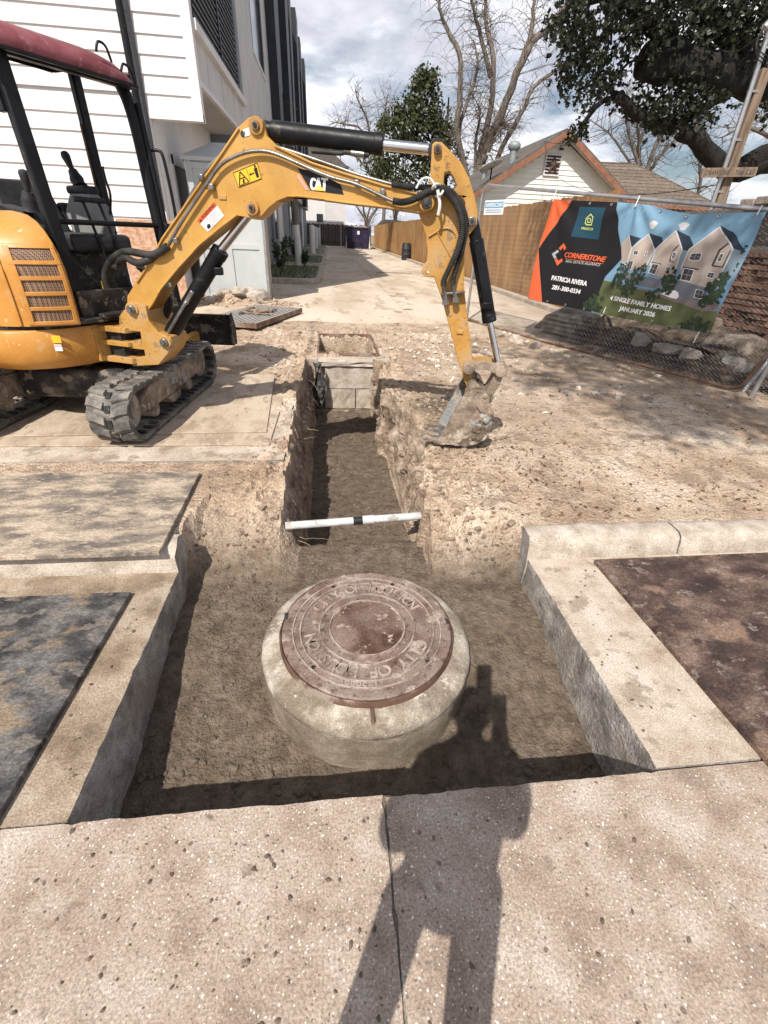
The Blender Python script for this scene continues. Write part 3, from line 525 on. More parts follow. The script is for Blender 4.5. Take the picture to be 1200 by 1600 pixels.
def ring_text(s, rad, h, a0, per, par, outward=True, wx=1., name='lettering', zt=.0035, z0=-.0065):
    mb = MB(); n = len(s)
    for i, ch in enumerate(s):
        if ch == ' ': continue
        vs, fs, wd = text2d(ch); xo = (max(v[0] for v in vs)+min(v[0] for v in vs))/2
        a = R(a0)-(i-(n-1)/2)*R(per)*(1 if outward else -1)
        er = Vector((math.cos(a), math.sin(a), 0)); et = Vector((math.sin(a), -math.cos(a), 0))
        if not outward: er, et = -er, -et
        base = Vector((MC[0], MC[1], 0))+Vector((math.cos(a), math.sin(a), 0))*(rad if outward else rad+h)
        P = [base+et*((x-xo)*h*wx)+er*(y*h)+Vector((0, 0, z0)) for x, y in vs]; q = len(P)
        bd = {}
        for f in fs:
            for u, v in zip(f, f[1:]+f[:1]): bd[(u, v)] = bd.get((u, v), 0)+1
        side = [(u, v, v+q, u+q) for (u, v) in bd if (v, u) not in bd]
        mb.add(P+[p+Vector((0, 0, zt+.003)) for p in P], [tuple(i_+q for i_ in f) for f in fs]+side)
    split_build(mb, 'letter', 'letter', par)
ring_text('CITY OF HOUSTON', .238, .054, 88, 8.6, lid, wx=.9)
ring_text('CITY OF HOUSTON', .238, .054, 262, 9.8, lid, wx=1.0)
for rr_ in (.173, .2185, .3065, .3395): lathe_part('raised_ring', 'letter', [(rr_-.0032, -.003), (rr_-.0026, .0006), (rr_+.0026, .0006), (rr_+.0032, -.003)], lid)
ring_text('INDIA', .314, .018, 88, 3.6, lid)
ring_text('ACCUCAST', .312, .02, 262, 4.2, lid, outward=False)
mb = MB(); vs, fs, wd = text2d('SANITARY'); q = len(vs); k = .26/wd
bd = {}
for f in fs:
    for u, v in zip(f, f[1:]+f[:1]): bd[(u, v)] = 1
P = [(MC[0]-.13+x*k, MC[1]-.005+y*.045, -.006) for x, y in vs]
mb.add(P+[(a, b, c+.0065) for a, b, c in P], [tuple(i+q for i in f) for f in fs]+[(u, v, v+q, u+q) for (u, v) in bd if (v, u) not in bd]); split_build(mb, 'letter', 'lid_center', lid)
# ---------------------------------------------------------------- pipe across the trench
pp = empty('pvc_pipe', (.18, 2.43, 0)); tag(pp, 'grey plastic pipe with black tape spanning the trench', 'pipe')
pa, pb = Vector((-.30, 2.395, -.003)), Vector((.66, 2.463, .012)); dvp = (pb-pa)
MB().tube([pa, pb], .0245, 20).build('tube', 'pvc', pp)
MB().tube([pa+dvp*.435, pa+dvp*.495], .0262, 20).build('tape_wrap', 'tape', pp)
MB().tube([pa+dvp*.497, pa+dvp*.575], .0285, 20).build('coupling', 'pvc', pp, bevel=.003)
# ---------------------------------------------------------------- inlet box at the trench head
ib = empty('inlet_box', (.25, 6.6, -.7)); tag(ib, 'concrete drain inlet box with open rusty frame at the trench end', 'drain box')
def rough_block(name, x0, x1, y0, y1, z0, z1, mat, par, j=.006, seed=1):
    rg = random.Random(seed); mb = MB(); n = 8; vs = []
    for z in np.linspace(z0, z1, 4):
        for i in range(n): vs.append((x0+(x1-x0)*i/(n-1)+rg.uniform(-j, j)*.3, y0+rg.uniform(-j, j), z+rg.uniform(-j, j)*.5))
    q = n; fs = [(a*n+i, a*n+i+1, (a+1)*n+i+1, (a+1)*n+i) for a in range(3) for i in range(n-1)]
    mb.add(vs, fs); mb.box(((x0+x1)/2, (y0+.012+y1)/2, (z0+z1)/2), (x1-x0-.004, y1-y0-.012, z1-z0-.004)); return mb.build(name, mat, par, smooth=0)
rough_block('course', -.075, .72, 5.96, 6.2, -.19, .085, 'kerb', ib, seed=2)
rough_block('course', -.085, .31, 5.97, 6.2, -.46, -.2, 'kerb', ib, seed=3)
rough_block('course', .322, .72, 5.965, 6.2, -.46, -.2, 'kerb', ib, seed=4)
rough_block('footing', -.2, .8, 5.93, 6.2, -.75, -.475, 'clod', ib, j=.03, seed=5)
rough_block('collar', -.16, .72, 5.94, 6.2, .098, .175, 'kerb', ib, j=.014, seed=6)
MB().box((-.24, 6.7, -.27), (.14, 1.24, .86)).build('side_wall', 'kerb', ib, bevel=.01); MB().box((.70, 6.7, -.27), (.14, 1.24, .86)).build('side_wall', 'kerb', ib, bevel=.01)
MB().box((.23, 7.38, -.27), (1.08, .12, .87)).build('back_wall', 'kerb', ib, bevel=.01)
for nm_, c_, s_ in (('frame_bar', (-.165, 6.75, .20), (.025, 1.16, .06)), ('frame_bar', (.622, 6.75, .20), (.025, 1.16, .06)), ('frame_bar', (.228, 7.32, .205), (.80, .025, .08)), ('frame_bar', (.228, 6.18, .20), (.80, .025, .04))):
    MB().box(c_, s_).build(nm_, 'galv_rust', ib, bevel=.003)
# measured outlines: excavator side view (along the boom, height), banner print, tree limbs
BOOM=[(-0.24,0.984),(-0.202,1.105),(-0.11,1.2),(0.015,1.325),(0.141,1.475),(0.346,1.674),(0.5,1.823),(0.621,1.938),(0.748,2.065),(0.816,2.11),(0.856,2.12),(0.901,2.103),(0.917,2.03),(0.968,1.989),(1.192,1.911),(1.397,1.864),(1.634,1.813),(1.845,1.778),(1.905,1.767),(1.956,1.726),(1.912,1.678),(1.861,1.673),(1.639,1.693),(1.396,1.708),(1.13,1.73),(1.028,1.73),(0.951,1.704),(0.893,1.668),(0.851,1.629),(0.793,1.603),(0.739,1.615),(0.684,1.62),(0.561,1.545),(0.398,1.44),(0.226,1.299),(0.07,1.16),(-0.016,1.059),(-0.092,0.982),(-0.166,0.944),(-0.223,0.954)]
BOOM_PIN=[(-0.182,1.017),(0.862,2.073),(0.792,1.665),(1.904,1.728)]
ARMCYL=[(0.833,2.077),(0.928,2.064),(1.61,2.015),(1.941,1.996)]
PIPE_U=[(0.084,1.374),(0.216,1.522),(0.443,1.79),(0.589,1.917),(0.72,1.977),(0.843,1.998),(1.0,1.974),(1.235,1.918),(1.472,1.858),(1.68,1.816)]
PIPE_L=[(0.187,1.428),(0.32,1.578),(0.528,1.789),(0.625,1.878),(0.733,1.927),(0.855,1.952),(0.973,1.942),(1.166,1.88),(1.323,1.834),(1.469,1.806),(1.64,1.747),(1.696,1.729)]
HOSE1=[(1.697,1.729),(1.76,1.724),(1.83,1.743),(1.905,1.78),(1.958,1.791),(2.016,1.783),(2.071,1.737),(2.114,1.674),(2.136,1.591),(2.121,1.487),(2.08,1.377),(2.054,1.313),(2.054,1.275)]
HOSE2=[(1.682,1.814),(1.793,1.804),(1.929,1.805),(2.026,1.799),(2.103,1.74),(2.148,1.666),(2.161,1.592),(2.149,1.469),(2.121,1.359),(2.113,1.283)]
FIT=[(2.055,1.271),(2.083,1.166),(2.113,1.281),(2.15,1.186)]
STICK=[(1.909,2.015),(1.926,2.03),(1.964,2.028),(2.017,1.991),(2.088,1.938),(2.147,1.862),(2.195,1.768),(2.226,1.687),(2.227,1.622),(2.166,1.54),(2.173,1.451),(2.185,1.329),(2.193,1.264),(2.252,1.042),(2.303,0.833),(2.327,0.79),(2.34,0.731),(2.327,0.693),(2.347,0.61),(2.335,0.561),(2.309,0.578),(2.271,0.652),(2.206,0.796),(2.135,0.98),(2.05,1.194),(1.986,1.32),(1.921,1.321),(1.898,1.347),(1.908,1.385),(1.931,1.412),(1.93,1.47),(1.91,1.559),(1.875,1.634),(1.856,1.674),(1.882,1.752),(1.913,1.801),(1.911,1.906)]
STICK_H1=[(1.998,1.886),(2.028,1.89),(2.06,1.853),(2.079,1.822),(2.056,1.786),(2.028,1.792),(1.996,1.836)]
STICK_H2=[(2.085,1.771),(2.108,1.772),(2.136,1.743),(2.144,1.711),(2.126,1.693),(2.098,1.726)]
LUGHOLE=[(1.941,1.345)]
STICK_PIN=[(1.945,1.992),(2.193,1.642),(2.292,0.742),(2.338,0.609)]
BUCKCYL=[(2.201,1.636),(2.238,1.543),(2.4,1.058),(2.514,0.747)]
LINK1=[(2.29,0.749),(2.4,0.774),(2.519,0.745)]
LINK2=[(2.519,0.745),(2.499,0.647),(2.45,0.539)]
BUCKET=[(2.282,0.613),(2.319,0.68),(2.386,0.648),(2.446,0.578),(2.481,0.472),(2.499,0.36),(2.463,0.256),(2.331,0.199),(2.112,0.202)]
BUCKPIN=[(2.33,0.631),(2.443,0.554)]
LIFTCYL=[(-0.034,0.768),(0.003,0.817),(0.505,1.416),(0.761,1.661)]
BRACKET=[(-0.28,0.968),(-0.196,1.041),(-0.121,1.07),(-0.059,1.048),(-0.058,0.954),(0.001,0.868),(0.085,0.846),(0.088,0.792),(0.044,0.725),(-0.053,0.633),(-0.27,0.61),(-0.26,0.669),(-0.147,0.69),(-0.144,0.741),(-0.25,0.745),(-0.247,0.796),(-0.147,0.81),(-0.143,0.869),(-0.292,0.87),(-0.293,0.919)]
BRK_PIN=[(-0.163,1.022),(0.037,0.807)]
DECAL_BLK=[(1.099,1.878),(1.214,1.865),(1.365,1.805),(1.384,1.754),(1.174,1.77)]
DECAL_PINK=[(1.098,1.855),(1.166,1.77),(1.145,1.77),(1.096,1.833)]
CAT=[(1.17,1.767),(1.279,1.761),(1.281,1.838),(1.182,1.842)]
CATTRI=[(1.195,1.771),(1.232,1.798),(1.272,1.767)]
DEC_Y=[(0.686,1.844),(0.848,1.899),(0.868,1.82),(0.713,1.77)]
DEC_W=[(0.407,1.582),(0.542,1.691),(0.595,1.617),(0.471,1.523)]
DEC_W2=[(0.774,2.053),(0.815,2.066),(0.819,2.03),(0.782,2.021)]
CLAMP=[(0.545,1.766),(0.248,1.464),(1.469,1.812),(0.487,1.813),(1.631,1.773)]
BN_TOP=[(0.402,2.077),(0.75,2.053),(1.477,2.013),(1.885,1.977),(2.294,1.901),(2.489,1.875),(2.728,1.884),(3.217,1.89)]
BN_BOT=[(0.279,0.757),(0.605,0.749),(1.702,0.725),(2.325,0.72),(2.907,0.708),(3.129,0.71)]
BN_OR1=[(0.391,2.077),(0.749,2.055),(0.308,1.456)]
BN_OR2=[(0.308,1.456),(0.603,0.751),(0.279,0.764)]
BN_BLK=[(0.75,2.053),(1.467,2.013),(1.745,1.401),(1.579,1.181),(1.547,0.877),(1.52,0.734),(0.605,0.749),(0.312,1.453)]
BN_TEAL=[(0.894,1.977),(1.326,1.958),(1.305,1.601),(0.875,1.626)]
BN_LOGO=[(1.048,1.79),(1.046,1.842),(1.105,1.888),(1.157,1.853),(1.158,1.767),(1.079,1.767)]
BN_LOGO2=[(1.086,1.796),(1.075,1.84),(1.113,1.84),(1.136,1.819),(1.127,1.796),(1.086,1.796)]
BN_C1=[(0.684,1.477),(0.766,1.543),(0.828,1.488),(0.803,1.45),(0.768,1.489),(0.724,1.449)]
BN_C2=[(0.582,1.401),(0.671,1.457),(0.703,1.433),(0.643,1.391),(0.681,1.36),(0.645,1.339)]
BN_C3=[(0.651,1.333),(0.685,1.348),(0.732,1.317),(0.778,1.352),(0.811,1.322),(0.723,1.254)]
BN_TXT=[('PRISCO',(1.008,1.715),(1.198,1.704),0.026),('CORNERSTONE',(0.814,1.374),(1.522,1.347),0.063),('REAL ESTATE ALLIANCE',(0.862,1.308),(1.466,1.295),0.032),('PATRICIA RIVERA',(0.674,1.065),(1.343,1.045),0.06),('281-300-0334',(0.72,0.946),(1.269,0.934),0.057),('4 SINGLE FAMILY HOMES',(1.747,0.915),(2.602,0.886),0.054),('JANUARY 2026',(1.934,0.809),(2.433,0.797),0.053)]
BN_BE=[[(2.593,1.22),(2.576,1.346),(2.592,1.535),(2.82,1.756),(3.046,1.554),(3.028,1.257),(2.938,1.172)],[(2.198,1.258),(2.171,1.354),(2.178,1.519),(2.351,1.714),(2.509,1.532),(2.516,1.322),(2.51,1.213)],[(1.881,1.278),(1.863,1.407),(1.874,1.528),(2.02,1.676),(2.161,1.518),(2.116,1.294)],[(1.68,1.571),(1.765,1.657),(1.859,1.52),(1.852,1.334),(1.758,1.358)]]
BN_ROOF=[[(2.813,1.773),(2.976,1.711),(3.166,1.541),(3.035,1.565)],[(2.346,1.726),(2.536,1.66),(2.621,1.575),(2.575,1.522),(2.504,1.532)],[(2.015,1.689),(2.212,1.646),(2.247,1.595),(2.151,1.525)],[(1.763,1.664),(1.941,1.633),(1.859,1.52)]]
BN_SIDE=[[(3.047,1.551),(3.168,1.535),(3.164,1.331),(3.074,1.261),(3.028,1.257)],[(2.511,1.527),(2.576,1.52),(2.576,1.326),(2.517,1.32)],[(2.162,1.516),(2.21,1.52),(2.168,1.34),(2.125,1.295)]]
BN_GAR=[[(2.589,1.213),(2.94,1.165),(2.969,1.056),(2.785,1.021),(2.442,1.096),(2.433,1.207)],[(2.085,1.235),(2.433,1.207),(2.389,1.105),(2.092,1.119)],[(1.781,1.271),(2.051,1.232),(2.064,1.146),(1.817,1.169)]]
BN_WIN=[[(2.636,1.499),(2.749,1.504),(2.748,1.435),(2.631,1.435)],[(2.932,1.513),(2.969,1.512),(2.97,1.435),(2.929,1.436)],[(2.889,1.329),(2.96,1.325),(2.961,1.271),(2.888,1.278)],[(2.613,1.349),(2.728,1.337),(2.723,1.218),(2.606,1.228)],[(2.413,1.502),(2.454,1.504),(2.458,1.432),(2.418,1.436)],[(2.191,1.369),(2.283,1.368),(2.267,1.256),(2.185,1.271)],[(2.387,1.35),(2.447,1.347),(2.444,1.304),(2.391,1.311)],[(1.907,1.494),(1.971,1.494),(1.967,1.448),(1.91,1.452)],[(1.873,1.379),(1.944,1.383),(1.944,1.282),(1.876,1.292)],[(2.058,1.494),(2.081,1.495),(2.082,1.446),(2.057,1.448)],[(2.825,1.147),(2.916,1.137),(2.919,1.057),(2.827,1.067)]]
BN_TRIM=[[(2.889,1.399),(2.897,1.548),(2.962,1.616),(2.974,1.605),(2.918,1.539),(2.912,1.4),(3.008,1.391),(3.017,1.546),(3.027,1.543),(3.023,1.38),(2.902,1.384)],[(2.397,1.409),(2.401,1.521),(2.441,1.579),(2.452,1.569),(2.417,1.513),(2.416,1.412),(2.472,1.403),(2.472,1.396)],[(2.568,1.366),(2.773,1.353),(2.771,1.34),(2.57,1.353)],[(2.167,1.389),(2.304,1.379),(2.305,1.365),(2.172,1.375)]]
BN_DRIVE=[[(2.08,1.104),(2.418,1.072),(2.785,1.021),(3.062,1.054),(3.163,0.974),(2.967,0.934),(2.742,0.975),(2.42,1.022)]]
BN_GRASS=[[(1.574,1.134),(2.085,1.089),(2.431,1.038),(2.742,0.975),(2.967,0.934),(3.142,0.958),(3.142,0.712),(2.904,0.715),(2.308,0.718),(1.692,0.724),(1.538,0.745),(1.532,0.924)]]
BN_CAR=[[(2.415,1.072),(2.432,1.102),(2.501,1.113),(2.544,1.103),(2.538,1.056),(2.435,1.049)],[(2.438,1.107),(2.466,1.119),(2.562,1.119),(2.627,1.093),(2.649,1.054),(2.63,1.024),(2.548,1.029),(2.42,1.058)]]
BN_BUSH=[(1.818,1.274,0.086),(2.075,1.263,0.098),(2.49,1.225,0.104),(2.489,1.142,0.087),(3.046,1.195,0.12),(3.042,1.104,0.102),(3.051,1.284,0.062),(2.954,1.041,0.058),(2.94,0.778,0.094),(3.057,0.782,0.091),(2.836,0.732,0.075),(2.334,1.027,0.088),(1.969,1.108,0.133),(1.771,1.135,0.093),(3.171,1.559,0.046),(1.532,0.826,0.131),(1.497,0.739,0.132),(3.177,1.392,0.053)]
BT_STEMS=[[(7.87,30.0,3.74),(6.81,30.0,5.9),(6.72,30.0,7.66),(6.53,30.0,9.22),(5.78,30.0,10.27),(5.43,30.0,10.94),(5.19,30.0,12.13)],[(7.87,30.0,3.74),(6.92,30.0,6.09),(7.42,30.0,8.11),(7.47,30.0,8.89),(7.25,30.0,9.78)],[(8.12,30.0,3.75),(8.2,30.0,5.16),(8.44,30.0,7.34),(8.21,30.0,8.94),(7.78,30.0,10.4),(7.67,30.0,11.09),(7.33,30.0,12.48)],[(8.23,30.0,3.75),(8.44,30.0,5.17),(9.19,30.0,7.56),(9.82,30.0,9.43),(10.98,30.0,10.53),(11.63,30.0,11.37),(11.93,30.0,12.62)],[(8.95,30.0,3.79),(9.17,30.0,5.29),(9.96,30.0,7.1),(10.52,30.0,8.2),(11.89,30.0,9.09),(12.74,30.0,9.68)],[(8.1,30.0,3.89),(7.91,30.0,5.95),(7.82,30.0,6.98),(7.38,30.0,7.94)],[(8.44,30.0,5.17),(8.9,30.0,6.27),(9.32,30.0,6.81)],[(9.19,30.0,7.56),(9.88,30.0,9.95),(9.92,30.0,11.25),(9.81,30.0,12.46)],[(8.26,30.0,8.47),(7.66,30.0,9.81),(6.85,30.0,11.04),(6.56,30.0,12.03)]]
OAK_LIMBS=[[(10.97,11.0,2.36),(9.56,11.0,3.19),(8.5,11.0,2.95),(8.0,11.0,3.1),(7.28,11.0,3.44),(6.8,11.0,3.6),(6.23,11.0,3.68),(5.47,11.0,3.96)],[(10.97,11.0,2.36),(9.95,11.0,4.03),(8.52,11.0,4.33),(7.14,11.0,4.41),(5.87,11.0,4.5)],[(7.14,11.0,4.41),(5.9,11.0,4.94),(4.96,11.0,5.2),(4.4,11.0,5.08)],[(8.52,11.0,4.33),(7.08,11.0,5.1),(6.13,11.0,5.59)],[(7.68,11.0,4.09),(6.93,11.0,3.62)],[(8.5,11.0,2.95),(9.05,11.0,3.33),(9.7,11.0,3.72)]]
OAK_CL=[(3.99,10.34,4.79,0.31,1),(4.48,10.58,4.89,0.4,1),(5.34,11.48,5.25,0.49,1),(5.77,11.13,5.17,0.55,1),(5.92,10.35,4.99,0.57,1),(6.86,10.89,5.14,0.61,1),(7.51,10.97,5.2,0.62,1),(7.67,10.46,4.99,0.6,1),(4.54,11.38,4.79,0.31,1),(4.42,10.38,4.52,0.4,1),(5.11,10.83,4.6,0.42,0.9),(5.59,11.03,4.81,0.49,0.8),(6.14,10.89,4.76,0.49,0.7),(6.91,11.14,4.88,0.51,0.8),(7.87,11.38,4.92,0.59,0.8),(4.76,11.73,4.58,0.26,0.8),(4.63,10.65,4.28,0.33,0.9),(5.22,11.24,4.36,0.36,0.9),(4.6,11.31,4.2,0.18,0.6),(4.61,10.67,3.94,0.27,0.8),(4.72,10.2,3.77,0.21,0.8),(5.72,11.76,4.32,0.27,0.7),(6.75,10.68,3.98,0.36,1),(6.57,10.7,3.83,0.36,1),(7.71,11.63,4.01,0.4,1),(7.2,11.14,3.7,0.3,1),(6.47,10.95,4.01,0.29,0.8),(6.42,11.44,4.29,0.29,0.5),(7.03,10.25,3.91,0.31,0.7),(5.07,11.33,3.47,0.12,0.5),(4.76,10.8,3.28,0.12,0.6),(4.64,10.35,3.4,0.07,0.5),(5.89,11.26,3.94,0.24,0.5),(6.41,11.69,4.0,0.28,0.6),(8.3,10.53,3.81,0.26,0.5),(4.19,11.21,4.89,0.19,0.5),(6.27,10.68,3.72,0.26,0.8),(7.7,11.39,4.73,0.53,0.8),(8.52,11.36,4.68,0.54,0.8),(4.78,10.55,5.34,0.66,1),(6.89,11.53,5.89,0.87,1),(7.97,11.25,5.8,0.74,1)]
EV_CL=[(4.25,42.0,5.87,1.2),(5.16,42.0,6.86,1.42),(6.58,42.0,6.93,1.53),(7.99,42.0,7.19,1.44),(6.02,42.0,8.18,1.4),(7.16,42.0,8.59,1.4),(8.38,42.0,8.12,1.18),(6.61,42.0,9.6,0.92),(7.14,42.0,10.31,0.64),(6.52,42.0,10.77,0.36),(5.95,42.0,9.22,0.83),(7.54,42.0,9.49,0.83),(4.65,42.0,7.74,0.84),(8.93,42.0,7.42,0.86),(3.81,42.0,4.89,0.87),(5.49,42.0,5.16,1.22),(7.18,42.0,5.43,1.47),(8.86,42.0,5.9,0.98),(4.39,42.0,8.44,0.46),(6.11,42.0,10.25,0.36),(7.28,42.0,10.82,0.27),(5.29,42.0,8.84,0.46)]
BARE2=[[(3.9,38.0,4.05),(2.96,38.0,6.43),(2.73,38.0,7.72),(2.1,38.0,8.62),(1.9,38.0,9.21)],[(3.42,38.0,5.44),(2.32,38.0,7.22),(1.29,38.0,7.48),(0.48,38.0,7.6)],[(2.96,38.0,6.43),(3.75,38.0,8.09),(3.92,38.0,9.03)],[(0.86,38.0,6.0),(1.91,38.0,5.88),(2.78,38.0,5.07),(3.46,38.0,4.04)]]
BARE3=[[(20.11,34.0,4.52),(19.32,34.0,6.76),(19.31,34.0,7.98),(19.69,34.0,9.17)],[(20.11,34.0,4.52),(18.59,34.0,7.04),(17.69,34.0,8.48),(17.31,34.0,9.03)],[(20.13,34.0,4.86),(20.25,34.0,7.12),(21.12,34.0,8.67)],[(20.11,34.0,4.52),(17.56,34.0,6.98),(16.08,34.0,7.81)],[(20.21,34.0,4.86),(21.06,34.0,6.69),(22.6,34.0,8.16)],[(19.54,34.0,6.14),(18.8,34.0,7.66),(18.2,34.0,8.8)]]
BARE4=[[(19.8,26.0,4.02),(18.33,26.0,5.72),(17.12,26.0,6.6)],[(18.42,26.0,3.96),(17.62,26.0,5.44),(17.06,26.0,6.36)],[(23.28,26.0,5.47),(21.13,26.0,6.22),(19.64,26.0,6.5),(18.83,26.0,6.1)],[(23.28,26.0,5.47),(21.15,26.0,6.81),(19.79,26.0,6.86)]]
POLE=[(6.68,9.0,2.19),(6.65,9.0,2.97),(6.64,9.0,3.8),(6.61,9.0,4.2),(6.57,9.0,4.37)]
POST=[(6.8,9.0,2.2),(6.86,9.0,3.93)]
PBOARD=[(6.21,8.9,2.69),(7.18,8.9,2.75),(7.24,8.9,2.62),(6.26,8.9,2.57)]
WIRE1=[(8.03,20.0,4.27),(8.73,20.0,5.7),(9.65,20.0,6.89)]
RUBBLE=[(4.23,9.47),(2.89,7.4),(2.92,7.05),(4.25,5.98),(4.47,6.18),(4.42,5.48),(3.89,7.23),(4.2,7.02),(3.79,7.48),(4.62,4.96),(4.94,5.2),(4.46,5.18),(-0.62,10.91),(-1.71,11.44),(-1.47,11.26),(-1.73,10.68),(-2.36,10.27),(-2.15,10.5)]
# ---------------------------------------------------------------- mini excavator
EX = empty('mini_excavator', (-2.05, 4.24, .2)); tag(EX, 'yellow mini excavator with a maroon canopy, its arm reaching over the trench', 'excavator')
BO = Vector((-1.25, 3.75, 0)); BU = Vector((math.cos(R(-12)), math.sin(R(-12)), 0)); BN = Vector((-BU.y, BU.x, 0)); BV = Vector((0, 0, 1))
def bp(s, z, off=0): return BO+BU*s+BV*z+BN*off
def bprism(poly, t0, t1, holes=()): return MB().prism(poly, BO, BU, BV, BN, t0, t1, holes)
def bpath(pts, off): return [bp(a, b, off) for a, b in pts]
def smooth_path(pts, k=5):
    P = [Vector(p) for p in pts]; out = []
    for i in range(len(P)-1):
        p0, p1, p2, p3 = P[max(i-1, 0)], P[i], P[i+1], P[min(i+2, len(P)-1)]
        for j in range(k):
            t = j/k; out.append(.5*((2*p1)+(p2-p0)*t+(2*p0-5*p1+4*p2-p3)*t*t+(3*p1-p0-3*p2+p3)*t**3))
    return out+[P[-1]]
def corr(path, r, step=.011, amp=.0025):
    """ribbed hose radii along a path"""
    P = [Vector(p) for p in path]; L = [0]
    for a, b in zip(P, P[1:]): L.append(L[-1]+(b-a).length)
    n = int(L[-1]/(step/2)); out = []; rs = []
    for i in range(n+1):
        d = L[-1]*i/n; k = max(j for j in range(len(L)) if L[j] <= d+1e-9); k = min(k, len(P)-2)
        t = (d-L[k])/max(1e-9, L[k+1]-L[k]); out.append(P[k].lerp(P[k+1], t)); rs.append(r+(amp if i % 2 else -amp))
    return out, rs
boom = bprism(BOOM, 0, .17).build('boom', 'yellow', EX, bevel=.006)
low = BOOM[20:]+[]; low = [BOOM[i] for i in range(21, 38)]
def ribbon(pts, off0, off1, th, name, mat, par, bev=.003):
    P = [Vector((a, b)) for a, b in pts]; o = []
    for i, p in enumerate(P):
        t = (P[min(i+1, len(P)-1)]-P[max(i-1, 0)]).normalized(); o.append(p+Vector((t.y, -t.x))*th)
    return bprism([tuple(p) for p in P]+[tuple(p) for p in reversed(o)], off0, off1).build(name, mat, par, bevel=bev)
ribbon(low[:6], -.012, .182, .012, 'lower_flange', 'yellow', boom); ribbon(low[10:], -.012, .182, .012, 'lower_flange', 'yellow', boom)
ribbon(BOOM[13:18], -.012, .182, .012, 'upper_flange', 'yellow', boom); ribbon(BOOM[2:9], -.012, .182, .012, 'upper_flange', 'yellow', boom)
def pin(name, s, z, off, r, L, par, mat='pipe_steel', collar=None):
    if collar: MB().tube([bp(s, z, off-.006), bp(s, z, off+L*.5)], collar, 24).build('boss', 'yellow_dirty', par, bevel=.004)
    o = MB().tube([bp(s, z, off-.02), bp(s, z, off+.03)], r, 16).build(name, mat, par, bevel=.004)
    MB().tube([bp(s, z, off-.026), bp(s, z, off-.018)], r*.5, 8).build('bolt', 'black_dirty', o); return o
pin('pivot_pin', *BOOM_PIN[1], -.012, .025, .2, EX, 'galv_rust', .045)
pin('pivot_pin', *BOOM_PIN[2], -.016, .024, .2, EX, 'galv_rust', .043)
pin('pivot_pin', *BOOM_PIN[3], -.03, .033, .2, EX, 'black_dirty', .048)
MB().tube([bp(.775, 2.035, -.003), bp(.775, 2.035, .02)], .016, 14).build('lifting_hole', 'black_dirty', boom)
# cylinders
def cyl(name, pts, off, rb, rr, label=None):
    a, b0, b1, c = [bp(s, z, off) for s, z in pts]; d = (b1-b0).normalized()
    o = MB().tube([b0, b1], rb, 28).build(name, 'black', EX, bevel=.004)
    MB().tube([b1-d*.05, b1+d*.004], rb*1.07, 28).build('gland', 'black', o, bevel=.004)
    MB().tube([b1, c], rr, 20).build('rod', 'chrome', o)
    MB().tube([c-BN*.04, c+BN*.04], rr*1.9, 18).build('rod_eye', 'black_dirty', o, bevel=.004)
    MB().tube([a-BN*.045, a+BN*.045], rb*.8, 18).build('base_eye', 'black_dirty', o, bevel=.004)
    MB().tube([a, b0], rb*.85, 20).build('neck', 'black', o); return o, b0, b1, d
ac, b0, b1, d_ = cyl('arm_cylinder', ARMCYL, .085, .055, .029)
t0 = b1-d_*.16-BV*.06-BN*.02
MB().tube(smooth_path([b0+d_*.25-BV*.075-BN*.03, b0+d_*.42-BV*.07-BN*.03, t0-d_*.06, t0+d_*.08], 6), .013, 12).build('feed_tube', 'hose', ac)
MB().tube([t0-d_*.03, t0+d_*.05], .017, 10).build('fitting', 'pipe_steel', ac)
lc, b0, b1, d_ = cyl('lift_cylinder', LIFTCYL, .085, .054, .028)
sd_ = -BN*.066
MB().tube(smooth_path([b0+d_*.06+sd_, b0+d_*.28+sd_*1.1, b0+d_*.34+sd_*1.05-BV*.0, b0+d_*.37+sd_*.7], 5), .011, 10).build('feed_tube', 'pipe_steel', lc)
MB().bar(b0+d_*.33+sd_*.9, b0+d_*.44+sd_*.9, .03, .03).build('fitting', 'pipe_steel', lc, bevel=.004)
MB().box(b1-d_*.12-BN*.03+BU*.055-BV*.035, (.06, .05, .05)).build('port', 'black', lc, bevel=.008)
bc, b0, b1, d_ = cyl('bucket_cylinder', BUCKCYL, .085, .046, .022)
MB().tube([b0+d_*.04-BN*.05-BU*.015, b1-d_*.1-BN*.05-BU*.015], .011, 10).build('feed_tube', 'black', bc)
MB().box(b1-d_*.11-BN*.04, (.075, .05, .05)).build('port', 'black', bc, bevel=.01)
# steel lines and hoses along the boom
for nm_, P, off in (('hydraulic_line', PIPE_U, .02), ('hydraulic_line', PIPE_L, -.03)):
    MB().tube(smooth_path(bpath(P, off), 5), .0105, 12).build(nm_, 'pipe_steel', EX)
MB().tube(smooth_path([p+BN*.035-BV*.004 for p in bpath(PIPE_U, .02)], 5), .011, 10).build('hydraulic_line', 'pipe_steel', EX)
for s, z in CLAMP: MB().box(bp(s, z, -.022), (.032, .034, .036), (BU, BN, BV)).build('clamp', 'pipe_steel', EX, bevel=.006)
pth, rs = corr(smooth_path(bpath(HOSE1, -.045), 6), .0195); MB().tube(pth, rs, 10).build('ribbed_hose', 'hose', EX)
pth, rs = corr(smooth_path(bpath(HOSE2, -.012), 6), .0165); MB().tube(pth, rs, 10).build('ribbed_hose', 'hose', EX)
for i in (0, 2):
    MB().tube([bp(*FIT[i], -.03), bp(*FIT[i+1], -.012)], [.016, .018], 10).build('hose_end', 'pipe_steel', EX); a = bp(*FIT[i], -.03).lerp(bp(*FIT[i+1], -.012), .75)
    MB().tube([a, a+Vector((.004, 0, -.03))], .024, 6).build('hex_nut', 'pipe_steel', EX)
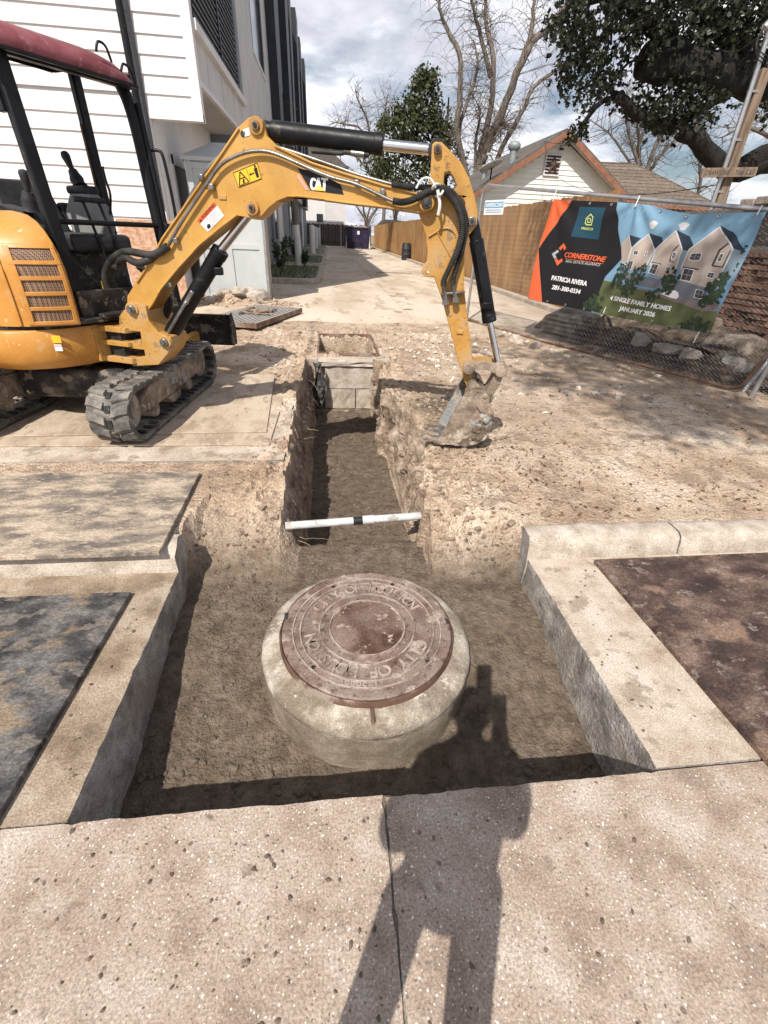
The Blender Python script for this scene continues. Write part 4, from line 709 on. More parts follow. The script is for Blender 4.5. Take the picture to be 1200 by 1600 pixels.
MB().bar(bp(2.04, 1.225, -.005), bp(2.2, 1.245, -.005), .06, .012).build('hose_bracket', 'pipe_steel', EX, bevel=.002)
# white rope tied round the hoses
MB().tube([bp(1.965+.032*math.cos(a), 1.79+.03*math.sin(a), -.05+.045*math.sin(a*2)) for a in np.linspace(0, 12.4, 50)], .007, 6).build('tied_rope', 'tie', EX)
MB().tube(smooth_path([bp(1.965, 1.79, -.07), bp(1.985, 1.72, -.072), bp(1.98, 1.665, -.06)], 5), .010, 6).build('tied_rope', 'tie', EX)
MB().tube(smooth_path([bp(1.955, 1.80, -.06), bp(1.915, 1.845, -.06), bp(1.865, 1.84, -.05), bp(1.835, 1.795, -.05)], 5), .006, 6).build('tied_rope', 'tie', EX)
# hoses from the machine to the boom lines
for a, b, k in (((-.30, 1.33), (.187, 1.428), 0), ((-.32, 1.29), (.084, 1.374), .05)):
    MB().tube(smooth_path([bp(-.42, 1.02, .16+k), bp(-.44, 1.18, .14+k), bp(a[0]-.06, a[1]-.03, .12+k), bp(a[0]+.12, a[1]+.05, .06), bp(b[0]-.13, b[1]-.055, -.02), bp(*b, -.03 if not k else .02)], 7), .024, 12).build('feed_hose', 'hose', EX)
pth, rs = corr(smooth_path([bp(-.33+.11*math.cos(a), 1.16+.13*math.sin(a), .13+.02*i) for i, a in enumerate(np.linspace(1.2, 5.0, 7))], 6), .036, .02, .003); MB().tube(pth, rs, 12).build('ribbed_hose', 'hose', EX)
for k in range(3):
    MB().tube(smooth_path([bp(-.2+.02*k, 1.28, .2), bp(-.11, 1.2-.03*k, .19), bp(-.03+.02*k, 1.06, .2), bp(-.1, .86, .2)], 6), .015, 8).build('feed_hose', 'hose', EX)
# boom foot details
MB().box(bp(.13, 1.19, -.004), (.04, .01, .035), (BU, BN, BV)).build('bolt_pad', 'black_dirty', boom, bevel=.004)
MB().box(bp(.60, 1.715, -.003), (.05, .008, .025), (BU, BN, BV)).build('bolt_pad', 'yellow_dirty', boom, bevel=.003)
MB().box(bp(1.60, 1.765, -.003), (.03, .008, .06), (BU, BN, BV)).build('bolt_pad', 'yellow', boom, bevel=.003)
# stick
stick = bprism(STICK, .03, .14, [STICK_H1, STICK_H2, [(LUGHOLE[0][0]+.014*math.cos(a), LUGHOLE[0][1]+.014*math.sin(a)) for a in np.linspace(0, 6.283, 13)[:-1]]]).build('stick', 'yellow_dirty', EX, bevel=.005)
MB().tube(smooth_path([bp(1.93, 1.55, .024), bp(2.03, 1.60, .024), bp(2.1, 1.57, .024), bp(2.13, 1.47, .024)], 6), .006, 6).build('weld_bead', 'yellow_dirty', stick)
MB().bar(bp(1.98, 1.585, .027), bp(2.15, 1.36, .027), .008, .012, BN).build('rib', 'yellow_dirty', stick)
MB().box(bp(2.2, .985, .026), (.045, .012, .025), (BU, BN, BV)).build('bolt_pad', 'yellow_dirty', stick, bevel=.003)
for (s, z), r, m2 in zip(STICK_PIN, (.024, .026, .034, .03), ('galv_rust', 'pipe_steel', 'muddy', 'muddy')): pin('pivot_pin', s, z, .02, r, .1, EX, m2, None)
def link(name, pts, w, o0, o1, mat):
    P = [Vector(p) for p in smooth_path([(a, b, 0) for a, b in pts], 6)]; U_ = []; D_ = []
    for i, p in enumerate(P):
        t = (P[min(i+1, len(P)-1)]-P[max(i-1, 0)]).normalized(); nn = Vector((-t.y, t.x, 0)); U_.append(p+nn*w); D_.append(p-nn*w)
    o = bprism([(p.x, p.y) for p in U_]+[(p.x, p.y) for p in reversed(D_)], o0, o1).build(name, mat, EX, bevel=.005)
    for p in (P[0], P[-1]):
        MB().tube([bp(p.x, p.y, o0-.012), bp(p.x, p.y, o1+.004)], w*1.55, 20).build('link_boss', mat, o, bevel=.005)
    return o
link('guide_link', LINK1, .027, -.02, .022, 'muddy'); link('guide_link', LINK1, .027, .15, .19, 'yellow_dirty'); link('bucket_link', LINK2, .034, .01, .16, 'muddy')
for s, z in BUCKPIN: MB().tube([bp(s, z, -.03), bp(s, z, .22)], .036, 18).build('bucket_pin', 'muddy', EX, bevel=.004)
# bucket
B0, B1 = -.13, .30
bk = empty('bucket', (0, 0, 0)); bk.parent = EX
def subdiv_noise(o, amp, sc, seed=1, cuts=2):
    me = o.data; b = bmesh.new(); b.from_mesh(me); bmesh.ops.triangulate(b, faces=[f for f in b.faces if len(f.verts) > 4])
    for _ in range(cuts):
        bmesh.ops.subdivide_edges(b, edges=[e_ for e_ in b.edges if e_.calc_length() > .02], cuts=1, use_grid_fill=True)
    co = np.array([v.co[:] for v in b.verts]); n_ = fbm(co[:, 0]+co[:, 2]*.7, co[:, 1]+co[:, 2]*1.3, sc, 4, seed); b.normal_update()
    for v, k in zip(b.verts, n_): v.co += v.normal*float(k)*amp
    b.to_mesh(me); b.free(); me.polygons.foreach_set('use_smooth', [True]*len(me.polygons)); return o
side = [tuple(p[:2]) for p in smooth_path([(a, b, 0) for a, b in BUCKET], 4)]
bso = bprism(side, B0, B0+.03).build('side_plate', 'muddy', bk); subdiv_noise(bso, .022, 16, 3, 4)
bprism(side, B1-.018, B1).build('side_plate', 'muddy', bk, bevel=.004)
shell = [Vector((a, b)) for a, b in side[8:]]; inn = [p+(Vector((2.30, .42))-p).normalized()*.018 for p in shell]
bso = bprism([tuple(p) for p in shell]+[tuple(p) for p in reversed(inn)], B0+.004, B1-.004).build('shell', 'muddy', bk); subdiv_noise(bso, .018, 14, 5, 3)
for k in range(26):
    rg_ = random.Random(k); i_ = rg_.randrange(10, len(side)-2); p_ = Vector(side[i_]).lerp(Vector((2.32, .43)), rg_.uniform(.0, .6)); r0_ = rg_.uniform(.012, .035); c_ = bp(p_.x, p_.y, B0-.002); b_ = bmesh.new(); bmesh.ops.create_icosphere(b_, subdivisions=2, radius=r0_)
    mbk = MB(); b_.verts.index_update(); mbk.add([c_+Vector((v.co.x*(1+.5*fb1(v.co.x*30, v.co.z*30, 1, k)), v.co.y*.45, v.co.z*(1+.5*fb1(v.co.z*30, v.co.x*30, 1, k+9)))) for v in b_.verts], [tuple(v.index for v in f.verts) for f in b_.faces]); b_.free(); mbk.build('mud_lump', 'muddy', bk, smooth=60)
for k in range(4):
    o_ = B0+.05+k*.11
    bprism([(2.13, .187), (2.13, .218), (2.02, .232), (2.0, .222)], o_-.025, o_+.025).build('tooth', 'muddy', bk, bevel=.004)
bprism([(2.17, .19), (2.17, .212), (2.085, .215), (2.085, .192)], B0, B1).build('cutting_edge', 'pipe_steel', bk, bevel=.003)
# decals
def decal(name, poly, mat, off, par=boom): return bprism(poly, -off, -off+.0008).build(name, mat, par, smooth=0)
dk = decal('decal', DECAL_BLK, 'p_black', .003); decal('decal_stripe', DECAL_PINK, 'd_pink', .003)
for ch, x0_, x1_ in (('C', 1.176, 1.207), ('A', 1.208, 1.246), ('T', 1.246, 1.282)):
    for dx, of in ((0, 0), (.004, .0003), (-.004, .0005)):
        mb = MB(); text_on(mb, ch, (x0_+dx-.003, 1.774), (x1_+dx-.003, 1.771), .062, BO, BU, BV, BN, -.0045-of)
        mb.build('letter', 'd_cat', dk, smooth=0, fix=False)
decal('emblem', CATTRI, 'd_tri', .0055, dk)
dy = decal('warning_decal', DEC_Y, 'd_yellow', .003)
q4 = lambda Q, u, v: tuple(Vector(Q[3]).lerp(Vector(Q[2]), u).lerp(Vector(Q[0]).lerp(Vector(Q[1]), u), v))
def mark(Q, uv, name, mat, par, off=.0045): return decal(name, [q4(Q, *p) for p in uv], mat, off, par)
for a, b in (((.06, .08), (.48, .1)), ((.48, .1), (.27, .9)), ((.27, .9), (.06, .08))):
    p, q = Vector(a), Vector(b); nn = Vector((-(q-p).y, (q-p).x)).normalized()*.022; mark(DEC_Y, [tuple(p+nn), tuple(q+nn), tuple(q-nn), tuple(p-nn)], 'pictogram', 'p_black', dy)
for uv in ([(.22, .15), (.31, .15), (.34, .4), (.27, .38)], [(.18, .44), (.38, .44), (.36, .5), (.2, .5)], [(.82, .15), (.92, .15), (.94, .75), (.8, .75)], [(.84, .78), (.91, .78), (.91, .93), (.84, .93)], [(.62, .46), (.78, .46), (.78, .53), (.62, .53)], [(.57, .5), (.64, .38), (.64, .61)], [(.53, .1), (.545, .1), (.545, .9), (.53, .9)]): mark(DEC_Y, uv, 'pictogram', 'p_black', dy)
for uv in ([(0, 0), (1, 0), (1, .035), (0, .035)], [(0, .965), (1, .965), (1, 1), (0, 1)], [(0, 0), (.018, 0), (.018, 1), (0, 1)], [(.982, 0), (1, 0), (1, 1), (.982, 1)]): mark(DEC_Y, uv, 'border', 'p_black', dy)
dw = decal('warning_decal', DEC_W, 'p_white', .003)
mark(DEC_W, [(0, .72), (1, .72), (1, 1), (0, 1)], 'header', 'd_red', dw, .0038)
mb = MB(); text_on(mb, 'WARNING', q4(DEC_W, .2, .79), q4(DEC_W, .93, .79), .018, BO, BU, BV, BN, -.0048); split_build(mb, 'letter', 'p_black', dw)
mark(DEC_W, [(.06, .78), (.17, .78), (.115, .96)], 'pictogram', 'p_black', dw, .0048)
for k in range(6): mark(DEC_W, [(.42, .62-.095*k), (.9-.1*(k % 3 == 2), .62-.095*k), (.9-.1*(k % 3 == 2), .585-.095*k), (.42, .585-.095*k)], 'text_line', 'p_grey', dw, .0042)
mark(DEC_W, [(.1, .08), (.26, .08), (.3, .3), (.2, .36), (.1, .25)], 'pictogram', 'p_black', dw, .0042); mark(DEC_W, [(.365, 0), (.38, 0), (.38, .72), (.365, .72)], 'border', 'p_black', dw, .0042)
decal('label', DEC_W2, 'p_white', .003)
# swing bracket
br = bprism(BRACKET, -.04, .21).build('swing_bracket', 'yellow_dirty', EX, bevel=.006)
for s, z in BRK_PIN:
    MB().tube([bp(s, z, -.05), bp(s, z, .22)], .047, 22).build('boss', 'yellow_dirty', br, bevel=.004); o_ = MB().tube([bp(s, z, -.07), bp(s, z, -.04)], .03, 16).build('pivot_pin', 'pipe_steel', br, bevel=.005)
    MB().tube([bp(s, z, -.085), bp(s, z, -.065)], .017, 6).build('bolt', 'pipe_steel', o_)
# ---- upper structure (own axes: forward, left)
HC = Vector((-2.05, 4.24, 0)); HF = Vector((math.cos(R(-35)), math.sin(R(-35)), 0)); HL = Vector((-HF.y, HF.x, 0)); UP = Vector((0, 0, 1)); HAX = (HF, HL, UP)
def hp(f, l, z): return HC+HF*f+HL*l+UP*z
def hbox(name, c, s, mat, par=EX, bevel=.008, seg=2): return MB().box(hp(*c), s, HAX).build(name, mat, par, bevel=bevel, seg=seg)
half = [(.50, -.05), (.505, -.22), (.49, -.38), (.42, -.55), (.30, -.69), (.12, -.76), (-.15, -.78), (-.42, -.72), (-.66, -.55), (-.8, -.3), (-.84, 0)]
outl = smooth_path([(a, b, 0) for a, b in half+[(a, -b) for a, b in half[-2::-1]]], 4)
def loft(levels, name, mat, par=EX, smooth=50):
    mb = MB(); n = len(outl); vs = []
    for z, k in levels: vs += [hp(p[0]*k, p[1]*k, z) for p in outl]
    fs = [(i*n+j, i*n+(j+1) % n, (i+1)*n+(j+1) % n, (i+1)*n+j) for i in range(len(levels)-1) for j in range(n)]+[tuple(range(n)), tuple((len(levels)-1)*n+j for j in range(n))]
    return mb.add(vs, fs).build(name, mat, par, smooth=smooth)
skirt = loft([(.625, .90), (.632, .93), (.70, .985), (.76, 1.0), (.885, 1.0), (.897, .985)], 'frame_skirt', 'yellow_body')
loft([(.89, .95), (.922, .95)], 'deck_gap', 'black_dirty')
loft([(.56, .55), (.64, .6)], 'slew_ring', 'black_dirty')
# sticker pair on the skirt
def on_skirt(px_f, px_l, z, wd, hh, mat, name, off=.004):
    d = Vector((.14, -.17)).normalized(); t = Vector((d.y*-1, d.x)); t = Vector((.17/.22, .14/.22)); t = Vector((-(-.17), .14)).normalized()
    c = Vector((px_f, px_l)); nrm = Vector((t.y, -t.x)); c = c+nrm*off
    a = c-t*wd/2; b = c+t*wd/2
    mb = MB().add([hp(a.x, a.y, z-hh/2), hp(b.x, b.y, z-hh/2), hp(b.x, b.y, z+hh/2), hp(a.x, a.y, z+hh/2)], [(0, 1, 2, 3)]); return mb.build(name, mat, skirt, smooth=0, fix=False)
# hood on the right with five mesh grilles in its front
fq = [(-.30, .57), (-.36, .555), (-.42, .525), (-.48, .485), (-.55, .43), (-.61, .37), (-.66, .30), (-.71, .20), (-.745, .08), (-.76, -.1), (-.75, -.3), (-.70, -.5), (-.6, -.66)]
vz = [(.925, 0, 0), (1.0, .004, 0), (1.15, .006, 0), (1.28, 0, .0), (1.36, -.022, .01), (1.43, -.06, .03), (1.49, -.105, .055), (1.54, -.165, .10), (1.575, -.25, .16), (1.595, -.40, .25)]
mb = MB(); vs = []
def hood_pt(q, i, out=0.):
    l, f = q; z, df, dl = vz[i] if not isinstance(i, float) else None
    return (f+df, l+dl*min(1, (-.30-l)/.3), z)
for i in range(len(vz)):
    vs += [hp(*hood_pt(q, i)) for q in fq]
n = len(fq); fs = [(i*n+j, i*n+j+1, (i+1)*n+j+1, (i+1)*n+j) for i in range(len(vz)-1) for j in range(n-1)]
base = len(vs); 
for i in range(len(vz)): vs.append(hp(-.55, -.30, vz[i][0]))
fs += [(i*n, (i+1)*n, base+i+1, base+i) for i in range(len(vz)-1)]+[((i+1)*n+n-1, i*n+n-1, base+i, base+i+1) for i in range(len(vz)-1)]
fs += [tuple((len(vz)-1)*n+j for j in range(n))+(base+len(vz)-1,)]
hood = mb.add(vs, fs).build('engine_hood', 'yellow_body', EX, smooth=35, bevel=.012, seg=3)
def hood_at(t, z, off=0.):
    """point on the front of the hood: t along the plan curve (0..1 over the first six spans), z height"""
    k = t*6; i = min(int(k), 5); u = k-i; a, b = Vector(fq[i]), Vector(fq[i+1]); p = a.lerp(b, u); tg = (b-a).normalized(); nrm = Vector((-tg.x*1., tg.y)) if False else Vector((tg.y, -tg.x))
    zz_ = [v[0] for v in vz]; df = float(np.interp(z, zz_, [v[1] for v in vz])); dl = float(np.interp(z, zz_, [v[2] for v in vz]))*min(1, (-.30-p.x)/.3)
    fwd, lf = p.y+df, p.x+dl
    nf, nl = -(b.x-a.x), (b.y-a.y); L = math.hypot(nf, nl); nf, nl = nf/L, nl/L
    return hp(fwd+nf*off, lf+nl*off, z)
MT['mesh'] = MAT('perforated_grille', [(.3, (.22, .13, .08)), (.7, (.32, .20, .13))], 5, .6, bump=0, spots=[('vr', 105, .40, .45, (.006, .005, .004))])
def hood_panel(name, t0, t1, z0, z1, off, th, mat, par, nt_=6, nz=3):
    mb = MB(); vs = []
    for o_ in (off, off+th):
        for i in range(nz+1):
            for j in range(nt_+1): vs.append(hood_at(t0+(t1-t0)*j/nt_, z0+(z1-z0)*i/nz, o_))
    w_ = nt_+1; q = w_*(nz+1); fs = [(q+i*w_+j, q+i*w_+j+1, q+(i+1)*w_+j+1, q+(i+1)*w_+j) for i in range(nz) for j in range(nt_)]
    rim = [j for j in range(nt_+1)]+[i*w_+nt_ for i in range(1, nz+1)]+[nz*w_+j for j in range(nt_-1, -1, -1)]+[i*w_ for i in range(nz-1, 0, -1)]
    fs += [(rim[i], rim[(i+1) % len(rim)], q+rim[(i+1) % len(rim)], q+rim[i]) for i in range(len(rim))]
    return mb.add(vs, fs).build(name, mat, par, smooth=30, bevel=.003 if th > .005 else 0)
zs_ = [.945+.0915*k for k in range(6)]
for k in range(5): hood_panel('grille', .10, .66, zs_[k]+.008, zs_[k]+.088, .001, .003, 'mesh', hood)
for k in range(6): hood_panel('grille_bar', .05, .70, zs_[k]-.012, zs_[k]+.012, .002, .013, 'yellow_body', hood)
hood_panel('grille_frame', .05, .12, zs_[0]-.005, zs_[5], .002, .0135, 'yellow_body', hood, 2, 6); hood_panel('grille_frame', .63, .70, zs_[0]-.005, zs_[5], .002, .0135, 'yellow_body', hood, 2, 6)
hood_panel('ridge', .78, .82, .93, 1.45, .001, .010, 'yellow_body', hood, 2, 8)
# stickers on skirt
on_skirt(.455, -.47, .835, .115, .05, 'd_yellow', 'warning_decal'); on_skirt(.455, -.47, .778, .10, .045, 'p_white', 'warning_decal'); on_skirt(.455, -.47, .79, .10, .006, 'd_red', 'warning_decal', .0046)
for k in range(3): on_skirt(.475-.02*0, -.45, .776-.01*k, .04, .004, 'p_grey', 'text_line', .0046)
on_skirt(.44, -.488, .832, .03, .03, 'p_black', 'pictogram', .0046); on_skirt(.468, -.455, .832, .022, .034, 'p_black', 'pictogram', .0046)
# front of the frame that carries the bracket
for z_, h_ in ((.875, .04), (.775, .035), (.655, .045)): MB().prism([(.36, -.19), (.60, -.13), (.74, -.10), (.76, .02), (.74, .10), (.60, .16), (.36, .2)], HC, HF, HL, UP, z_-h_/2, z_+h_/2).build('mount_plate', 'yellow_dirty', EX, bevel=.004)
MB().prism([(.36, -.2), (.52, -.2), (.50, .2), (.36, .2)], HC, HF, HL, UP, .64, .88).build('mount_block', 'yellow_dirty', EX, bevel=.006)
MB().prism([(.5, -.11), (.66, -.09), (.66, .1), (.5, .12)], HC, HF, HL, UP, .66, .86).build('mount_core', 'black_dirty', EX)
# cab floor, kick panel, seat, consoles
hbox('floor_plate', (.1, .18, .94), (.95, .92, .035), 'black_dirty'); hbox('kick_panel', (.50, .18, 1.03), (.03, .84, .2), 'black_dirty'); hbox('toe_step', (.565, .2, .965), (.1, .7, .03), 'black_dirty')
hbox('seat_base', (.0, .12, 1.16), (.52, .52, .4), 'black_dirty', bevel=.02); hbox('battery_label', (.312, .12, 1.12), (.004, .07, .09), 'd_yellow', bevel=0); hbox('battery_label', (.313, .12, 1.07), (.004, .06, .035), 'p_white', bevel=0)
seat = hbox('seat_cushion', (.10, .14, 1.415), (.56, .48, .12), 'plastic', bevel=.04, seg=4)
MB().bar(hp(-.40, .16, 1.40), hp(-.62, .16, 1.80), .46, .11, HF).build('seat_back', 'plastic', EX, bevel=.04, seg=4)
hbox('rear_cover', (-.58, .15, 1.2), (.3, .95, .55), 'black_dirty', bevel=.05, seg=3)
c1 = MB().prism([(-.28, 1.44), (.12, 1.42), (.16, 1.50), (.06, 1.60), (-.22, 1.64)], HC, HF, UP, HL, -.21, -.10).build('console', 'plastic', EX, bevel=.015)
c2 = MB().prism([(-.42, 1.46), (-.04, 1.43), (.03, 1.53), (-.01, 1.66), (-.15, 1.775), (-.32, 1.75), (-.45, 1.62)], HC, HF, UP, HL, .40, .52).build('console', 'console', EX, bevel=.02, seg=3)
hbox('console_cap', (-.22, .46, 1.765), (.24, .14, .06), 'plastic', bevel=.02); hbox('armrest', (-.50, .44, 1.60), (.1, .1, .16), 'plastic', bevel=.03, seg=3)
def joystick(f, l, z, lean_f, lean_l, name='joystick'):
    r_ = empty(name, (0, 0, 0)); r_.parent = EX
    b_ = hp(f, l, z); t_ = hp(f+lean_f, l+lean_l, z+.22)
    MB().tube([b_.lerp(t_, i/8) for i in range(0, 5)], [.06, .046, .052, .040, .034], 14).build('boot', 'plastic', r_)
    MB().tube([b_.lerp(t_, k) for k in (.42, .6, .8, .95, 1.03, 1.06)], [.018, .020, .028, .034, .028, .008], 12).build('grip', 'plastic', r_)
joystick(.10, -.155, 1.60, .05, .0); joystick(-.24, .46, 1.785, -.13, .02)
for l in (.10, .22):
    tl = empty('travel_lever', (0, 0, 0)); tl.parent = EX
    MB().tube(smooth_path([hp(.50, l, 1.0), hp(.42, l, 1.32), hp(.33, l, 1.62), hp(.30, l, 1.68)], 5), .010, 8).build('rod', 'black', tl); MB().tube([hp(.30, l-.055, 1.685), hp(.30, l+.055, 1.685)], .019, 10).build('grip', 'plastic', tl, bevel=.004)
MB().tube(smooth_path([hp(.0, .50, 1.6), hp(.06, .5, 1.74), hp(.045, .5, 1.83), hp(.04, .5, 1.92)], 5), [.009]*15+[.014], 8).build('safety_lever', 'black', EX)
# roll-over frame and canopy
lean = .08
def post_pt(f, l, z): return hp(f-lean*(z-.9), l, z)
pa_, pc_ = (.47, -.215), (.45, .63)
MB().bar(post_pt(*pa_, .90), post_pt(*pa_, 2.42), .085, .06, HF).build('canopy_post', 'black', EX, bevel=.012, seg=3)
MB().tube(smooth_path([post_pt(*pc_, .95), post_pt(*pc_, 1.7), post_pt(*pc_, 2.2), hp(.29, .615, 2.40), hp(.2, .6, 2.46)], 6), .043, 14).build('canopy_post', 'black', EX)
MB().tube([post_pt(pc_[0]+.045, pc_[1]+.03, 1.2), post_pt(pc_[0]+.045, pc_[1]+.03, 2.3)], .02, 10).build('canopy_post_rib', 'black', EX)
MB().bar(hp(-.22, .63, .95), hp(-.24, .63, 2.54), .07, .06, HF).build('canopy_post', 'black', EX, bevel=.01)
MB().bar(hp(-.23, .594, 1.75), hp(-.236, .594, 2.2), .03, .005, HF).build('post_label', 'post_wood', EX)
MB().bar(hp(-.22, -.25, 1.4), hp(-.24, -.25, 2.54), .07, .06, HF).build('canopy_post', 'black', EX, bevel=.01)
MB().bar(hp(-.24, -.3, 2.535), hp(-.24, .68, 2.535), .06, .07).build('canopy_beam', 'black', EX, bevel=.01)
for l in (-.25, .63): MB().bar(hp(-.24, l, 2.53), hp(.36, l, 2.42), .06, .07).build('canopy_beam', 'black', EX, bevel=.01)
MB().prism([(.33, 2.42), (-.05, 2.42), (-.06, 2.38), (.18, 2.36), (.25, 2.28), (.28, 2.1), (.36, 2.1)], HC, HF, UP, HL, -.275, -.235).build('gusset', 'black', EX, bevel=.004)
MB().bar(hp(.33, -.33, 2.40), hp(.33, .66, 2.40), .06, .05).build('canopy_beam', 'black', EX, bevel=.008)
MB().tube([post_pt(.47, -.25, 1.545), post_pt(.47, .63, 1.545)], .017, 12).build('front_rail', 'black', EX)
MB().tube(smooth_path([post_pt(.48, .68, 2.03), post_pt(.53, .72, 2.035), post_pt(.56, .73, 1.98), post_pt(.56, .73, 1.66), post_pt(.54, .72, 1.56), post_pt(.48, .68, 1.55)], 5), .012, 10).build('grab_handle', 'black', EX)
MT['matt_black'] = MAT('matt_black_lining', [(.006, .006, .007)], 3, 1., bump=0, spec=0.)
prof = [(.455, 2.385), (.47, 2.405), (.465, 2.44), (.44, 2.47), (.40, 2.50), (.32, 2.53), (.12, 2.57), (-.2, 2.60), (-.40, 2.595), (-.46, 2.57), (-.48, 2.54), (-.46, 2.52)]
mb = MB(); vs = []; ls = [-.42, -.40, -.34, 0, .20, .34, .43, .51, .57, .61, .63]; sc_ = [.3, .8, 1, 1, 1, 1, .96, .85, .62, .38, .12]
for l, k in zip(ls, sc_):
    for f, z in prof:
        q_ = k+(1-k)*max(0, min(1, (.36-f)/.25)); vs.append(hp(f-(.03*(1-k)), l, 2.375+(z-2.375)*q_))
n = len(prof); fs = [(i*n+j, i*n+j+1, (i+1)*n+j+1, (i+1)*n+j) for i in range(len(ls)-1) for j in range(n-1)]
can = mb.add(vs, fs).build('canopy_roof', 'maroon', EX, smooth=60)
MB().bar(hp(.457, -.42, 2.378), hp(.457, .625, 2.378), .022, .02).build('roof_lip', 'black', can, bevel=.004)
MB().add([hp(.45, -.40, 2.39), hp(.45, .62, 2.39), hp(-.22, .62, 2.515), hp(-.22, -.40, 2.515), hp(-.45, .62, 2.52), hp(-.45, -.40, 2.52)], [(0, 1, 2, 3), (3, 2, 4, 5)]).build('roof_lining', 'matt_black', can, smooth=0, fix=False)
for l0 in (.46, .62):
    MB().tube(smooth_path([hp(.45, l0-.10, 2.50-.06*(l0 > .5)), hp(.46, l0-.08, 2.55-.07*(l0 > .5)), hp(.46, l0-.03, 2.54-.08*(l0 > .5)), hp(.45, l0, 2.47-.08*(l0 > .5))], 5), .008, 8).build('lamp_bracket', 'black', can)
# ---- undercarriage
TD = Vector((math.cos(R(84)), math.sin(R(84)), 0)); TN = Vector((TD.y, -TD.x, 0))     # along the track, outward
def make_track(rim, name='track', sgn=1):
    tr = empty(name, (0, 0, 0)); tr.parent = EX
    Lt, z0, z1, W = 1.86, .203, .580, .29
    r = (z1-z0)/2; pts = []
    def arc(ca, cz, a0, a1, k):
        return [(ca+r*math.cos(R(a0+(a1-a0)*i/k)), cz+r*math.sin(R(a0+(a1-a0)*i/k))) for i in range(k+1)]
    raw = [(r+(Lt-2*r)*i/24, z0) for i in range(25)][:-1]+arc(Lt-r, z0+r, -90, 90, 14)+[(Lt-r-(Lt-2*r)*i/24, z1+.0-.02*math.sin(math.pi*i/24)) for i in range(1, 24)]+arc(r, z0+r, 90, 270, 14)[:-1]
    P = [Vector((a, b)) for a, b in raw]; n = len(P)
    nor = []
    for i in range(n):
        t = (P[(i+1) % n]-P[i-1]).normalized(); nor.append(Vector((t.y, -t.x)))
    def W3(a, z, x): return rim+TD*a+UP*z-TN*x*sgn
    mb = MB(); vs = []
    for i in range(n):
        o_ = P[i]; q = P[i]-nor[i]*.028
        vs += [W3(o_.x, o_.y, .004), W3(o_.x, o_.y, W-.004), W3(q.x, q.y, W), W3(q.x, q.y, 0)]
    fs = [(i*4+j, i*4+(j+1) % 4, ((i+1) % n)*4+(j+1) % 4, ((i+1) % n)*4+j) for i in range(n) for j in range(4)]
    mb.add(vs, fs); mb.build('belt', 'rubber', tr, smooth=30)
    # arc length table
    L = [0]
    for i in range(n): L.append(L[-1]+(P[(i+1) % n]-P[i]).length)
    tot = L[-1]; cnt = 42; pit = tot/cnt
    def at(s):
        s %= tot; k = max(i for i in range(n) if L[i] <= s); u = (s-L[k])/(L[k+1]-L[k]); a, b = P[k], P[(k+1) % n]; return a.lerp(b, u), nor[k].lerp(nor[(k+1) % n], u).normalized()
    def lug(poly):
        m2 = MB(); b_ = [(x, y, -.003) for x, y in poly]; cx = sum(p[0] for p in poly)/len(poly); cy = sum(p[1] for p in poly)/len(poly)
        t_ = [(cx+(x-cx)*.95, cy+(y-cy)*.88, .012) for x, y in poly]; k = len(poly)
        m2.add(b_+t_, [tuple(range(k, 2*k))]+[(i, (i+1) % k, k+(i+1) % k, k+i) for i in range(k)]); return m2
    la = lug([(.002, -.022), (.05, -.006), (.120, .026), (.120, .084), (.045, .056), (.002, .050)]); lb = lug([(W-.002, -.022), (W-.05, -.006), (.168, .026), (.168, .084), (W-.045, .056), (W-.002, .050)])
    ma, mb_ = la.build('lug', 'rubber', None, link=False, smooth=0).data, lb.build('lug', 'rubber', None, link=False, smooth=0).data
    for i in range(cnt):
        for mesh, sh in ((ma, 0), (mb_, pit*.5)):
            p, nn = at(i*pit+sh); t = Vector((-nn.y, nn.x)); X = -TN*sgn; Y = TD*t.x+UP*t.y; Z = TD*nn.x+UP*nn.y
            M = Matrix((X, Y, Z)).transposed(); o_ = inst('lug', mesh, tr, W3(p.x, p.y, 0)); o_.rotation_euler = M.to_euler()
    mi, me_ = MB(), MB()
    for i in range(cnt):
        p, nn = at(i*pit+.02); t = Vector((-nn.y, nn.x)); ax = (-TN, TD*t.x+UP*t.y, TD*nn.x+UP*nn.y); c_ = W3(p.x, p.y, W/2)
        me_.box(c_+ax[2]*.002, (.034, .05, .012), ax); q = p-nn*.034; mi.box(W3(q.x, q.y, .05), (.06, .032, .02), ax); mi.box(W3(q.x, q.y, W-.05), (.06, .032, .02), ax)
    o_ = me_.build('steel_inserts', 'black_dirty', tr, smooth=0); o_['kind'] = 'stuff'; o_ = mi.build('inner_ridges', 'rubber_dark', tr, smooth=0); o_['kind'] = 'stuff'
    def disc(a, z, rr, x0, x1, nm2, mat): return MB().tube([W3(a, z, x0), W3(a, z, x0+.012), W3(a, z, x1)], [rr*.86, rr, rr], 26).build(nm2, mat, tr, smooth=30)
    disc(.20, .405, .135, .075, .21, 'idler', 'muddy'); disc(Lt-.2, .41, .14, .09, .2, 'sprocket', 'muddy')
    MB().tube([W3(.20, .405, .055), W3(.20, .405, .08)], .06, 18).build('hub', 'muddy', tr, smooth=30)
    for a in (.52, .88, 1.24): disc(a, .31, .062, .06, .23, 'roller', 'muddy')
    mb = MB()
    poly = [(.30, .35), (.42, .33), (1.4, .34), (1.55, .40), (1.55, .47), (1.35, .52), (.5, .52), (.34, .46)]
    mb.prism(poly, W3(0, 0, 0), TD, UP, -TN*sgn, .055, .24); fr_ = mb.build('track_frame', 'muddy', tr, bevel=.02, seg=3)
    MB().prism([(.75, .33), (1.02, .33), (.98, .27), (.8, .27)], W3(0, 0, 0), TD, UP, -TN*sgn, .05, .2).build('roller_guard', 'muddy', tr, bevel=.01)
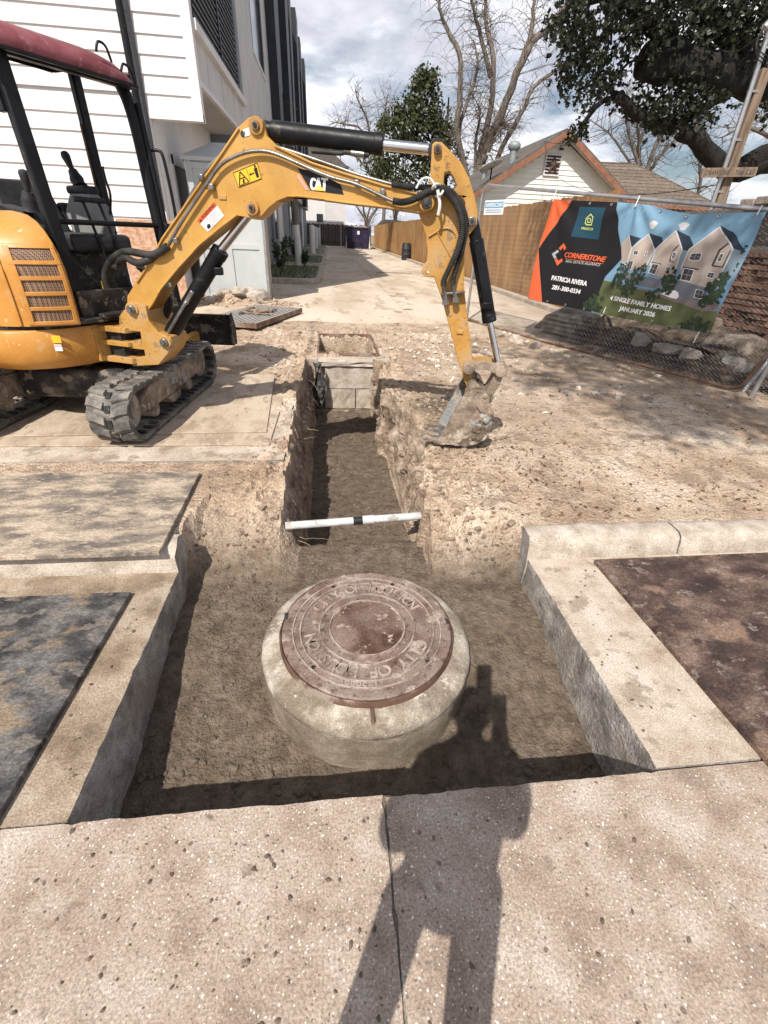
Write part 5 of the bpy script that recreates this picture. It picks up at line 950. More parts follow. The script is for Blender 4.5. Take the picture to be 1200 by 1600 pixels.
    return tr
rimA = Vector((-1.37, 3.14, 0)); make_track(rimA)
rimB = rimA-TN*1.44; make_track(rimB, sgn=-1)
cU = rimA+TD*.95-TN*.72
MB().prism([(-.42, -.35), (.42, -.35), (.42, .35), (-.42, .35)], (cU.x, cU.y, 0), TN, TD, UP, .34, .57).build('undercarriage', 'black_dirty', EX, bevel=.04)
for s in (-1, 1): MB().bar(cU+TN*.25*s+TD*.2+UP*.42, cU+TN*.33*s+TD*1.5+UP*.5, .08, .09).build('blade_arm', 'yellow_dirty', EX, bevel=.01)
mb = MB(); vs = []; prof = [(0, .40), (.03, .48), (.04, .57), (.02, .66), (-.03, .73), (-.045, .72), (0, .655), (.018, .57), (.01, .48), (-.02, .40)]
bc_ = cU+TD*1.55
for x in (-.78, .74): vs += [bc_+TN*x+TD*a+UP*z for a, z in prof]
n = len(prof); mb.add(vs, [(j, (j+1) % n, n+(j+1) % n, n+j) for j in range(n)]+[tuple(range(n)), tuple(range(n, 2*n))]); bl = mb.build('dozer_blade', 'black_dirty', EX, smooth=30)
MB().prism([(-.12, .42), (.05, .41), (.06, .6), (-.03, .75), (-.1, .70)], bc_+TN*.735, TD, UP, TN, 0, .02).build('blade_end', 'black_dirty', bl, bevel=.003)
# ---------------------------------------------------------------- townhouse row on the left
TH = empty('townhouse', (-5.5, 14, .15)); tag(TH, 'white sided modern townhouse row with dark panels rising behind the excavator', 'building')
WX, WY = -2.12, 10.55
def tbox(name, x0, x1, y0, y1, z0, z1, mat, par=TH, bevel=0): return MB().box(((x0+x1)/2, (y0+y1)/2, (z0+z1)/2), (abs(x1-x0), abs(y1-y0), abs(z1-z0))).build(name, mat, par, smooth=0, bevel=bevel)
HT = 11.6
wall = tbox('wall', -12, WX, WY+.02, 23.9, 3.68, HT, 'stucco')
tbox('wall', -12, -3.0, WY+.02, 23.9, .1, 3.7, 'stucco')
tbox('soffit', -12.05, WX-.02, WY+.03, 23.9, 3.60, 3.675, 'soffit')
# street face of lap siding: overlapping boards, each its own piece
pitch = .243
z = .2; k = 0
bm_hi = None
def lap(x0, x1, z, nm='siding_board'):
    y = WY; mb = MB(); vs = [(x0, y-.001, z+pitch+.012), (x1, y-.001, z+pitch+.012), (x1, y-.026, z), (x0, y-.026, z), (x0, y+.02, z+pitch+.012), (x1, y+.02, z+pitch+.012), (x1, y+.02, z), (x0, y+.02, z)]
    mb.add(vs, [(0, 1, 2, 3), (3, 2, 6, 7), (0, 3, 7, 4), (1, 5, 6, 2), (0, 4, 5, 1)]); return mb.build(nm, 'white', TH, smooth=0)
rl = random.Random(2)
def lap_row(x0, x1, z):
    x = x0
    while x < x1-.01:
        e_ = min(x1, x+rl.uniform(1.6, 3.66));
        if x1-e_ < .5: e_ = x1
        lap(x, e_-.004, z); x = e_
while z < 3.2: lap_row(-8, -3.10, z); z += pitch
lap(-3.10, -2.24, 3.18); z = 3.18+pitch
while z < 8.4: lap_row(-8, -2.24, z); z += pitch
tbox('corner_trim', -2.245, WX+.03, WY-.034, WY+.06, 3.10, HT, 'white'); tbox('corner_trim', WX-.02, WX+.028, WY+.05, WY+.16, 3.10, HT, 'white')
tbox('corner_trim', -3.11, -2.985, WY-.034, WY+.1, .15, 3.19, 'white'); tbox('bottom_trim', -2.99, WX+.03, WY-.032, WY+.1, 3.10, 3.20, 'white')
tbox('fascia', -3.0, WX, WY+.1, WY+.16, 3.1, 3.68, 'offwhite')
ds = MB().tube(smooth_path([(-3.12, WY-.09, 8.2), (-3.12, WY-.09, 5), (-3.13, WY-.09, .3)], 4), .055, 10).build('downspout', 'black', TH)
MB().box((-3.02, WY-.05, 5), (.05, .03, 6.4)).build('conduit', 'darkpanel', TH)
# side face along the alley
MT['louvre'] = MAT('charcoal_louvre', [(.3, (.035, .038, .045)), (.7, (.055, .06, .07))], 3, .5, bump=0)
lv = empty('louvred_window', (0, 0, 0)); lv.parent = TH
tbox('recess', WX-.05, WX+.004, 10.75, 15.75, 4.42, 7.2, 'darkpanel', lv)
for i in range(26): tbox('louvre', WX-.01, WX+.035, 10.8, 15.3, 4.48+i*.105, 4.515+i*.105, 'louvre', lv)
tbox('mullion', WX-.01, WX+.05, 13.1, 13.2, 4.42, 7.2, 'darkpanel', lv); tbox('jamb', WX-.01, WX+.06, 15.3, 15.75, 4.42, 7.2, 'greywall', lv)
tbox('sill', WX-.02, WX+.09, 10.6, 15.95, 4.26, 4.40, 'offwhite', lv)
for y in (11.6, 13.0, 14.4): tbox('panel_joint', WX-.01, WX+.008, y, y+.02, 3.7, 4.26, 'soffit')
tbox('porch_fascia', WX-.08, WX+.01, WY+.16, 15.9, 3.62, 3.70, 'offwhite')
wn = tbox('window', WX-.03, WX+.012, 19.3, 22.4, 6.2, 8.6, 'glassdark'); tbox('window_frame', WX-.03, WX+.03, 19.25, 22.45, 6.08, 6.2, 'offwhite', wn); tbox('window_frame', WX-.03, WX+.03, 22.4, 22.5, 6.1, 8.7, 'offwhite', wn)
MB().box((-2.65, 12.0, 3.59), (.16, .16, .02)).build('soffit_light', 'black_dirty', TH)
# ground floor under the overhang: garage opening in shade
tbox('garage_wall', -3.0, -2.95, WY+.1, 15.4, .15, 3.6, 'offwhite'); gd = tbox('garage_door', -2.96, -2.92, 11.3, 14.2, .2, 2.55, 'darkpanel')
tbox('door_frame', -2.97, -2.90, 11.15, 11.3, .2, 2.7, 'offwhite'); tbox('door_frame', -2.97, -2.90, 11.15, 14.35, 2.55, 2.72, 'offwhite')
tbox('cross_wall', -3.0, WX, 15.5, 15.9, .15, 3.62, 'greywall')
# units further down the alley
def unit(y0, y1, xw, ht, par):
    u = tbox('unit_wall', -12, xw, y0, y1, 3.4, ht, 'stucco', par); tbox('ground_floor', -12, xw-.25, y0, y1, .15, 3.4, 'greywall', u)
    return u
segs = [(23.95, 33.5, -2.10, 11.8), (33.55, 45, -2.05, 12.3), (45.05, 58, -2.0, 12.8)]
tbox('ground_floor', -12, -2.45, 15.95, 23.9, .15, 3.6, 'greywall')
for y0, y1, xw, ht in segs:
    u = unit(y0, y1, xw, ht, TH)
    tbox('dark_bay', xw-.02, xw+.34, y0+.05, y0+1.75, 3.3, ht+.4, 'darkpanel', u); tbox('dark_bay', xw-.02, xw+.42, y0+5.6, y0+7.6, 4.6, ht+.6, 'darkpanel', u)
    tbox('dark_bay', xw-.02, xw+.2, y0+3.0, y0+4.2, 6.9, ht+.2, 'darkpanel', u)
    wn = tbox('window', xw-.03, xw+.012, y0+2.2, y0+2.9, 3.9, 6.3, 'glassdark', u); tbox('window', xw-.03, xw+.012, y0+4.4, y0+5.3, 7.0, 9.4, 'glassdark', u); tbox('window', xw-.03, xw+.012, y0+8.2, y0+9.0, 4.2, 6.6, 'glassdark', u)
    tbox('band', xw-.02, xw+.05, y0+1.8, y1-.1, 6.45, 6.6, 'offwhite', u)
    tbox('entry_panel', xw-.26, xw-.2, y0+2.2, y0+4.4, .2, 3.2, 'offwhite', u); tbox('window', xw-.26, xw-.235, y0+.6, y0+1.5, 1.2, 2.8, 'glassdark', u)
tbox('entry_panel', -2.46, -2.4, 19.0, 20.4, .2, 3.3, 'offwhite'); wn = tbox('window', -2.46, -2.43, 17.4, 18.0, 1.35, 2.9, 'glassdark'); tbox('window_frame', -2.46, -2.41, 17.3, 18.1, 1.2, 1.35, 'offwhite', wn); tbox('window_frame', -2.46, -2.41, 18.0, 18.14, 1.35, 2.95, 'offwhite', wn)
# plywood standing against the front
o_ = MB().box((-3.12, 9.75, .92), (.96, .02, 1.4), (Vector((1, 0, 0)), Vector((0, .995, .1)), Vector((0, -.1, .995)))).build('plywood_sheet', 'osb', org=(-3.12, 9.75, .22), smooth=0); tag(o_, 'orange brown strand board sheet leaning below the white siding', 'board')
# white panelled enclosure
en = empty('utility_enclosure', (-1.95, 11.6, .15)); tag(en, 'pale grey panelled utility enclosure standing beside the driveway', 'enclosure')
x0, x1, y0, y1, z0, z1 = -2.66, -1.33, 11.2, 12.0, .22, 2.62
tbox('body', x0, x1, y0, y1, z0, z1, 'panelwhite', en)
for xa in (x0, -2.08, x1-.10): tbox('batten', xa, xa+.10, y0-.025, y0+.01, z0, z1, 'panelwhite', en, .004)
for za in (z0, 1.18, z1-.12): tbox('rail', x0+.005, x1-.005, y0-.020, y0+.008, za, za+.10, 'panelwhite', en, .004)
tbox('corner_post', x1-.005, x1+.05, y0-.03, y0+.12, z0-.03, z1, 'galv', en, .004); tbox('side_panel', x1-.003, x1+.018, y0+.12, y1, z0, z1, 'galv', en)
MB().add([(x0-.08, y0-.08, z1+.06), (x1+.08, y0-.08, z1+.06), (x1+.08, y1+.08, z1+.06), (x0-.08, y1+.08, z1+.06), ((x0+x1)/2-.2, (y0+y1)/2, z1+.34), ((x0+x1)/2+.2, (y0+y1)/2, z1+.34)], [(0, 1, 5, 4), (1, 2, 5), (2, 3, 4, 5), (3, 0, 4)]).build('roof', 'panelwhite', en, smooth=0)
tbox('eave', x0-.08, x1+.08, y0-.08, y1+.08, z1, z1+.06, 'panelwhite', en)
tbox('door_edge', x0-.02, x0+.02, y0-.02, y0+.3, z0, z1, 'offwhite', en)
# ---------------------------------------------------------------- planted beds along the alley
def grass_patch(name, poly, z, n, par, seed):
    rg = random.Random(seed); mb = MB().prism(poly, (0, 0, 0), (1, 0, 0), (0, 1, 0), (0, 0, 1), z-.05, z); xs = [p[0] for p in poly]; yy = [p[1] for p in poly]
    for _ in range(n):
        x = rg.uniform(min(xs)+.05, max(xs)-.05); y = rg.uniform(min(yy)+.05, max(yy)-.1); a = rg.uniform(0, 6.28); h = rg.uniform(.03, .075); w_ = .012
        c_, s_ = math.cos(a), math.sin(a); mb.add([(x-c_*w_, y-s_*w_, z-.005), (x+c_*w_, y+s_*w_, z-.005), (x+rg.uniform(-.03, .03), y+rg.uniform(-.03, .03), z+h)], [(0, 1, 2)])
    o = mb.build(name, 'grass', par, smooth=0, fix=False); o['kind'] = 'stuff'; return o
for i, (y0, y1, xr, lab) in enumerate(((15.1, 21.8, -.2, 'nearest kerbed lawn bed beside the driveway'), (23.0, 31.5, -.15, 'second kerbed lawn bed along the driveway, behind the nearest'), (33, 44, -.1, 'third kerbed lawn bed along the driveway'), (46, 57, -.05, 'farthest kerbed lawn bed close to the dumpster'))):
    bd_ = empty('planter_bed', (-1.2, (y0+y1)/2, .2)); tag(bd_, lab, 'planter', 'kerbed lawn beds')
    P = [(-2.4, y0), (xr-.45, y0), (xr-.2, y0+.12), (xr-.05, y0+.5), (xr, y0+1.1), (xr, y1), (-2.4, y1)]; In = [(-2.4, y0+.22), (xr-.5, y0+.22), (xr-.32, y0+.32), (xr-.22, y0+.6), (xr-.17, y0+1.2), (xr-.17, y1-.18), (-2.4, y1-.18)]
    mb = MB().prism(P, (0, 0, 0), (1, 0, 0), (0, 1, 0), (0, 0, 1), .15, .36, [In]); mb.build('kerb', 'kerb', bd_, smooth=0, bevel=.02); grass_patch('lawn', In, .33, 1500 if i < 2 else 300, bd_, i)
def leaf_cloud(mb, c, r, n, size, rg, squash=1., flat_=0.):
    for _ in range(n):
        while True:
            p = Vector((rg.uniform(-1, 1), rg.uniform(-1, 1), rg.uniform(-1, 1)))
            if p.length < 1: break
        p = Vector(c)+Vector((p.x*r, p.y*r, p.z*r*squash)); leaf(mb, p, size*rg.uniform(.6, 1.3), rg)
def leaf(mb, p, s, rg, d=None, asp=.42):
    d = d or Vector((rg.gauss(0, 1), rg.gauss(0, 1), rg.gauss(-.2, .8))); d.normalize(); sdv = d.orthogonal(); sdv.rotate(Matrix.Rotation(rg.uniform(0, 6.28), 3, d)); 
    a = p; b = p+d*s; m1 = p+d*s*.5+sdv*s*asp; m2 = p+d*s*.5-sdv*s*asp; mb.add([a, m1, b, m2], [(0, 1, 2, 3)])
def shrub(loc, h, label, seed):
    rg = random.Random(seed); r_ = empty('shrub', loc); tag(r_, label, 'shrub'); mb = MB(); ml = MB(); L0 = Vector(loc)
    for k in range(7):
        d = Vector((rg.uniform(-.35, .35), rg.uniform(-.35, .35), 1)).normalized(); top = L0+d*h*rg.uniform(.7, 1.05); mb.tube([L0, L0.lerp(top, .5)+Vector((rg.uniform(-.03, .03), rg.uniform(-.03, .03), 0)), top], [.014, .009, .004], 5)
        for j in range(42):
            t = rg.uniform(.25, 1); p = L0.lerp(top, t); dd = Vector((rg.gauss(0, 1), rg.gauss(0, 1), rg.uniform(.2, 1.4))); leaf(ml, p, rg.uniform(.09, .19), rg, dd, .16)
    mb.build('stem', 'twig', r_); ml.build('foliage', 'leaf_shrub', r_, smooth=0, fix=False)
shrub((-1.5, 16.4, .33), 1.05, 'leafy dark green shrub in the nearest lawn bed', 3)
shrub((-.95, 21.2, .33), .5, 'small low shrub at the white painted trunk', 5); shrub((-1.7, 26.5, .33), .8, 'reddish shrub in the second lawn bed against the wall', 6)
# ---------------------------------------------------------------- trees: skeleton to tubes
def twigs(mb, path, rg, n, ln, r0, droop=0., depth=1, spread=1., sides=3, tips=None, start=.15, up=.25):
    P = [Vector(p) for p in path]
    for _ in range(n):
        k = rg.uniform(start, 1)*(len(P)-1); i = min(int(k), len(P)-2); p = P[i].lerp(P[i+1], k-i); ax = (P[i+1]-P[i]).normalized()
        d = (ax*.5+Vector((rg.gauss(0, spread), rg.gauss(0, spread), rg.gauss(up, .6)))).normalized(); L = ln*rg.uniform(.45, 1.2); q = [p]
        for s in range(5):
            d = (d+Vector((rg.gauss(0, .22), rg.gauss(0, .22), rg.gauss(0, .18)-droop))).normalized(); q.append(q[-1]+d*L/5)
        mb.tube(q, [r0, r0*.8, r0*.62, r0*.45, r0*.3, r0*.12], sides, cap=False)
        if tips is not None: tips.append((q[-1], d))
        if depth > 0: twigs(mb, q, rg, 4, L*.55, r0*.5, droop, depth-1, spread, sides, tips)
def tree(name, label, cat, stems, radii, base, mats, seed, n_tw, ln, r_tw, droop, depth, group=None, jit=.5, spread=1.):
    rg = random.Random(seed); t = empty(name, base); tag(t, label, cat, group); mt_, mb = MB(), MB()
    for st, r in zip(stems, radii):
        P = [Vector(p)+Vector((0, rg.uniform(-jit, jit)*(i > 0), 0)) for i, p in enumerate(st)]; P = smooth_path(P, 4); k = len(P); mt_.tube([p+Vector((rg.gauss(0, r*.12), rg.gauss(0, r*.12), 0)) for p in P], [r*(1-.8*i/(k-1)) for i in range(k)], 9)
        twigs(mb, P, rg, n_tw, ln, r_tw, droop, depth, spread=spread)
    mt_.build('trunk', mats[0], t); mb.build('branches', mats[1], t, smooth=0, fix=False); return t
def back(L, k): return [[(p[0]*k, p[1]*k, 1.55+(p[2]-1.55)*k) for p in st] for st in L]     # the same tree seen, standing k times as far
BT_STEMS, BARE2, BARE3, BARE4 = back(BT_STEMS, 1.3), back(BARE2, 1.9), back(BARE3, 1.5), back(BARE4, 1.75)
base1 = (10.7, 39, .15)
st1 = [[base1, (10.7+(s[0][0]-10.7)*.6, 39, 2.4)]+s for s in BT_STEMS[:5]]+BT_STEMS[5:]
tree('bare_tree', 'tall bare multi-stemmed tree rising behind the gabled cream house', 'tree', st1, [.29, .22, .31, .42, .27, .12, .13, .2, .17], base1, ('bark', 'twig'), 4, 70, 2.2, .026, .12, 1, 'leafless trees', spread=.8)
st2 = [[(7.4, 72.2, .15)]+s if i == 0 else s for i, s in enumerate(BARE2)]
tree('bare_tree', 'bare twiggy tree left of the dark evergreen tree', 'tree', st2, [.26, .17, .15, .13], (7.4, 72.2, .15), ('bark', 'twig'), 8, 36, 3.0, .042, .0, 1, 'leafless trees')
st3 = [[(BARE3[0][0][0], 51, .15)]+s if i in (0, 1, 3) else s for i, s in enumerate(BARE3)]
tree('bare_tree', 'bare fan-shaped tree above the brown hip roof', 'tree', st3, [.3, .24, .24, .2, .2, .15], (BARE3[0][0][0], 51, .15), ('bark', 'twig'), 12, 44, 2.8, .036, -.08, 1, 'leafless trees')
st4 = [[(s[0][0], 45.5, .15)]+s for s in BARE4]
tree('bare_tree', 'bare tree behind the timber service post at right', 'tree', st4, [.18, .2, .28, .24], (BARE4[0][0][0], 45.5, .15), ('bark', 'twig'), 15, 40, 2.6, .036, .02, 1, 'leafless trees')
for i, (x, y, h, lab) in enumerate(((5.5, 74, 9, 'bare brownish tree far behind the dumpster, right of the white house'), (10, 80, 11, 'bare tree far behind the end of the wooden fence'), (1, 84, 12, 'bare tree far behind the white house'))):
    rg = random.Random(i+40); S = [[(x, y, .15), (x+rg.uniform(-.3, .3), y, h*.3), (x+rg.uniform(-2, 2), y, h*.65), (x+rg.uniform(-3, 3), y, h)] for _ in range(5)]
    tree('bare_tree', lab, 'tree', S, [.2]*5, (x, y, .15), ('bark', 'twig'), i+50, 22, 2.4, .03, 0, 1, 'leafless trees')
# evergreen
rg = random.Random(9); ev = empty('evergreen_tree', (9.2, 42, .15)); tag(ev, 'dark evergreen tree with leafy crown behind the bucket arm cylinder', 'tree'); mt_, ml = MB(), MB(); ct = Vector((9.0, 42, 4))
mt_.tube([(9.2, 42, .1), (9.1, 42, 3), (8.8, 42, 6), (8.7, 42, 10)], [.3, .25, .16, .05], 9)
for (x, y, z, r) in EV_CL:
    c_ = Vector((x, y+rg.uniform(-1, 1), z)); mt_.tube(smooth_path([Vector((9.1, 42, max(2.5, z-2.5))), c_.lerp(ct, .3)+Vector((0, 0, .4)), c_], 3), [.09]*3+[.06]*2+[.04]*2, 5)
    for _ in range(int(18*r)+4):
        o_ = c_+Vector((rg.gauss(0, .55), rg.gauss(0, .5), rg.gauss(0, .5)))*r; leaf_cloud(ml, o_, .48, 26, .18, rg)
mt_.build('trunk', 'bark_dark', ev); ml.build('crown', 'leaf_ev', ev, smooth=0, fix=False)
# the big live oak at the right
rg = random.Random(21); oak = empty('live_oak', (11.2, 11, .15)); tag(oak, 'huge dark live oak with heavy limbs hanging in from the right', 'tree'); mt_, ml, mtw = MB(), MB(), MB()
mt_.tube(smooth_path([(11.3, 11, .05), (11.15, 11, 1.2), (10.97, 11, 2.36), (10.4, 11, 3.4), (9.95, 11, 4.03)], 4), [.62]*5+[.55]*5+[.5]*4+[.42]*3, 14)
for L, r0, r1 in zip(OAK_LIMBS, (.26, .40, .16, .22, .1, .2), (.08, .26, .05, .1, .05, .12)):
    P = smooth_path([Vector(p)+Vector((0, rg.uniform(-.15, .15)*(i > 0), 0)) for i, p in enumerate(L)], 5); k = len(P)
    mt_.tube([p+Vector((0, rg.gauss(0, .02), rg.gauss(0, .02))) for p in P], [r0+(r1-r0)*i/(k-1) for i in range(k)], 12)
for (x, y, z, r, dn) in OAK_CL:
    c_ = Vector((x, y, z)); lim = min((Vector(p) for L in OAK_LIMBS for p in L), key=lambda q: (q-c_).length)
    mtw.tube(smooth_path([lim, lim.lerp(c_, .5)+Vector((0, 0, .12)), c_], 4), .022, 5)
    for _ in range(int(10+70*r*r*dn/.16*.72)):
        o_ = c_+Vector((rg.gauss(0, .5), rg.gauss(0, .7), rg.gauss(0, .5)))*r; d0 = Vector((rg.gauss(0, 1), rg.gauss(0, 1), rg.gauss(-.3, .7))).normalized(); e_ = o_+d0*.16
        mtw.tube([o_, e_], [.006, .003], 3, cap=False)
        for j in range(8): leaf(ml, o_.lerp(e_, rg.random()), .03+.085*rg.random()**1.6, rg, None, rg.uniform(.2, .42))
mt_.build('trunk', 'bark_dark', oak); mtw.build('twigs', 'bark_dark', oak, smooth=0, fix=False); ml.build('crown', 'leaf_oak', oak, smooth=0, fix=False)
# street oak behind the photographer: its crown dapples the right of the site
rg = random.Random(31); ok2 = empty('street_oak', (5.2, -8.2, 0)); tag(ok2, 'street oak behind the viewer that dapples the ground at right', 'tree'); mt_, ml = MB(), MB()
LB = smooth_path([(5.2, -8.2, -.1), (5.1, -8.0, 3), (4.2, -6.6, 6.6), (2.2, -4.4, 8.6), (.4, -3.0, 9.4)], 5)
mt_.tube(LB, [.40-.32*i/20 for i in range(21)], 10)
for _ in range(44):
    gx, gy, z = rg.uniform(2.2, 5.6), rg.uniform(3.2, 7.0), rg.uniform(8.3, 10)
    if gx < 2.3+max(0, (4.8-gy))*.9: continue
    c_ = Vector((gx-.39*z, gy-.80*z, z)); b_ = min(LB[8:], key=lambda q: (q-c_).length); mt_.tube(smooth_path([b_, b_.lerp(c_, .5)+Vector((0, 0, .3)), c_], 4), [.045]*4+[.03]*3+[.015]*2, 5)
    leaf_cloud(ml, c_, rg.uniform(.4, .8), rg.randint(50, 110), .11, rg)
    for _ in range(5): mt_.tube([c_, c_+Vector((rg.gauss(0, .4), rg.gauss(0, .4), rg.gauss(0, .3)))], [.012, .004], 4)
mt_.build('trunk', 'bark_dark', ok2); ml.build('crown', 'leaf_oak', ok2, smooth=0, fix=False)
# small trees with white painted trunks and posts in the beds
wt = empty('painted_tree', (-1.18, 21.3, .3)); tag(wt, 'slim tree with white painted lower trunk in the nearest lawn bed', 'tree'); MB().tube([(-1.18, 21.3, .28), (-1.2, 21.3, 1.0), (-1.24, 21.3, 1.75)], [.15, .13, .125], 14).build('painted_base', 'paintwhite', wt)
mb = MB().tube([(-1.24, 21.3, 1.74), (-1.3, 21.3, 2.8), (-1.25, 21.3, 4.5)], [.12, .11, .05], 12); rg = random.Random(2); twigs(mb, [(-1.3, 21.3, 2.6), (-1.25, 21.3, 4.5)], rg, 16, 1.2, .02, .0, 1); mb.build('trunk', 'bark', wt)
for (x, y, lab) in ((-.97, 33.4, 'nearest of the white posts standing in the lawn beds'), (-1.0, 44.6, 'middle one of the white posts in the lawn beds'), (-.95, 56.5, 'farthest white post in the lawn beds, near the back fence')):
    o_ = MB().lathe([(.17, 0), (.165, 1.5), (.15, 1.56), (.08, 1.6), (.001, 1.61)], 18, (x, y, .3)).build('white_post', 'paintwhite', org=(x, y, .3)); tag(o_, lab, 'post', 'white posts in the lawn beds')
# ---------------------------------------------------------------- far end: back fence, white house, dumpster
bf = empty('back_fence', (0, 62, .2)); tag(bf, 'dark weathered board fence closing the far end of the driveway', 'fence')
bm0 = MB().box((0, 0, 1.1), (.19, .025, 2.2)).build('board', 'oldwood', None, link=False, smooth=0).data
for i in range(48): inst('board', bm0, bf, (-4.5+i*.2, 62+.02*(i % 2), .15), (0, 0, 0), (1, 1, 1+.02*math.sin(i*2.3)))
for x in (-3.4, -.9, 1.5, 4.2): MB().box((x, 61.93, 1.3), (.1, .1, 2.3)).build('post', 'galv', bf)
for z in (.6, 1.9): MB().box((.3, 61.95, z), (9.6, .05, .09)).build('rail', 'oldwood', bf)
fh = empty('far_house', (.8, 68, .15)); tag(fh, 'white sided house beyond the back fence', 'house'); tbox('wall', -4.5, 2.25, 66.1, 74, .15, 8.0, 'white', fh)
for i in range(30): tbox('siding_board', -.2, 2.25, 66.06, 66.1, 2.0+i*.2, 2.17+i*.2, 'white', fh)
tbox('window', -1.3, -.55, 66.02, 66.1, 2.6, 3.4, 'glassdark', fh); tbox('corner_trim', -.5, -.2, 66.02, 66.12, .2, 8, 'white', fh)
MB().prism([(-4.9, 8.0), (2.6, 8.0), (-1.1, 10.6)], (0, 66, 0), (1, 0, 0), (0, 0, 1), (0, 1, 0), -.3, 8).build('roof', 'shinglegrey', fh, smooth=0)
sh = empty('far_shed', (8.2, 66, .15)); tag(sh, 'low dark roofed shed beyond the wooden fence', 'shed'); tbox('wall', 6.6, 11, 64, 68, .15, 2.6, 'greywall', sh); MB().prism([(6.2, 2.55), (11.4, 2.55), (11, 2.95), (6.8, 3.1)], (0, 63.6, 0), (1, 0, 0), (0, 0, 1), (0, 1, 0), 0, 5).build('roof', 'oldwood', sh, smooth=0)
dp = empty('dumpster', (3.0, 55.5, .2)); tag(dp, 'dark purple roll-off dumpster at the far end of the driveway', 'dumpster')
y0 = 54.0
MB().prism([(-.0, .35), (-.35, .95), (-.45, 2.05), (4.4, 2.05), (4.4, .35)], (3.0, y0, 0), (0, 1, 0), (0, 0, 1), (1, 0, 0), -1.15, 1.15).build('body', 'navy', dp, bevel=.03)
for x in (-1.05, -.35, .35, 1.05): MB().bar((3+x, y0-.03, .4), (3+x, y0-.38, .98), .09, .06).build('rib', 'navy', dp); MB().bar((3+x, y0-.38, .98), (3+x, y0-.49, 2.0), .09, .06).build('rib', 'navy', dp)
MB().box((3, y0-.45, 2.04), (2.5, .14, .12)).build('top_rail', 'navy', dp, bevel=.02); MB().box((3, y0+.1, .3), (2.5, .3, .12)).build('bottom_rail', 'navy', dp)
for s in (-1, 1): MB().box((3+1.2*s, y0+2, 2.02), (.12, 4.8, .12)).build('top_rail', 'navy', dp); MB().tube([(3+.9*s-.08, y0+.2, .32), (3+.9*s+.08, y0+.2, .32)], .13, 14).build('wheel', 'black_dirty', dp)
MB().box((3.05, y0-.44, 1.62), (.24, .02, .3), (Vector((1, 0, 0)), Vector((0, 1, .08)), Vector((0, -.09, 1)))).build('label_plate', 'p_white', dp)
for x in (-1.15, 1.2): MB().box((3+x, y0-.2, .8), (.08, .05, 1.1)).build('reflector_strip', 'p_white', dp)
rg = random.Random(6)
for i in range(7):
    a_ = rg.uniform(0, 3); MB().box((2.1+i*.3, y0+.5, 2.04), (rg.uniform(.25, .6), .4, rg.uniform(.1, .3)), (Vector((math.cos(a_), math.sin(a_), .2)), Vector((-math.sin(a_), math.cos(a_), .1)), UP)).build('debris', 'rock' if i % 2 else 'osb', dp)
# ---------------------------------------------------------------- cedar fence
cfn = empty('cedar_fence', (5.25, 30, .2)); tag(cfn, 'long new cedar board fence along the right of the driveway', 'fence')
bd = MB().box((0, 0, 1.06), (.018, .138, 2.12)).build('board', 'cedar', None, link=False, smooth=0).data
rg = random.Random(3); y = 9.6; i = 0
while y < 50:
    o_ = inst('board', bd, cfn, (5.25+rg.uniform(-.006, .006), y, .27), (rg.gauss(0, .004), 0, rg.gauss(0, .02)), (1, 1, 1+rg.uniform(-.008, .008))); y += .1425; i += 1
    if i >= 290: break
mb = MB()
while y < 61: mb.box((5.25+rg.uniform(-.006, .006), y, 1.33), (.018, .138, 2.12)); y += .1425
o_ = mb.build('boards', 'cedar', cfn, smooth=0); o_['kind'] = 'stuff'
for z in (.6, 1.4, 2.1): MB().box((5.30, 35.2, z), (.06, 51.5, .09)).build('rail', 'cedar', cfn)
tbox('kick_board', 5.2, 5.3, 9.6, 61, .15, .28, 'cedar', cfn)
o_ = MB().box((5.02, 36, .2), (.2, 52, .22)).build('fence_kerb', 'kerb', smooth=0, bevel=.02); o_['kind'] = 'structure'
brl = empty('plastic_drum', (5.22-.3, 33, .2)); tag(brl, 'black plastic drum standing by the cedar fence', 'drum')
MB().lathe([(.27, 0), (.285, .03), (.285, .28), (.297, .30), (.297, .33), (.285, .35), (.285, .58), (.297, .60), (.297, .63), (.285, .65), (.28, .88), (.26, .92)], 24, (4.92, 33, .21), cap=True).build('body', 'barrel', brl); MB().lathe([(.2, 0), (.24, .012), (.24, .03), (.001, .03)], 20, (4.92, 33, 1.13)).build('top_rim', 'barrel', brl)
dg = empty('trench_drain', (2.7, 21.2, .21)); tag(dg, 'narrow slotted drain grate set in the driveway', 'drain')
MB().box((2.7, 21.2, .211), (1.5, .25, .006)).build('frame', 'galv_rust', dg)
for i in range(15): MB().box((2.02+i*.097, 21.2, .2155), (.05, .19, .004)).build('slot', 'black_dirty', dg)
# ---------------------------------------------------------------- lifted grate lying on the dirt
MT['grate_steel'] = MAT('dusty_grate_bar', [(.3, (.33, .31, .285)), (.7, (.46, .435, .40))], 8, .8, metal=0., bump=.2)
gt = empty('steel_grate', (-1.27, 8.72, .22)); tag(gt, 'rusty steel drain grate lying on the dirt near the enclosure', 'grate')
ga = R(-108.5); gd_ = Vector((math.cos(ga), math.sin(ga), 0)); gw = Vector((-gd_.y, gd_.x, 0)); gc = Vector((-1.27, 8.72, .27)); MB().box(gc-UP*.045, (1.86, .9, .004), (gd_, gw, UP)).build('gap_shade_sheet', 'rubber_dark', gt)  # thin dark sheet under the bars, standing in for shade in the gaps
for s in (-1, 1): MB().box(gc+gw*.46*s, (1.92, .03, .075), (gd_, gw, UP)).build('side_bar', 'galv_rust', gt, bevel=.003); MB().box(gc+gd_*.95*s, (.03, .95, .075), (gd_, gw, UP)).build('end_bar', 'galv_rust', gt, bevel=.003)
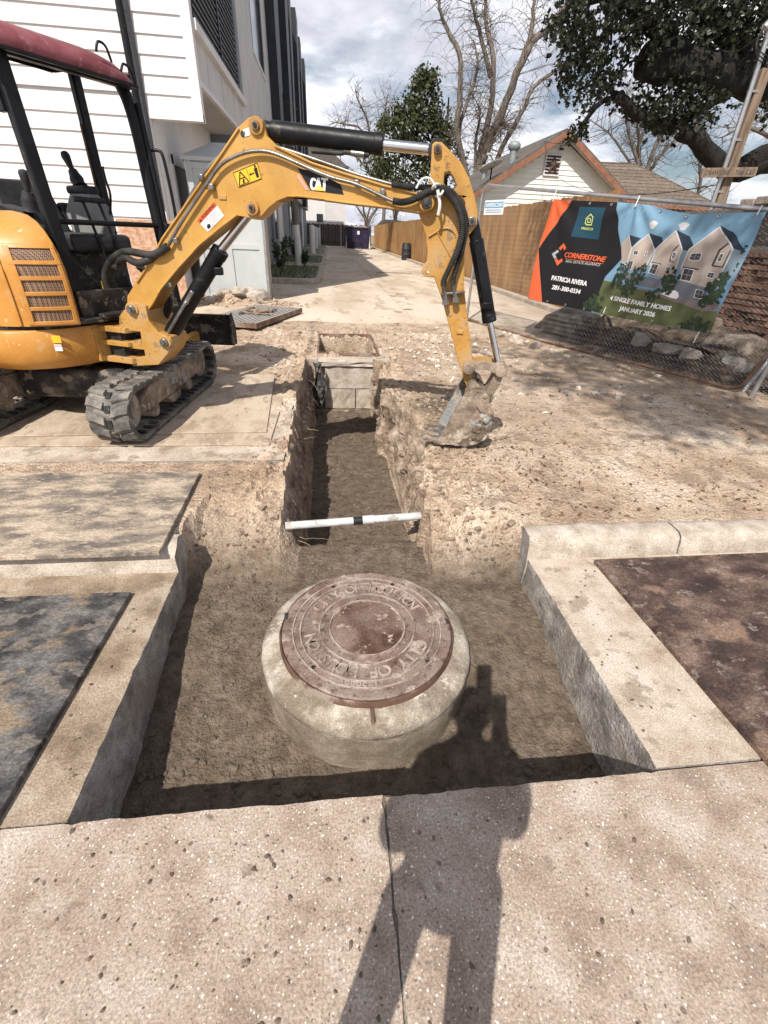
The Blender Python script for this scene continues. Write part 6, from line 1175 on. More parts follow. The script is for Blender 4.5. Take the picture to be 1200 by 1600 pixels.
for i in range(13): MB().box(gc+gw*(-.425+i*.0708)+UP*.012, (1.87, .034, .05), (gd_, gw, UP)).build('bar', 'grate_steel', gt)
for s in (-.5, 0, .5): MB().box(gc+gd_*s-UP*.02, (.03, .9, .03), (gd_, gw, UP)).build('cross_bar', 'galv_rust', gt)
rg = random.Random(8); mb = MB()
for k in range(9): c_ = gc+gw*rg.uniform(-.15, .2)+gd_*rg.uniform(-.25, .25)+UP*.05; mb.tube(smooth_path([c_+Vector((rg.gauss(0, .12), rg.gauss(0, .12), rg.uniform(0, .04))) for _ in range(4)], 4), .014, 6)
tag(mb.build('rope_scraps', 'root', org=tuple(gc), smooth=0), 'pale tangled rope scraps on the steel grate', 'rope')
# ---------------------------------------------------------------- chain link panel and banner
FO = Vector((3.1, 8.0, 0)); FD = Vector((.4138, -.9104, 0)).normalized(); FN = Vector((-.9104, -.4138, 0)).normalized()
def fp(s, z, off=0): return FO+FD*s+FN*off+UP*z
def ftop(s): return 2.335-.1*(s+1.22)+.006*(s+1.22)**2*0
cl = empty('chain_link_panel', tuple(fp(1.2, .15))); tag(cl, 'galvanised chain link fence panel carrying the banner', 'fence')
S0, S1 = -1.22, 3.95
def zt(s): return 2.32+(1.90-2.32)*(s+1.22)/(3.3+1.22)
MB().tube(smooth_path([fp(S0, .2), fp(S0, 1.8), fp(S0+.02, 2.2), fp(S0+.12, 2.31), fp(S0+.3, zt(S0+.3)), fp(0, zt(0)), fp(2, zt(2)), fp(S1, zt(S1))], 6), .024, 12).build('top_rail', 'galv', cl)
MB().tube(smooth_path([fp(S0, .24), fp(0, .205), fp(1.0, .195), fp(2.4, .20), fp(3.3, .195), fp(3.55, .20), fp(3.66, .28), fp(3.75, .6)], 6), .023, 12).build('bottom_rail', 'galv_rust', cl)
MB().tube([fp(3.78, .05, .03), fp(3.86, 1.0, .02), fp(3.95, 1.95, 0)], .026, 12).build('end_post', 'galv', cl); MB().tube([fp(3.62, .02, -.05), fp(3.7, .6, -.3), fp(3.8, 1.3, -.62)], .026, 12).build('brace', 'galv', cl)
MB().tube([fp(1.52, .2, -.3), fp(1.55, .7, -.16), fp(1.6, 1.1, -.05)], .02, 10).build('stake', 'galv_rust', cl)
mb = MB(); w_ = .062; ns = int((S1-S0)/w_); r_ = .0034
def wire(P):
    P = [Vector(p) for p in P]; vs = []; t_ = FN*r_
    for i, p in enumerate(P):
        d = (P[min(i+1, len(P)-1)]-P[max(i-1, 0)]).normalized(); sdd = d.cross(FN).normalized()*r_
        vs += [p+sdd, p-sdd*.5+t_, p-sdd*.5-t_]
    mb.add(vs, [(i*3+j, i*3+(j+1) % 3, (i+1)*3+(j+1) % 3, (i+1)*3+j) for i in range(len(P)-1) for j in range(3)])
for i in range(ns):
    s = S0+.02+i*w_; top = zt(s)-.02; z = .18; P = []; k = 0
    while z < top:
        P.append(fp(s+(w_/2+.004)*(1 if (k+i*0) % 2 else -1)+.01*math.sin(z*3+s*2), z, .004*(1 if k % 2 else -1)+.02*math.sin(s*1.7)*math.sin(z*1.9))); z += w_*.52; k += 1
    wire(P)
o_ = mb.build('wire_mesh', 'galv', cl, smooth=0, fix=False); o_['kind'] = 'stuff'
# the small company plate wired to the panel
sg = empty('fence_sign', tuple(fp(-1.0, 1.98, .03))); tag(sg, 'small blue and white sign plate wired high on the chain link panel', 'sign')
MB().box(fp(-.86, 2.0, .02), (.46, .006, .2), (FD, FN, UP)).build('plate', 'p_white', sg); MB().box(fp(-.86, 2.035, .0245), (.44, .003, .085), (FD, FN, UP)).build('band', 's_blue', sg)
mb = MB(); text_on(mb, 'AMERICAN', (-1.06, 2.008), (-.66, 2.008), .055, FO, FD, UP, FN, .027); split_build(mb, 'letter', 'p_white', sg)
for k in range(2): MB().box(fp(-.86, 1.965-.03*k, .0245), (.38, .003, .012), (FD, FN, UP)).build('text_line', 's_blue', sg)
# banner: cloth surface in panel coordinates (s along the panel, z up)
BTs, BTz = [p[0] for p in BN_TOP], [p[1] for p in BN_TOP]
def ripple(s, z):
    top = float(np.interp(s, BTs, BTz)); dpt = max(0, top-z); r = 0
    for s0, a in ((.42, 1), (1.75, 1.3), (3.15, 1.2)):
        dx, dz = s-s0, top+.02-z; ang = math.atan2(dx, dz+.02); dd = math.hypot(dx, dz); r += a*.016*math.sin(ang*9+s0*3)*math.exp(-dd*1.1)*min(1, dd*6)
    return .045+r+.018*math.sin(s*2.1+z*1.3)*min(1, dpt*2)+.006*math.sin(s*7+z*5)+.05*min(1, dpt)*math.sin((s-.3)*1.1)
def cloth(polys, off, name, mat, par, maxe=.06, smooth=180):
    b = bmesh.new()
    for pl in polys:
        vs = [b.verts.new((x, y, 0)) for x, y in pl]
        for t in tessellate_polygon([[Vector((x, y, 0)) for x, y in pl]]):
            try: b.faces.new([vs[i] for i in t])
            except ValueError: pass
    for _ in range(7):
        es = [e_ for e_ in b.edges if e_.calc_length() > maxe]
        if not es: break
        bmesh.ops.subdivide_edges(b, edges=es, cuts=1); bmesh.ops.triangulate(b, faces=[f for f in b.faces if len(f.verts) > 3])
    mb = MB(); b.verts.index_update(); mb.add([fp(v.co.x, v.co.y, ripple(v.co.x, v.co.y)+off) for v in b.verts], [tuple(v.index for v in f.verts) for f in b.faces]); b.free()
    o = mb.build(name, mat, par, smooth=smooth, fix=False); return o
def outline_strip(P, w2):
    out = []
    for a, b in zip(P, P[1:]):
        a, b = Vector(a), Vector(b); t = (b-a).normalized(); nn = Vector((-t.y, t.x))*w2; a = a-t*w2; b = b+t*w2; out.append([tuple(a+nn), tuple(b+nn), tuple(b-nn), tuple(a-nn)])
    return out
bn = empty('banner', tuple(fp(1.7, .72, .05))); tag(bn, 'printed vinyl banner for new homes tied to the chain link panel', 'banner')
outline = BN_TOP+BN_BOT[::-1]
sheet = cloth([outline], 0, 'sheet', 'p_sky', bn, .05)
L1, L2, L3, L4 = .0016, .0030, .0044, .0058
cloth([BN_GRASS[0]], L1, 'printed_lawn', 'p_grass', sheet)
def each(polys, off, nm2, mat, e=.06):
    for k, p in enumerate(polys): cloth([p], off+.00008*k, nm2, mat, sheet, e)
each(BN_GAR, L1+.0004, 'printed_garage', 'p_gar'); each(BN_SIDE, L1, 'printed_side_wall', 'p_side')
each(BN_ROOF, L2, 'printed_roof', 'p_roof'); cloth([BN_DRIVE[0]], L2, 'printed_drive', 'p_drive', sheet)
for i, p in enumerate(BN_BE): cloth([p], L2+.0003*(3-i), 'printed_house', 'p_beige', sheet)
each(BN_WIN, L4, 'printed_window', 'p_win'); each(BN_TRIM, L4, 'printed_trim', 'p_trim')
cloth([BN_BLK], L3, 'printed_black_field', 'p_black', sheet); each([BN_OR1, BN_OR2], L4, 'printed_orange_field', 'p_orange'); cloth([BN_TEAL], L4, 'printed_teal_panel', 'p_teal', sheet)
cloth([BN_CAR[1]], L4+.001, 'printed_car', 'p_white', sheet)
for p in BN_BE:
    for k, q in enumerate(outline_strip(p[1:6], .007)): cloth([q], L4+.0006+.0001*k, 'printed_roof_edge', 'p_cloud', sheet, .1)
for w_ in BN_WIN:
    for k, q in enumerate(outline_strip(w_+w_[:1], .003)): cloth([q], L4+.0009+.0001*k, 'printed_window_frame', 'p_white', sheet, .2)
    m0, m1, m2, m3 = [(Vector(w_[i])+Vector(w_[(i+1) % 4]))/2 for i in range(4)]
    for k, q in enumerate(outline_strip([tuple(m0), tuple(m2)], .002)+outline_strip([tuple(m1), tuple(m3)], .002)): cloth([q], L4+.0014+.0001*k, 'printed_window_bar', 'p_beige', sheet, .2)
rg = random.Random(5); pol = []
for s, z, r in BN_BUSH:
    for _ in range(40):
        a = rg.uniform(0, 6.28); d = r*rg.random()**.6; c_ = (s+d*math.cos(a), z+d*math.sin(a)*1.1); q = rg.uniform(.12, .27)*r; k = rg.randint(5, 7)
        pol.append([(c_[0]+q*rg.uniform(.6, 1.2)*math.cos(6.283*j/k), c_[1]+q*rg.uniform(.6, 1.2)*math.sin(6.283*j/k)) for j in range(k)])
pol = [[p for p in pl] for pl in pol if all(z < float(np.interp(s, BTs, BTz)) and z > float(np.interp(s, [p[0] for p in BN_BOT], [p[1] for p in BN_BOT]))+.01 and s < float(np.interp(z, [.71, 1.87], [3.11, 3.21]))-.01 for s, z in pl)]
for k, pl in enumerate(pol): pass
for k_, (pp_, mm_) in enumerate(((pol[::3]+pol[2::3], MT['p_green']), (pol[1::3], flat('p_green2', (.034, .055, .03))))): cloth(pp_, L4+.0016+.0006*k_, 'printed_foliage', mm_, sheet, .2)['kind'] = 'stuff'
each([[(2.05+.05*math.cos(a)*(1+.3*math.sin(3*a)), 1.77+.045*math.sin(a)) for a in np.linspace(0, 6.283, 14)[:-1]], [(2.42+.06*math.cos(a)*(1+.3*math.sin(3*a)), 1.76+.04*math.sin(a)) for a in np.linspace(0, 6.283, 14)[:-1]]], L1, 'printed_cloud', 'p_cloud', .025)
each([BN_C1, BN_C3], L4, 'logo_mark', 'p_orange', .2); cloth([BN_C2], L4, 'logo_mark', 'p_grey', sheet, .2)
for k, q in enumerate(outline_strip(BN_LOGO+BN_LOGO[:1], .006)+outline_strip(BN_LOGO2, .005)): cloth([q], L4+.0012+.0002*k, 'logo_line', 'p_lime', sheet, .2)
for (s, a, b, h), mat, shr in zip(BN_TXT, ('p_lime', 'p_orange', 'p_grey', 'p_white', 'p_white', 'p_white', 'p_white'), (0, .25, .2, 0, .12, .12, .12)):
    vs, fs, wd = text2d(s, shr); a, b = Vector(a), Vector(b); e_ = b-a; L = e_.length; e_.normalize(); up = Vector((-e_.y, e_.x)); k = L/wd; mb = MB(); P = []
    for dx, dy, of in ((0, 0, 0), (.0045 if h > .045 else .0015, 0, .0004)):
        Q = [a+e_*(x*k+dx)+up*(y*h+dy) for x, y in vs]; mb.add([fp(p.x, p.y, ripple(p.x, p.y)+L4+.0034+of) for p in Q], fs)
    split_build(mb, 'letter', mat, sheet)
a, b = Vector(BN_TXT[1][1]), Vector(BN_TXT[1][2]); cloth([[tuple(a+Vector((.03, -.018))), tuple(b+Vector((-.02, -.018))), tuple(b+Vector((-.02, -.023))), tuple(a+Vector((.03, -.023)))]], L4+.001, 'underline', 'p_orange', sheet, .1)
for k_ in range(9):
    for e_ in (0, 1):
        s_ = .36+k_*(3.12-.36)/8; z_ = float(np.interp(s_, BTs, BTz))-.025 if e_ else float(np.interp(s_, [p[0] for p in BN_BOT], [p[1] for p in BN_BOT]))+.028
        a0 = fp(s_, z_, ripple(s_, z_)+.007); MB().tube([a0+FD*(.012*math.cos(t))+UP*(.012*math.sin(t)) for t in np.linspace(0, 6.283, 13)[:-1]], .004, 6, closed=True).build('eyelet', 'galv', bn)
for s, z, l in ((1.72, .80, .09), (3.02, .70, .11)): MB().tube([fp(s, z+.02, .07), fp(s-.01, z-.04, .075), fp(s-.02, z-l+.0, .07)], .007, 6).build('cable_tie', 'tie', bn)
for s in (.42, 1.75, 3.15): MB().tube([fp(s, float(np.interp(s, BTs, BTz))-.03, .07), fp(s, zt(s)+.03, .035)], .006, 6).build('cable_tie', 'tie', bn)
# ---------------------------------------------------------------- timber service post
pl_ = empty('service_post', (6.72, 9, .1)); tag(pl_, 'timber service post with grey conduit and weather head', 'post')
MB().box((6.83, 9.0, 2.05), (.15, .13, 3.85)).build('timber', 'post_wood', pl_, bevel=.006)
MB().tube(smooth_path([(6.68, 8.93, .3), (6.67, 8.93, 2.2), (6.66, 8.93, 3.6), (6.64, 8.93, 4.3)], 4), .035, 12).build('conduit', 'galv', pl_)
MB().tube(smooth_path([(6.64, 8.93, 4.28), (6.63, 8.93, 4.40), (6.58, 8.9, 4.44), (6.5, 8.88, 4.38)], 4), [.04, .045, .05, .055, .06, .06, .06, .06, .055, .055, .05, .045, .04], 12).build('weather_head', 'galv', pl_)
for z in (2.4, 3.1, 3.7): MB().box((6.72, 8.95, z), (.16, .05, .03)).build('strap', 'galv', pl_)
for k in range(3): MB().tube(smooth_path([(6.5, 8.88, 4.38), (6.44, 8.86, 4.28-.03*k), (6.5+.02*k, 8.86, 4.15-.05*k), (6.7, 8.9, 4.1-.04*k)], 5), .007, 6).build('wire', 'hose', pl_)
bo = empty('name_board', (6.72, 8.9, 2.6)); tag(bo, 'thin brown board with dark hand lettering nailed across the post', 'sign')
bx = Vector((.997, 0, .06)).normalized(); bz = Vector((-.06, 0, .997)); MB().box((6.72, 8.85, 2.66), (.98, .025, .13), (bx, Vector((0, 1, 0)), bz)).build('plank', 'post_wood', bo, bevel=.002)
mb = MB(); text_on(mb, 'DRAW LINE', (-.44, -.035), (.0, -.035), .07, (6.72, 8.85, 2.66), bx, bz, (0, -1, 0), .015, .2); text_on(mb, 'You Call', (.09, -.035), (.45, -.035), .07, (6.72, 8.85, 2.66), bx, bz, (0, -1, 0), .015, .2); split_build(mb, 'letter', 'p_trim', bo)
def cable(a, b, sag, r, label):
    a, b = Vector(a), Vector(b); P = [a.lerp(b, t)-UP*sag*4*t*(1-t) for t in np.linspace(0, 1, 22)]
    tag(MB().tube(P, r, 5).build('overhead_cable', 'hose', org=tuple(a)), label, 'cable', 'overhead cables')
cable((6.5, 8.9, 4.3), (9.2, 23.9, 5.2), .5, .011, 'black service cable running from the post to the gabled house'); cable((10.2, 24, 4.0), (6.7, 9, 2.5), .35, .009, 'lower thin black cable in front of the brown hip roof')
# ---------------------------------------------------------------- old brick wall and rubble behind the panel
bw = empty('brick_wall', (5.6, 5.6, .1)); tag(bw, 'dark crumbling brick wall behind the right end of the banner', 'wall')
wa, wb = Vector((5.95, 8.6, 0)), Vector((6.0, 3.6, 0)); wd_ = (wb-wa).normalized(); wn_ = Vector((-1, 0, 0)); Lw = (wb-wa).length
MB().box((wa+wb)/2+UP*1.1+Vector((.14, 0, 0)), (Lw, .22, 1.95), (wd_, wn_, UP)).build('core', 'mortar', bw)
bm1 = MB().box((0, 0, 0), (.205, .10, .062)).build('brick', 'brickA', None, link=False, smooth=0, bevel=0).data
rg = random.Random(12); cnt = 0
for row in range(27):
    for i in range(23):
        s = .1+i*.218+(.109 if row % 2 else 0); z = .17+row*.074
        if s > Lw-.05 or cnt > 298 or (row < 4 and i < 6) or rg.random() < .03 or z > 2.06-.1*abs(math.sin(s*1.7)): continue
        if s < 1.4: continue
        p = wa+wd_*s+wn_*(.0+rg.uniform(-.02, .02)); o_ = inst('brick', bm1, bw, (p.x, p.y, z), (rg.gauss(0, .02), rg.gauss(0, .02), math.atan2(wd_.y, wd_.x)+rg.gauss(0, .03))); cnt += 1
for i in range(14): MB().box((5.98, 7.1-i*.27, 2.12+rg.uniform(-.01, .02)), (.34, .25, .09)).build('coping_stone', 'rock', bw, bevel=.01)
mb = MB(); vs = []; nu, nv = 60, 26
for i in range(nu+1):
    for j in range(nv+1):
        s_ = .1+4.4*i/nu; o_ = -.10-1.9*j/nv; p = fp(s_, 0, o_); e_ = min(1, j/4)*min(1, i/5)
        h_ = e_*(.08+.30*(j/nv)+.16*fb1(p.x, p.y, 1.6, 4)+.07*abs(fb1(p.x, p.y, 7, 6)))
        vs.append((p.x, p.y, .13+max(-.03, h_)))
mb.add(vs, [(i*(nv+1)+j, i*(nv+1)+j+1, (i+1)*(nv+1)+j+1, (i+1)*(nv+1)+j) for i in range(nu) for j in range(nv)]); o_ = mb.build('earth_bank', 'darksoil_shaded', smooth=180); o_['kind'] = 'structure'
def rock(c, s, rg, mat='rock', flat_=.7):
    b = bmesh.new()
    for _ in range(26):
        v = Vector((rg.uniform(-1, 1), rg.uniform(-1, 1), rg.uniform(-1, 1))); k = max(abs(v.x), abs(v.y), abs(v.z)); v = v/k*rg.uniform(.78, 1); b.verts.new((v.x*s[0], v.y*s[1], v.z*s[2]))
    r0 = bmesh.ops.convex_hull(b, input=b.verts); bmesh.ops.delete(b, geom=[v for v in b.verts if not v.link_faces], context='VERTS')
    bmesh.ops.subdivide_edges(b, edges=b.edges[:], cuts=2, use_grid_fill=True)
    for v in b.verts: v.co *= 1+.05*fb1(v.co.x*3/s[0], v.co.y*3/s[1]+v.co.z*4/s[2], 1.5, 3)
    mb = MB(); b.verts.index_update(); rot = Matrix.Rotation(rg.uniform(0, 6.28), 3, 'Z') @ Matrix.Rotation(rg.uniform(-.3, .3), 3, 'X')
    mb.add([rot @ v.co+Vector(c) for v in b.verts], [tuple(v.index for v in f.verts) for f in b.faces]); b.free(); return mb
def sz(x, y): return float(soil_top(np.array([x]), np.array([y]))[0])
rg = random.Random(77)
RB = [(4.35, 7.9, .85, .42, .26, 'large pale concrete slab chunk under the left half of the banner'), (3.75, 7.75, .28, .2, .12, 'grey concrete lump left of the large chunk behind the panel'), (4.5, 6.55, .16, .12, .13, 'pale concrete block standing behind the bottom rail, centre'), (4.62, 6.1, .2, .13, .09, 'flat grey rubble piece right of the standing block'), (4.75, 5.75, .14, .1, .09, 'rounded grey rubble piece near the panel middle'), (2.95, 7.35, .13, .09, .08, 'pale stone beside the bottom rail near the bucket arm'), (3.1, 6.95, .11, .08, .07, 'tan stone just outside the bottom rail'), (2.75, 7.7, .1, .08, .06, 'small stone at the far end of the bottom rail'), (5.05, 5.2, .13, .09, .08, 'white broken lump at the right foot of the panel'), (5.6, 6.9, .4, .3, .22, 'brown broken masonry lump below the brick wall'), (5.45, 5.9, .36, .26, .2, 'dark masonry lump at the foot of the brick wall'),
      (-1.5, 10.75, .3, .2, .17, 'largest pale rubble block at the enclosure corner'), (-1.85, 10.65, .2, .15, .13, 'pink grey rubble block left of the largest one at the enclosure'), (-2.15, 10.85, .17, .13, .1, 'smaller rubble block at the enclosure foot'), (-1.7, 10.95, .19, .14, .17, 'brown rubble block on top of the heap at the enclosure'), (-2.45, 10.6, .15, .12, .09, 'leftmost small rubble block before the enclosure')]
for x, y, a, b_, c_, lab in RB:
    z = sz(x, y)+c_*.45+(.10 if x > 3.5 else 0); o_ = rock((x, y, z), (a, b_, c_), rg).build('rubble_chunk', 'rock' if (x < 3.5 or a < .25) else 'rock_shaded', org=(x, y, z-c_*.45), smooth=25); tag(o_, lab, 'rubble', 'broken concrete chunks')
# split-faced block with holes lying by the fence foot
o_ = MB().box((5.0, 5.32, .33), (.3, .12, .18), (Vector((.8, -.6, -.1)).normalized(), Vector((.6, .8, 0)), Vector((.08, -.06, .99)))).build('paver_block', 'cutconc', org=(5.0, 5.32, .24), bevel=.01); tag(o_, 'rectangular white flecked concrete block lying by the panel foot', 'block')
# ---------------------------------------------------------------- loose soil, stones, leaves, roots
def scatter(name, label, n, gen, mat, seed, kind='stuff', shape='rock'):
    rg = random.Random(seed); mb = MB(); base = []
    for k in range(6):
        b = bmesh.new(); bmesh.ops.create_icosphere(b, subdivisions=1, radius=1)
        for v in b.verts: v.co *= rg.uniform(.65, 1.15)
        b.verts.index_update(); base.append(([v.co.copy() for v in b.verts], [tuple(v.index for v in f.verts) for f in b.faces])); b.free()
    for _ in range(n):
        g_ = gen(rg)
        if g_ is None: continue
        x, y, z, s = g_; vs, fs = base[rg.randrange(6)]; a = rg.uniform(0, 6.28); ca, sa = math.cos(a), math.sin(a); e1, e2, e3 = rg.uniform(.7, 1.5), rg.uniform(.6, 1.1), rg.uniform(.45, .8)
        mb.add([(x+s*(v.x*e1*ca-v.y*e2*sa), y+s*(v.x*e1*sa+v.y*e2*ca), z+s*v.z*e3) for v in vs], fs)
    o = mb.build(name, mat, smooth=0, fix=False); tag(o, label, 'soil', kind=kind); return o
GX, GY = np.arange(-3, 5.6, .03), np.arange(.7, 11.6, .03); gx_, gy_ = np.meshgrid(GX, GY)
TAB = {f_: f_(gx_, gy_) for f_ in (soil_side, soil_fl, soil_top)}
def f1(f, x, y):
    u, v = (x+3)/.03, (y-.7)/.03; i, j = min(max(int(u), 0), len(GX)-2), min(max(int(v), 0), len(GY)-2); u -= i; v -= j; T = TAB[f]
    return float((T[j, i]*(1-u)+T[j, i+1]*u)*(1-v)+(T[j+1, i]*(1-u)+T[j+1, i+1]*u)*v)
EY = np.arange(0, 14, .02); EXL, EXR = edges(EY)[:2]
def edge1(y): i = min(max(int(y/.02), 0), len(EY)-1); return EXL[i], EXR[i]
def g_pit(rg):
    x, y = rg.uniform(-.80, 1.07), rg.uniform(.8, 2.35)
    if math.hypot(x-MC[0], y-MC[1]) < .5: return None
    s = .0022+.015*rg.random()**5; return x, y, f1(soil_side if (x < -.3 or x > .6) else soil_fl, x, y)+s*.2, s
def g_trench(rg):
    x, y = rg.uniform(-.2, .58), rg.uniform(2.55, 5.8); s = .004+.022*rg.random()**4; return x, y, f1(soil_fl, x, y)+s*.2, s
def g_top(rg):
    k = rg.random()
    if k < .35: x, y = rg.gauss(.8, .22), rg.uniform(2.2, 5)
    elif k < .5: x, y = rg.gauss(1.0, .45), rg.uniform(2.3, 6)
    elif k < .65: x, y = rg.gauss(-.5, .25), rg.uniform(2.3, 6.5)
    elif k < .85: x, y = rg.gauss(.4, 1.2), rg.gauss(7.2, .9)
    else: x, y = rg.uniform(.8, 4.5), rg.uniform(2.3, 8)
    if x > 1.3 and rg.random() < .6: return None
    xl, xr = edge1(y)
    if y < 6.1 and xl-.02 < x < xr+.02 or y < 2.2: return None
    if -.3 < x < .78 and 5.9 < y < 7.45: return None
    if x < -.36 and 3.0 < y < 4.6: return None
    s = .005+.03*rg.random()**5; return x, y, f1(soil_side, x, y)+s*.25, s
scatter('pit_crumbs', 'fine soil crumbs over the pit floor', 3600, g_pit, MAT('fill_crumb', [(.3, (.095, .074, .055)), (.7, (.16, .13, .10))], 9, .97, bump=0), 3)
scatter('trench_crumbs', 'soil crumbs and small stones on the trench floor', 900, g_trench, MAT('trench_crumb', [(.3, (.11, .085, .062)), (.7, (.19, .15, .115))], 9, .97, bump=0), 4)
scatter('loose_clods', 'loose clods and stones strewn along the trench edges', 3800, g_top, MT['clod'], 5)
def g_mud(rg):
    k = rg.random()
    if k < .45: x, y = rg.gauss(-.35, .3), rg.gauss(.5, .16)
    elif k < .7: x, y = rg.uniform(-.9, .9), rg.uniform(.2, .76)
    elif k < .85: x, y = rg.gauss(-.9, .06), rg.uniform(.9, 1.9)
    else: x, y = rg.gauss(1.25, .12), rg.uniform(.9, 1.9)
    if y > .765 and -.83 < x < 1.1: return None
    s = .0015+.008*rg.random()**4; return x, y, s*.15, s
scatter('mud_crumbs', 'small dark mud crumbs dropped on the concrete around the pit', 520, g_mud, MAT('mud_crumb', [(.3, (.085, .062, .045)), (.7, (.17, .13, .098))], 9, .97, bump=0), 9)
def g_wh(rg):
    if rg.random() < .5: x, y = rg.gauss(1.55, .35), rg.gauss(6.7, .6)
    else: x, y = rg.uniform(1.2, 4.2), rg.uniform(4, 8)
    s = .01+.035*rg.random()**3; return x, y, f1(soil_top, x, y)+s*.3, s
scatter('gravel_spill', 'pale crushed stone spilled beyond the bucket', 420, g_wh, MAT('pale_gravel', [(.3, (.46, .40, .33)), (.7, (.62, .57, .50))], 9, .95, bump=.2), 6)
def g_heap(rg):
    x, y = rg.gauss(-1.9, .6), rg.gauss(10.7, .25); s = .008+.05*rg.random()**4
    if y > 11.15: return None
    return x, y, f1(soil_top, x, y)+s*.3, s
scatter('spoil_heap', 'low heap of broken soil along the enclosure foot', 700, g_heap, MT['clod'], 8)
rg = random.Random(15); mb = MB()
for _ in range(900):
    k = rg.random()
    if k < .3: x, y = rg.gauss(1.3, .35), rg.gauss(3.1, .3)
    elif k < .8: x, y = rg.uniform(1.5, 4.8), rg.uniform(2.3, 6.6)
    else: x, y = rg.uniform(.8, 3), rg.uniform(2.2, 2.9)
    xl, xr = edge1(y)
    if x < xr+.05: continue
    z = f1(soil_side, x, y)+.006; leaf(mb, Vector((x, y, z)), 0.010+.032*rg.random()**2, rg, Vector((rg.gauss(0, 1), rg.gauss(0, 1), rg.uniform(-.1, .35))), .25)
tag(mb.build('leaf_litter', 'deadleaf', smooth=0, fix=False), 'dead brown leaves scattered over the dirt at right', 'leaves', kind='stuff')
rg = random.Random(25); mb = MB()
def rootlet(p, d, L, r):
    q = [Vector(p)]; d = Vector(d)
    for _ in range(6): d = (d+Vector((rg.gauss(0, .25), rg.gauss(0, .25), rg.gauss(-.04, .2)))).normalized(); q.append(q[-1]+d*L/6)
    mb.tube(q, [r, r*.9, r*.8, r*.7, r*.55, r*.4, r*.2], 5)
for p, d, L, r in (((-.25, 2.42, -.05), (1, 0, -.1), .3, .0035), ((-.22, 2.4, -.09), (1, -.1, -.2), .24, .003), ((-.25, 2.44, -.14), (1, -.3, -.3), .34, .003), ((-.48, 2.5, .10), (.1, -.9, -.6), .26, .005), ((-.62, 2.25, -.02), (1, .2, 0), .2, .0035), ((-.28, 3.9, -.05), (1, .1, -.1), .2, .004), ((-.28, 4.3, -.1), (1, -.1, 0), .18, .004), ((.75, 2.75, .14), (.9, .3, .1), .3, .004), ((1.35, 3.35, .17), (1, .1, 0), .35, .005), ((.95, 3.25, .17), (1, -.25, .02), .3, .006)): rootlet(p, d, L, r)
for _ in range(46): y = rg.uniform(2.5, 5.9); rootlet((-.27, y, rg.uniform(-.4, .1)), (rg.uniform(.2, 1), rg.gauss(0, .6), -.4), rg.uniform(.05, .14), .002)
for _ in range(30): y = rg.uniform(5.0, 5.95); rootlet((rg.choice((-.24, .63)), y, rg.uniform(-.4, .12)), (rg.gauss(0, .5), rg.gauss(0, .6), -.8), rg.uniform(.1, .25), .004)
tag(mb.build('dry_roots', 'root', smooth=0, fix=False), 'torn dry roots poking from the trench walls', 'roots', kind='stuff')
# torn dark liner hanging at the trench head
for sx, x0, w2, lab in ((1, -.17, .13, 'torn black plastic liner hanging left of the inlet box'), (-1, .70, .10, 'torn black plastic scrap right of the inlet box')):
    mb = MB(); vs = []; rg = random.Random(int(x0*100)+60); nx_, nz_ = 8, 16
    for i in range(nz_+1):
        for j in range(nx_+1):
            u, v = j/nx_, i/nz_; vs.append((x0-.05+w2*u+.03*math.sin(v*7+u*4), 5.86-.10*abs(math.sin(u*5+v*3))+rg.uniform(-.02, .02), .17-(.62 if sx > 0 else .35)*v*(1-.25*abs(u-.5))+rg.uniform(-.012, .012)))
    mb.add(vs, [(i*(nx_+1)+j, i*(nx_+1)+j+1, (i+1)*(nx_+1)+j+1, (i+1)*(nx_+1)+j) for i in range(nz_) for j in range(nx_)])
    o_ = mb.build('plastic_liner', MAT('dusty_black_plastic', [(.3, (.03, .03, .033)), (.6, (.12, .115, .11)), (.75, (.26, .24, .22))], 14, .5, bump=.3), org=(x0, 5.85, -.4), smooth=25); tag(o_, lab, 'plastic sheet'); md = o_.modifiers.new('t', 'SOLIDIFY'); md.thickness = .004
# ---------------------------------------------------------------- houses at the right
h1 = empty('gabled_house', (10.5, 26, .15)); tag(h1, 'cream sided house with red brown gable trim behind the cedar fence', 'house')
gx, gz, ex, ez = 10.04, 5.52, 3.55, 3.28
gy = 24.0
poly = [(gx-ex, .2), (gx-ex, ez), (gx, gz-.12), (gx+ex, ez), (gx+ex, .2)]
MB().prism(poly, (0, gy, 0), (1, 0, 0), (0, 0, 1), (0, 1, 0), .06, 9.5).build('wall', 'cream', h1, smooth=0)
z = 1.5
while z < gz-.3:
    hw = ex-.02 if z < ez-.15 else (gz-.15-z-.19)*ex/(gz-ez)
    if hw > .12: MB().add([(gx-hw, gy+.055, z+.19), (gx+hw, gy+.055, z+.19), (gx+hw, gy+.02, z), (gx-hw, gy+.02, z), (gx-hw, gy+.07, z), (gx+hw, gy+.07, z)], [(0, 1, 2, 3), (3, 2, 5, 4)]).build('siding_board', 'cream', h1, smooth=0)
    z += .185
sl = (gz-ez)/ex
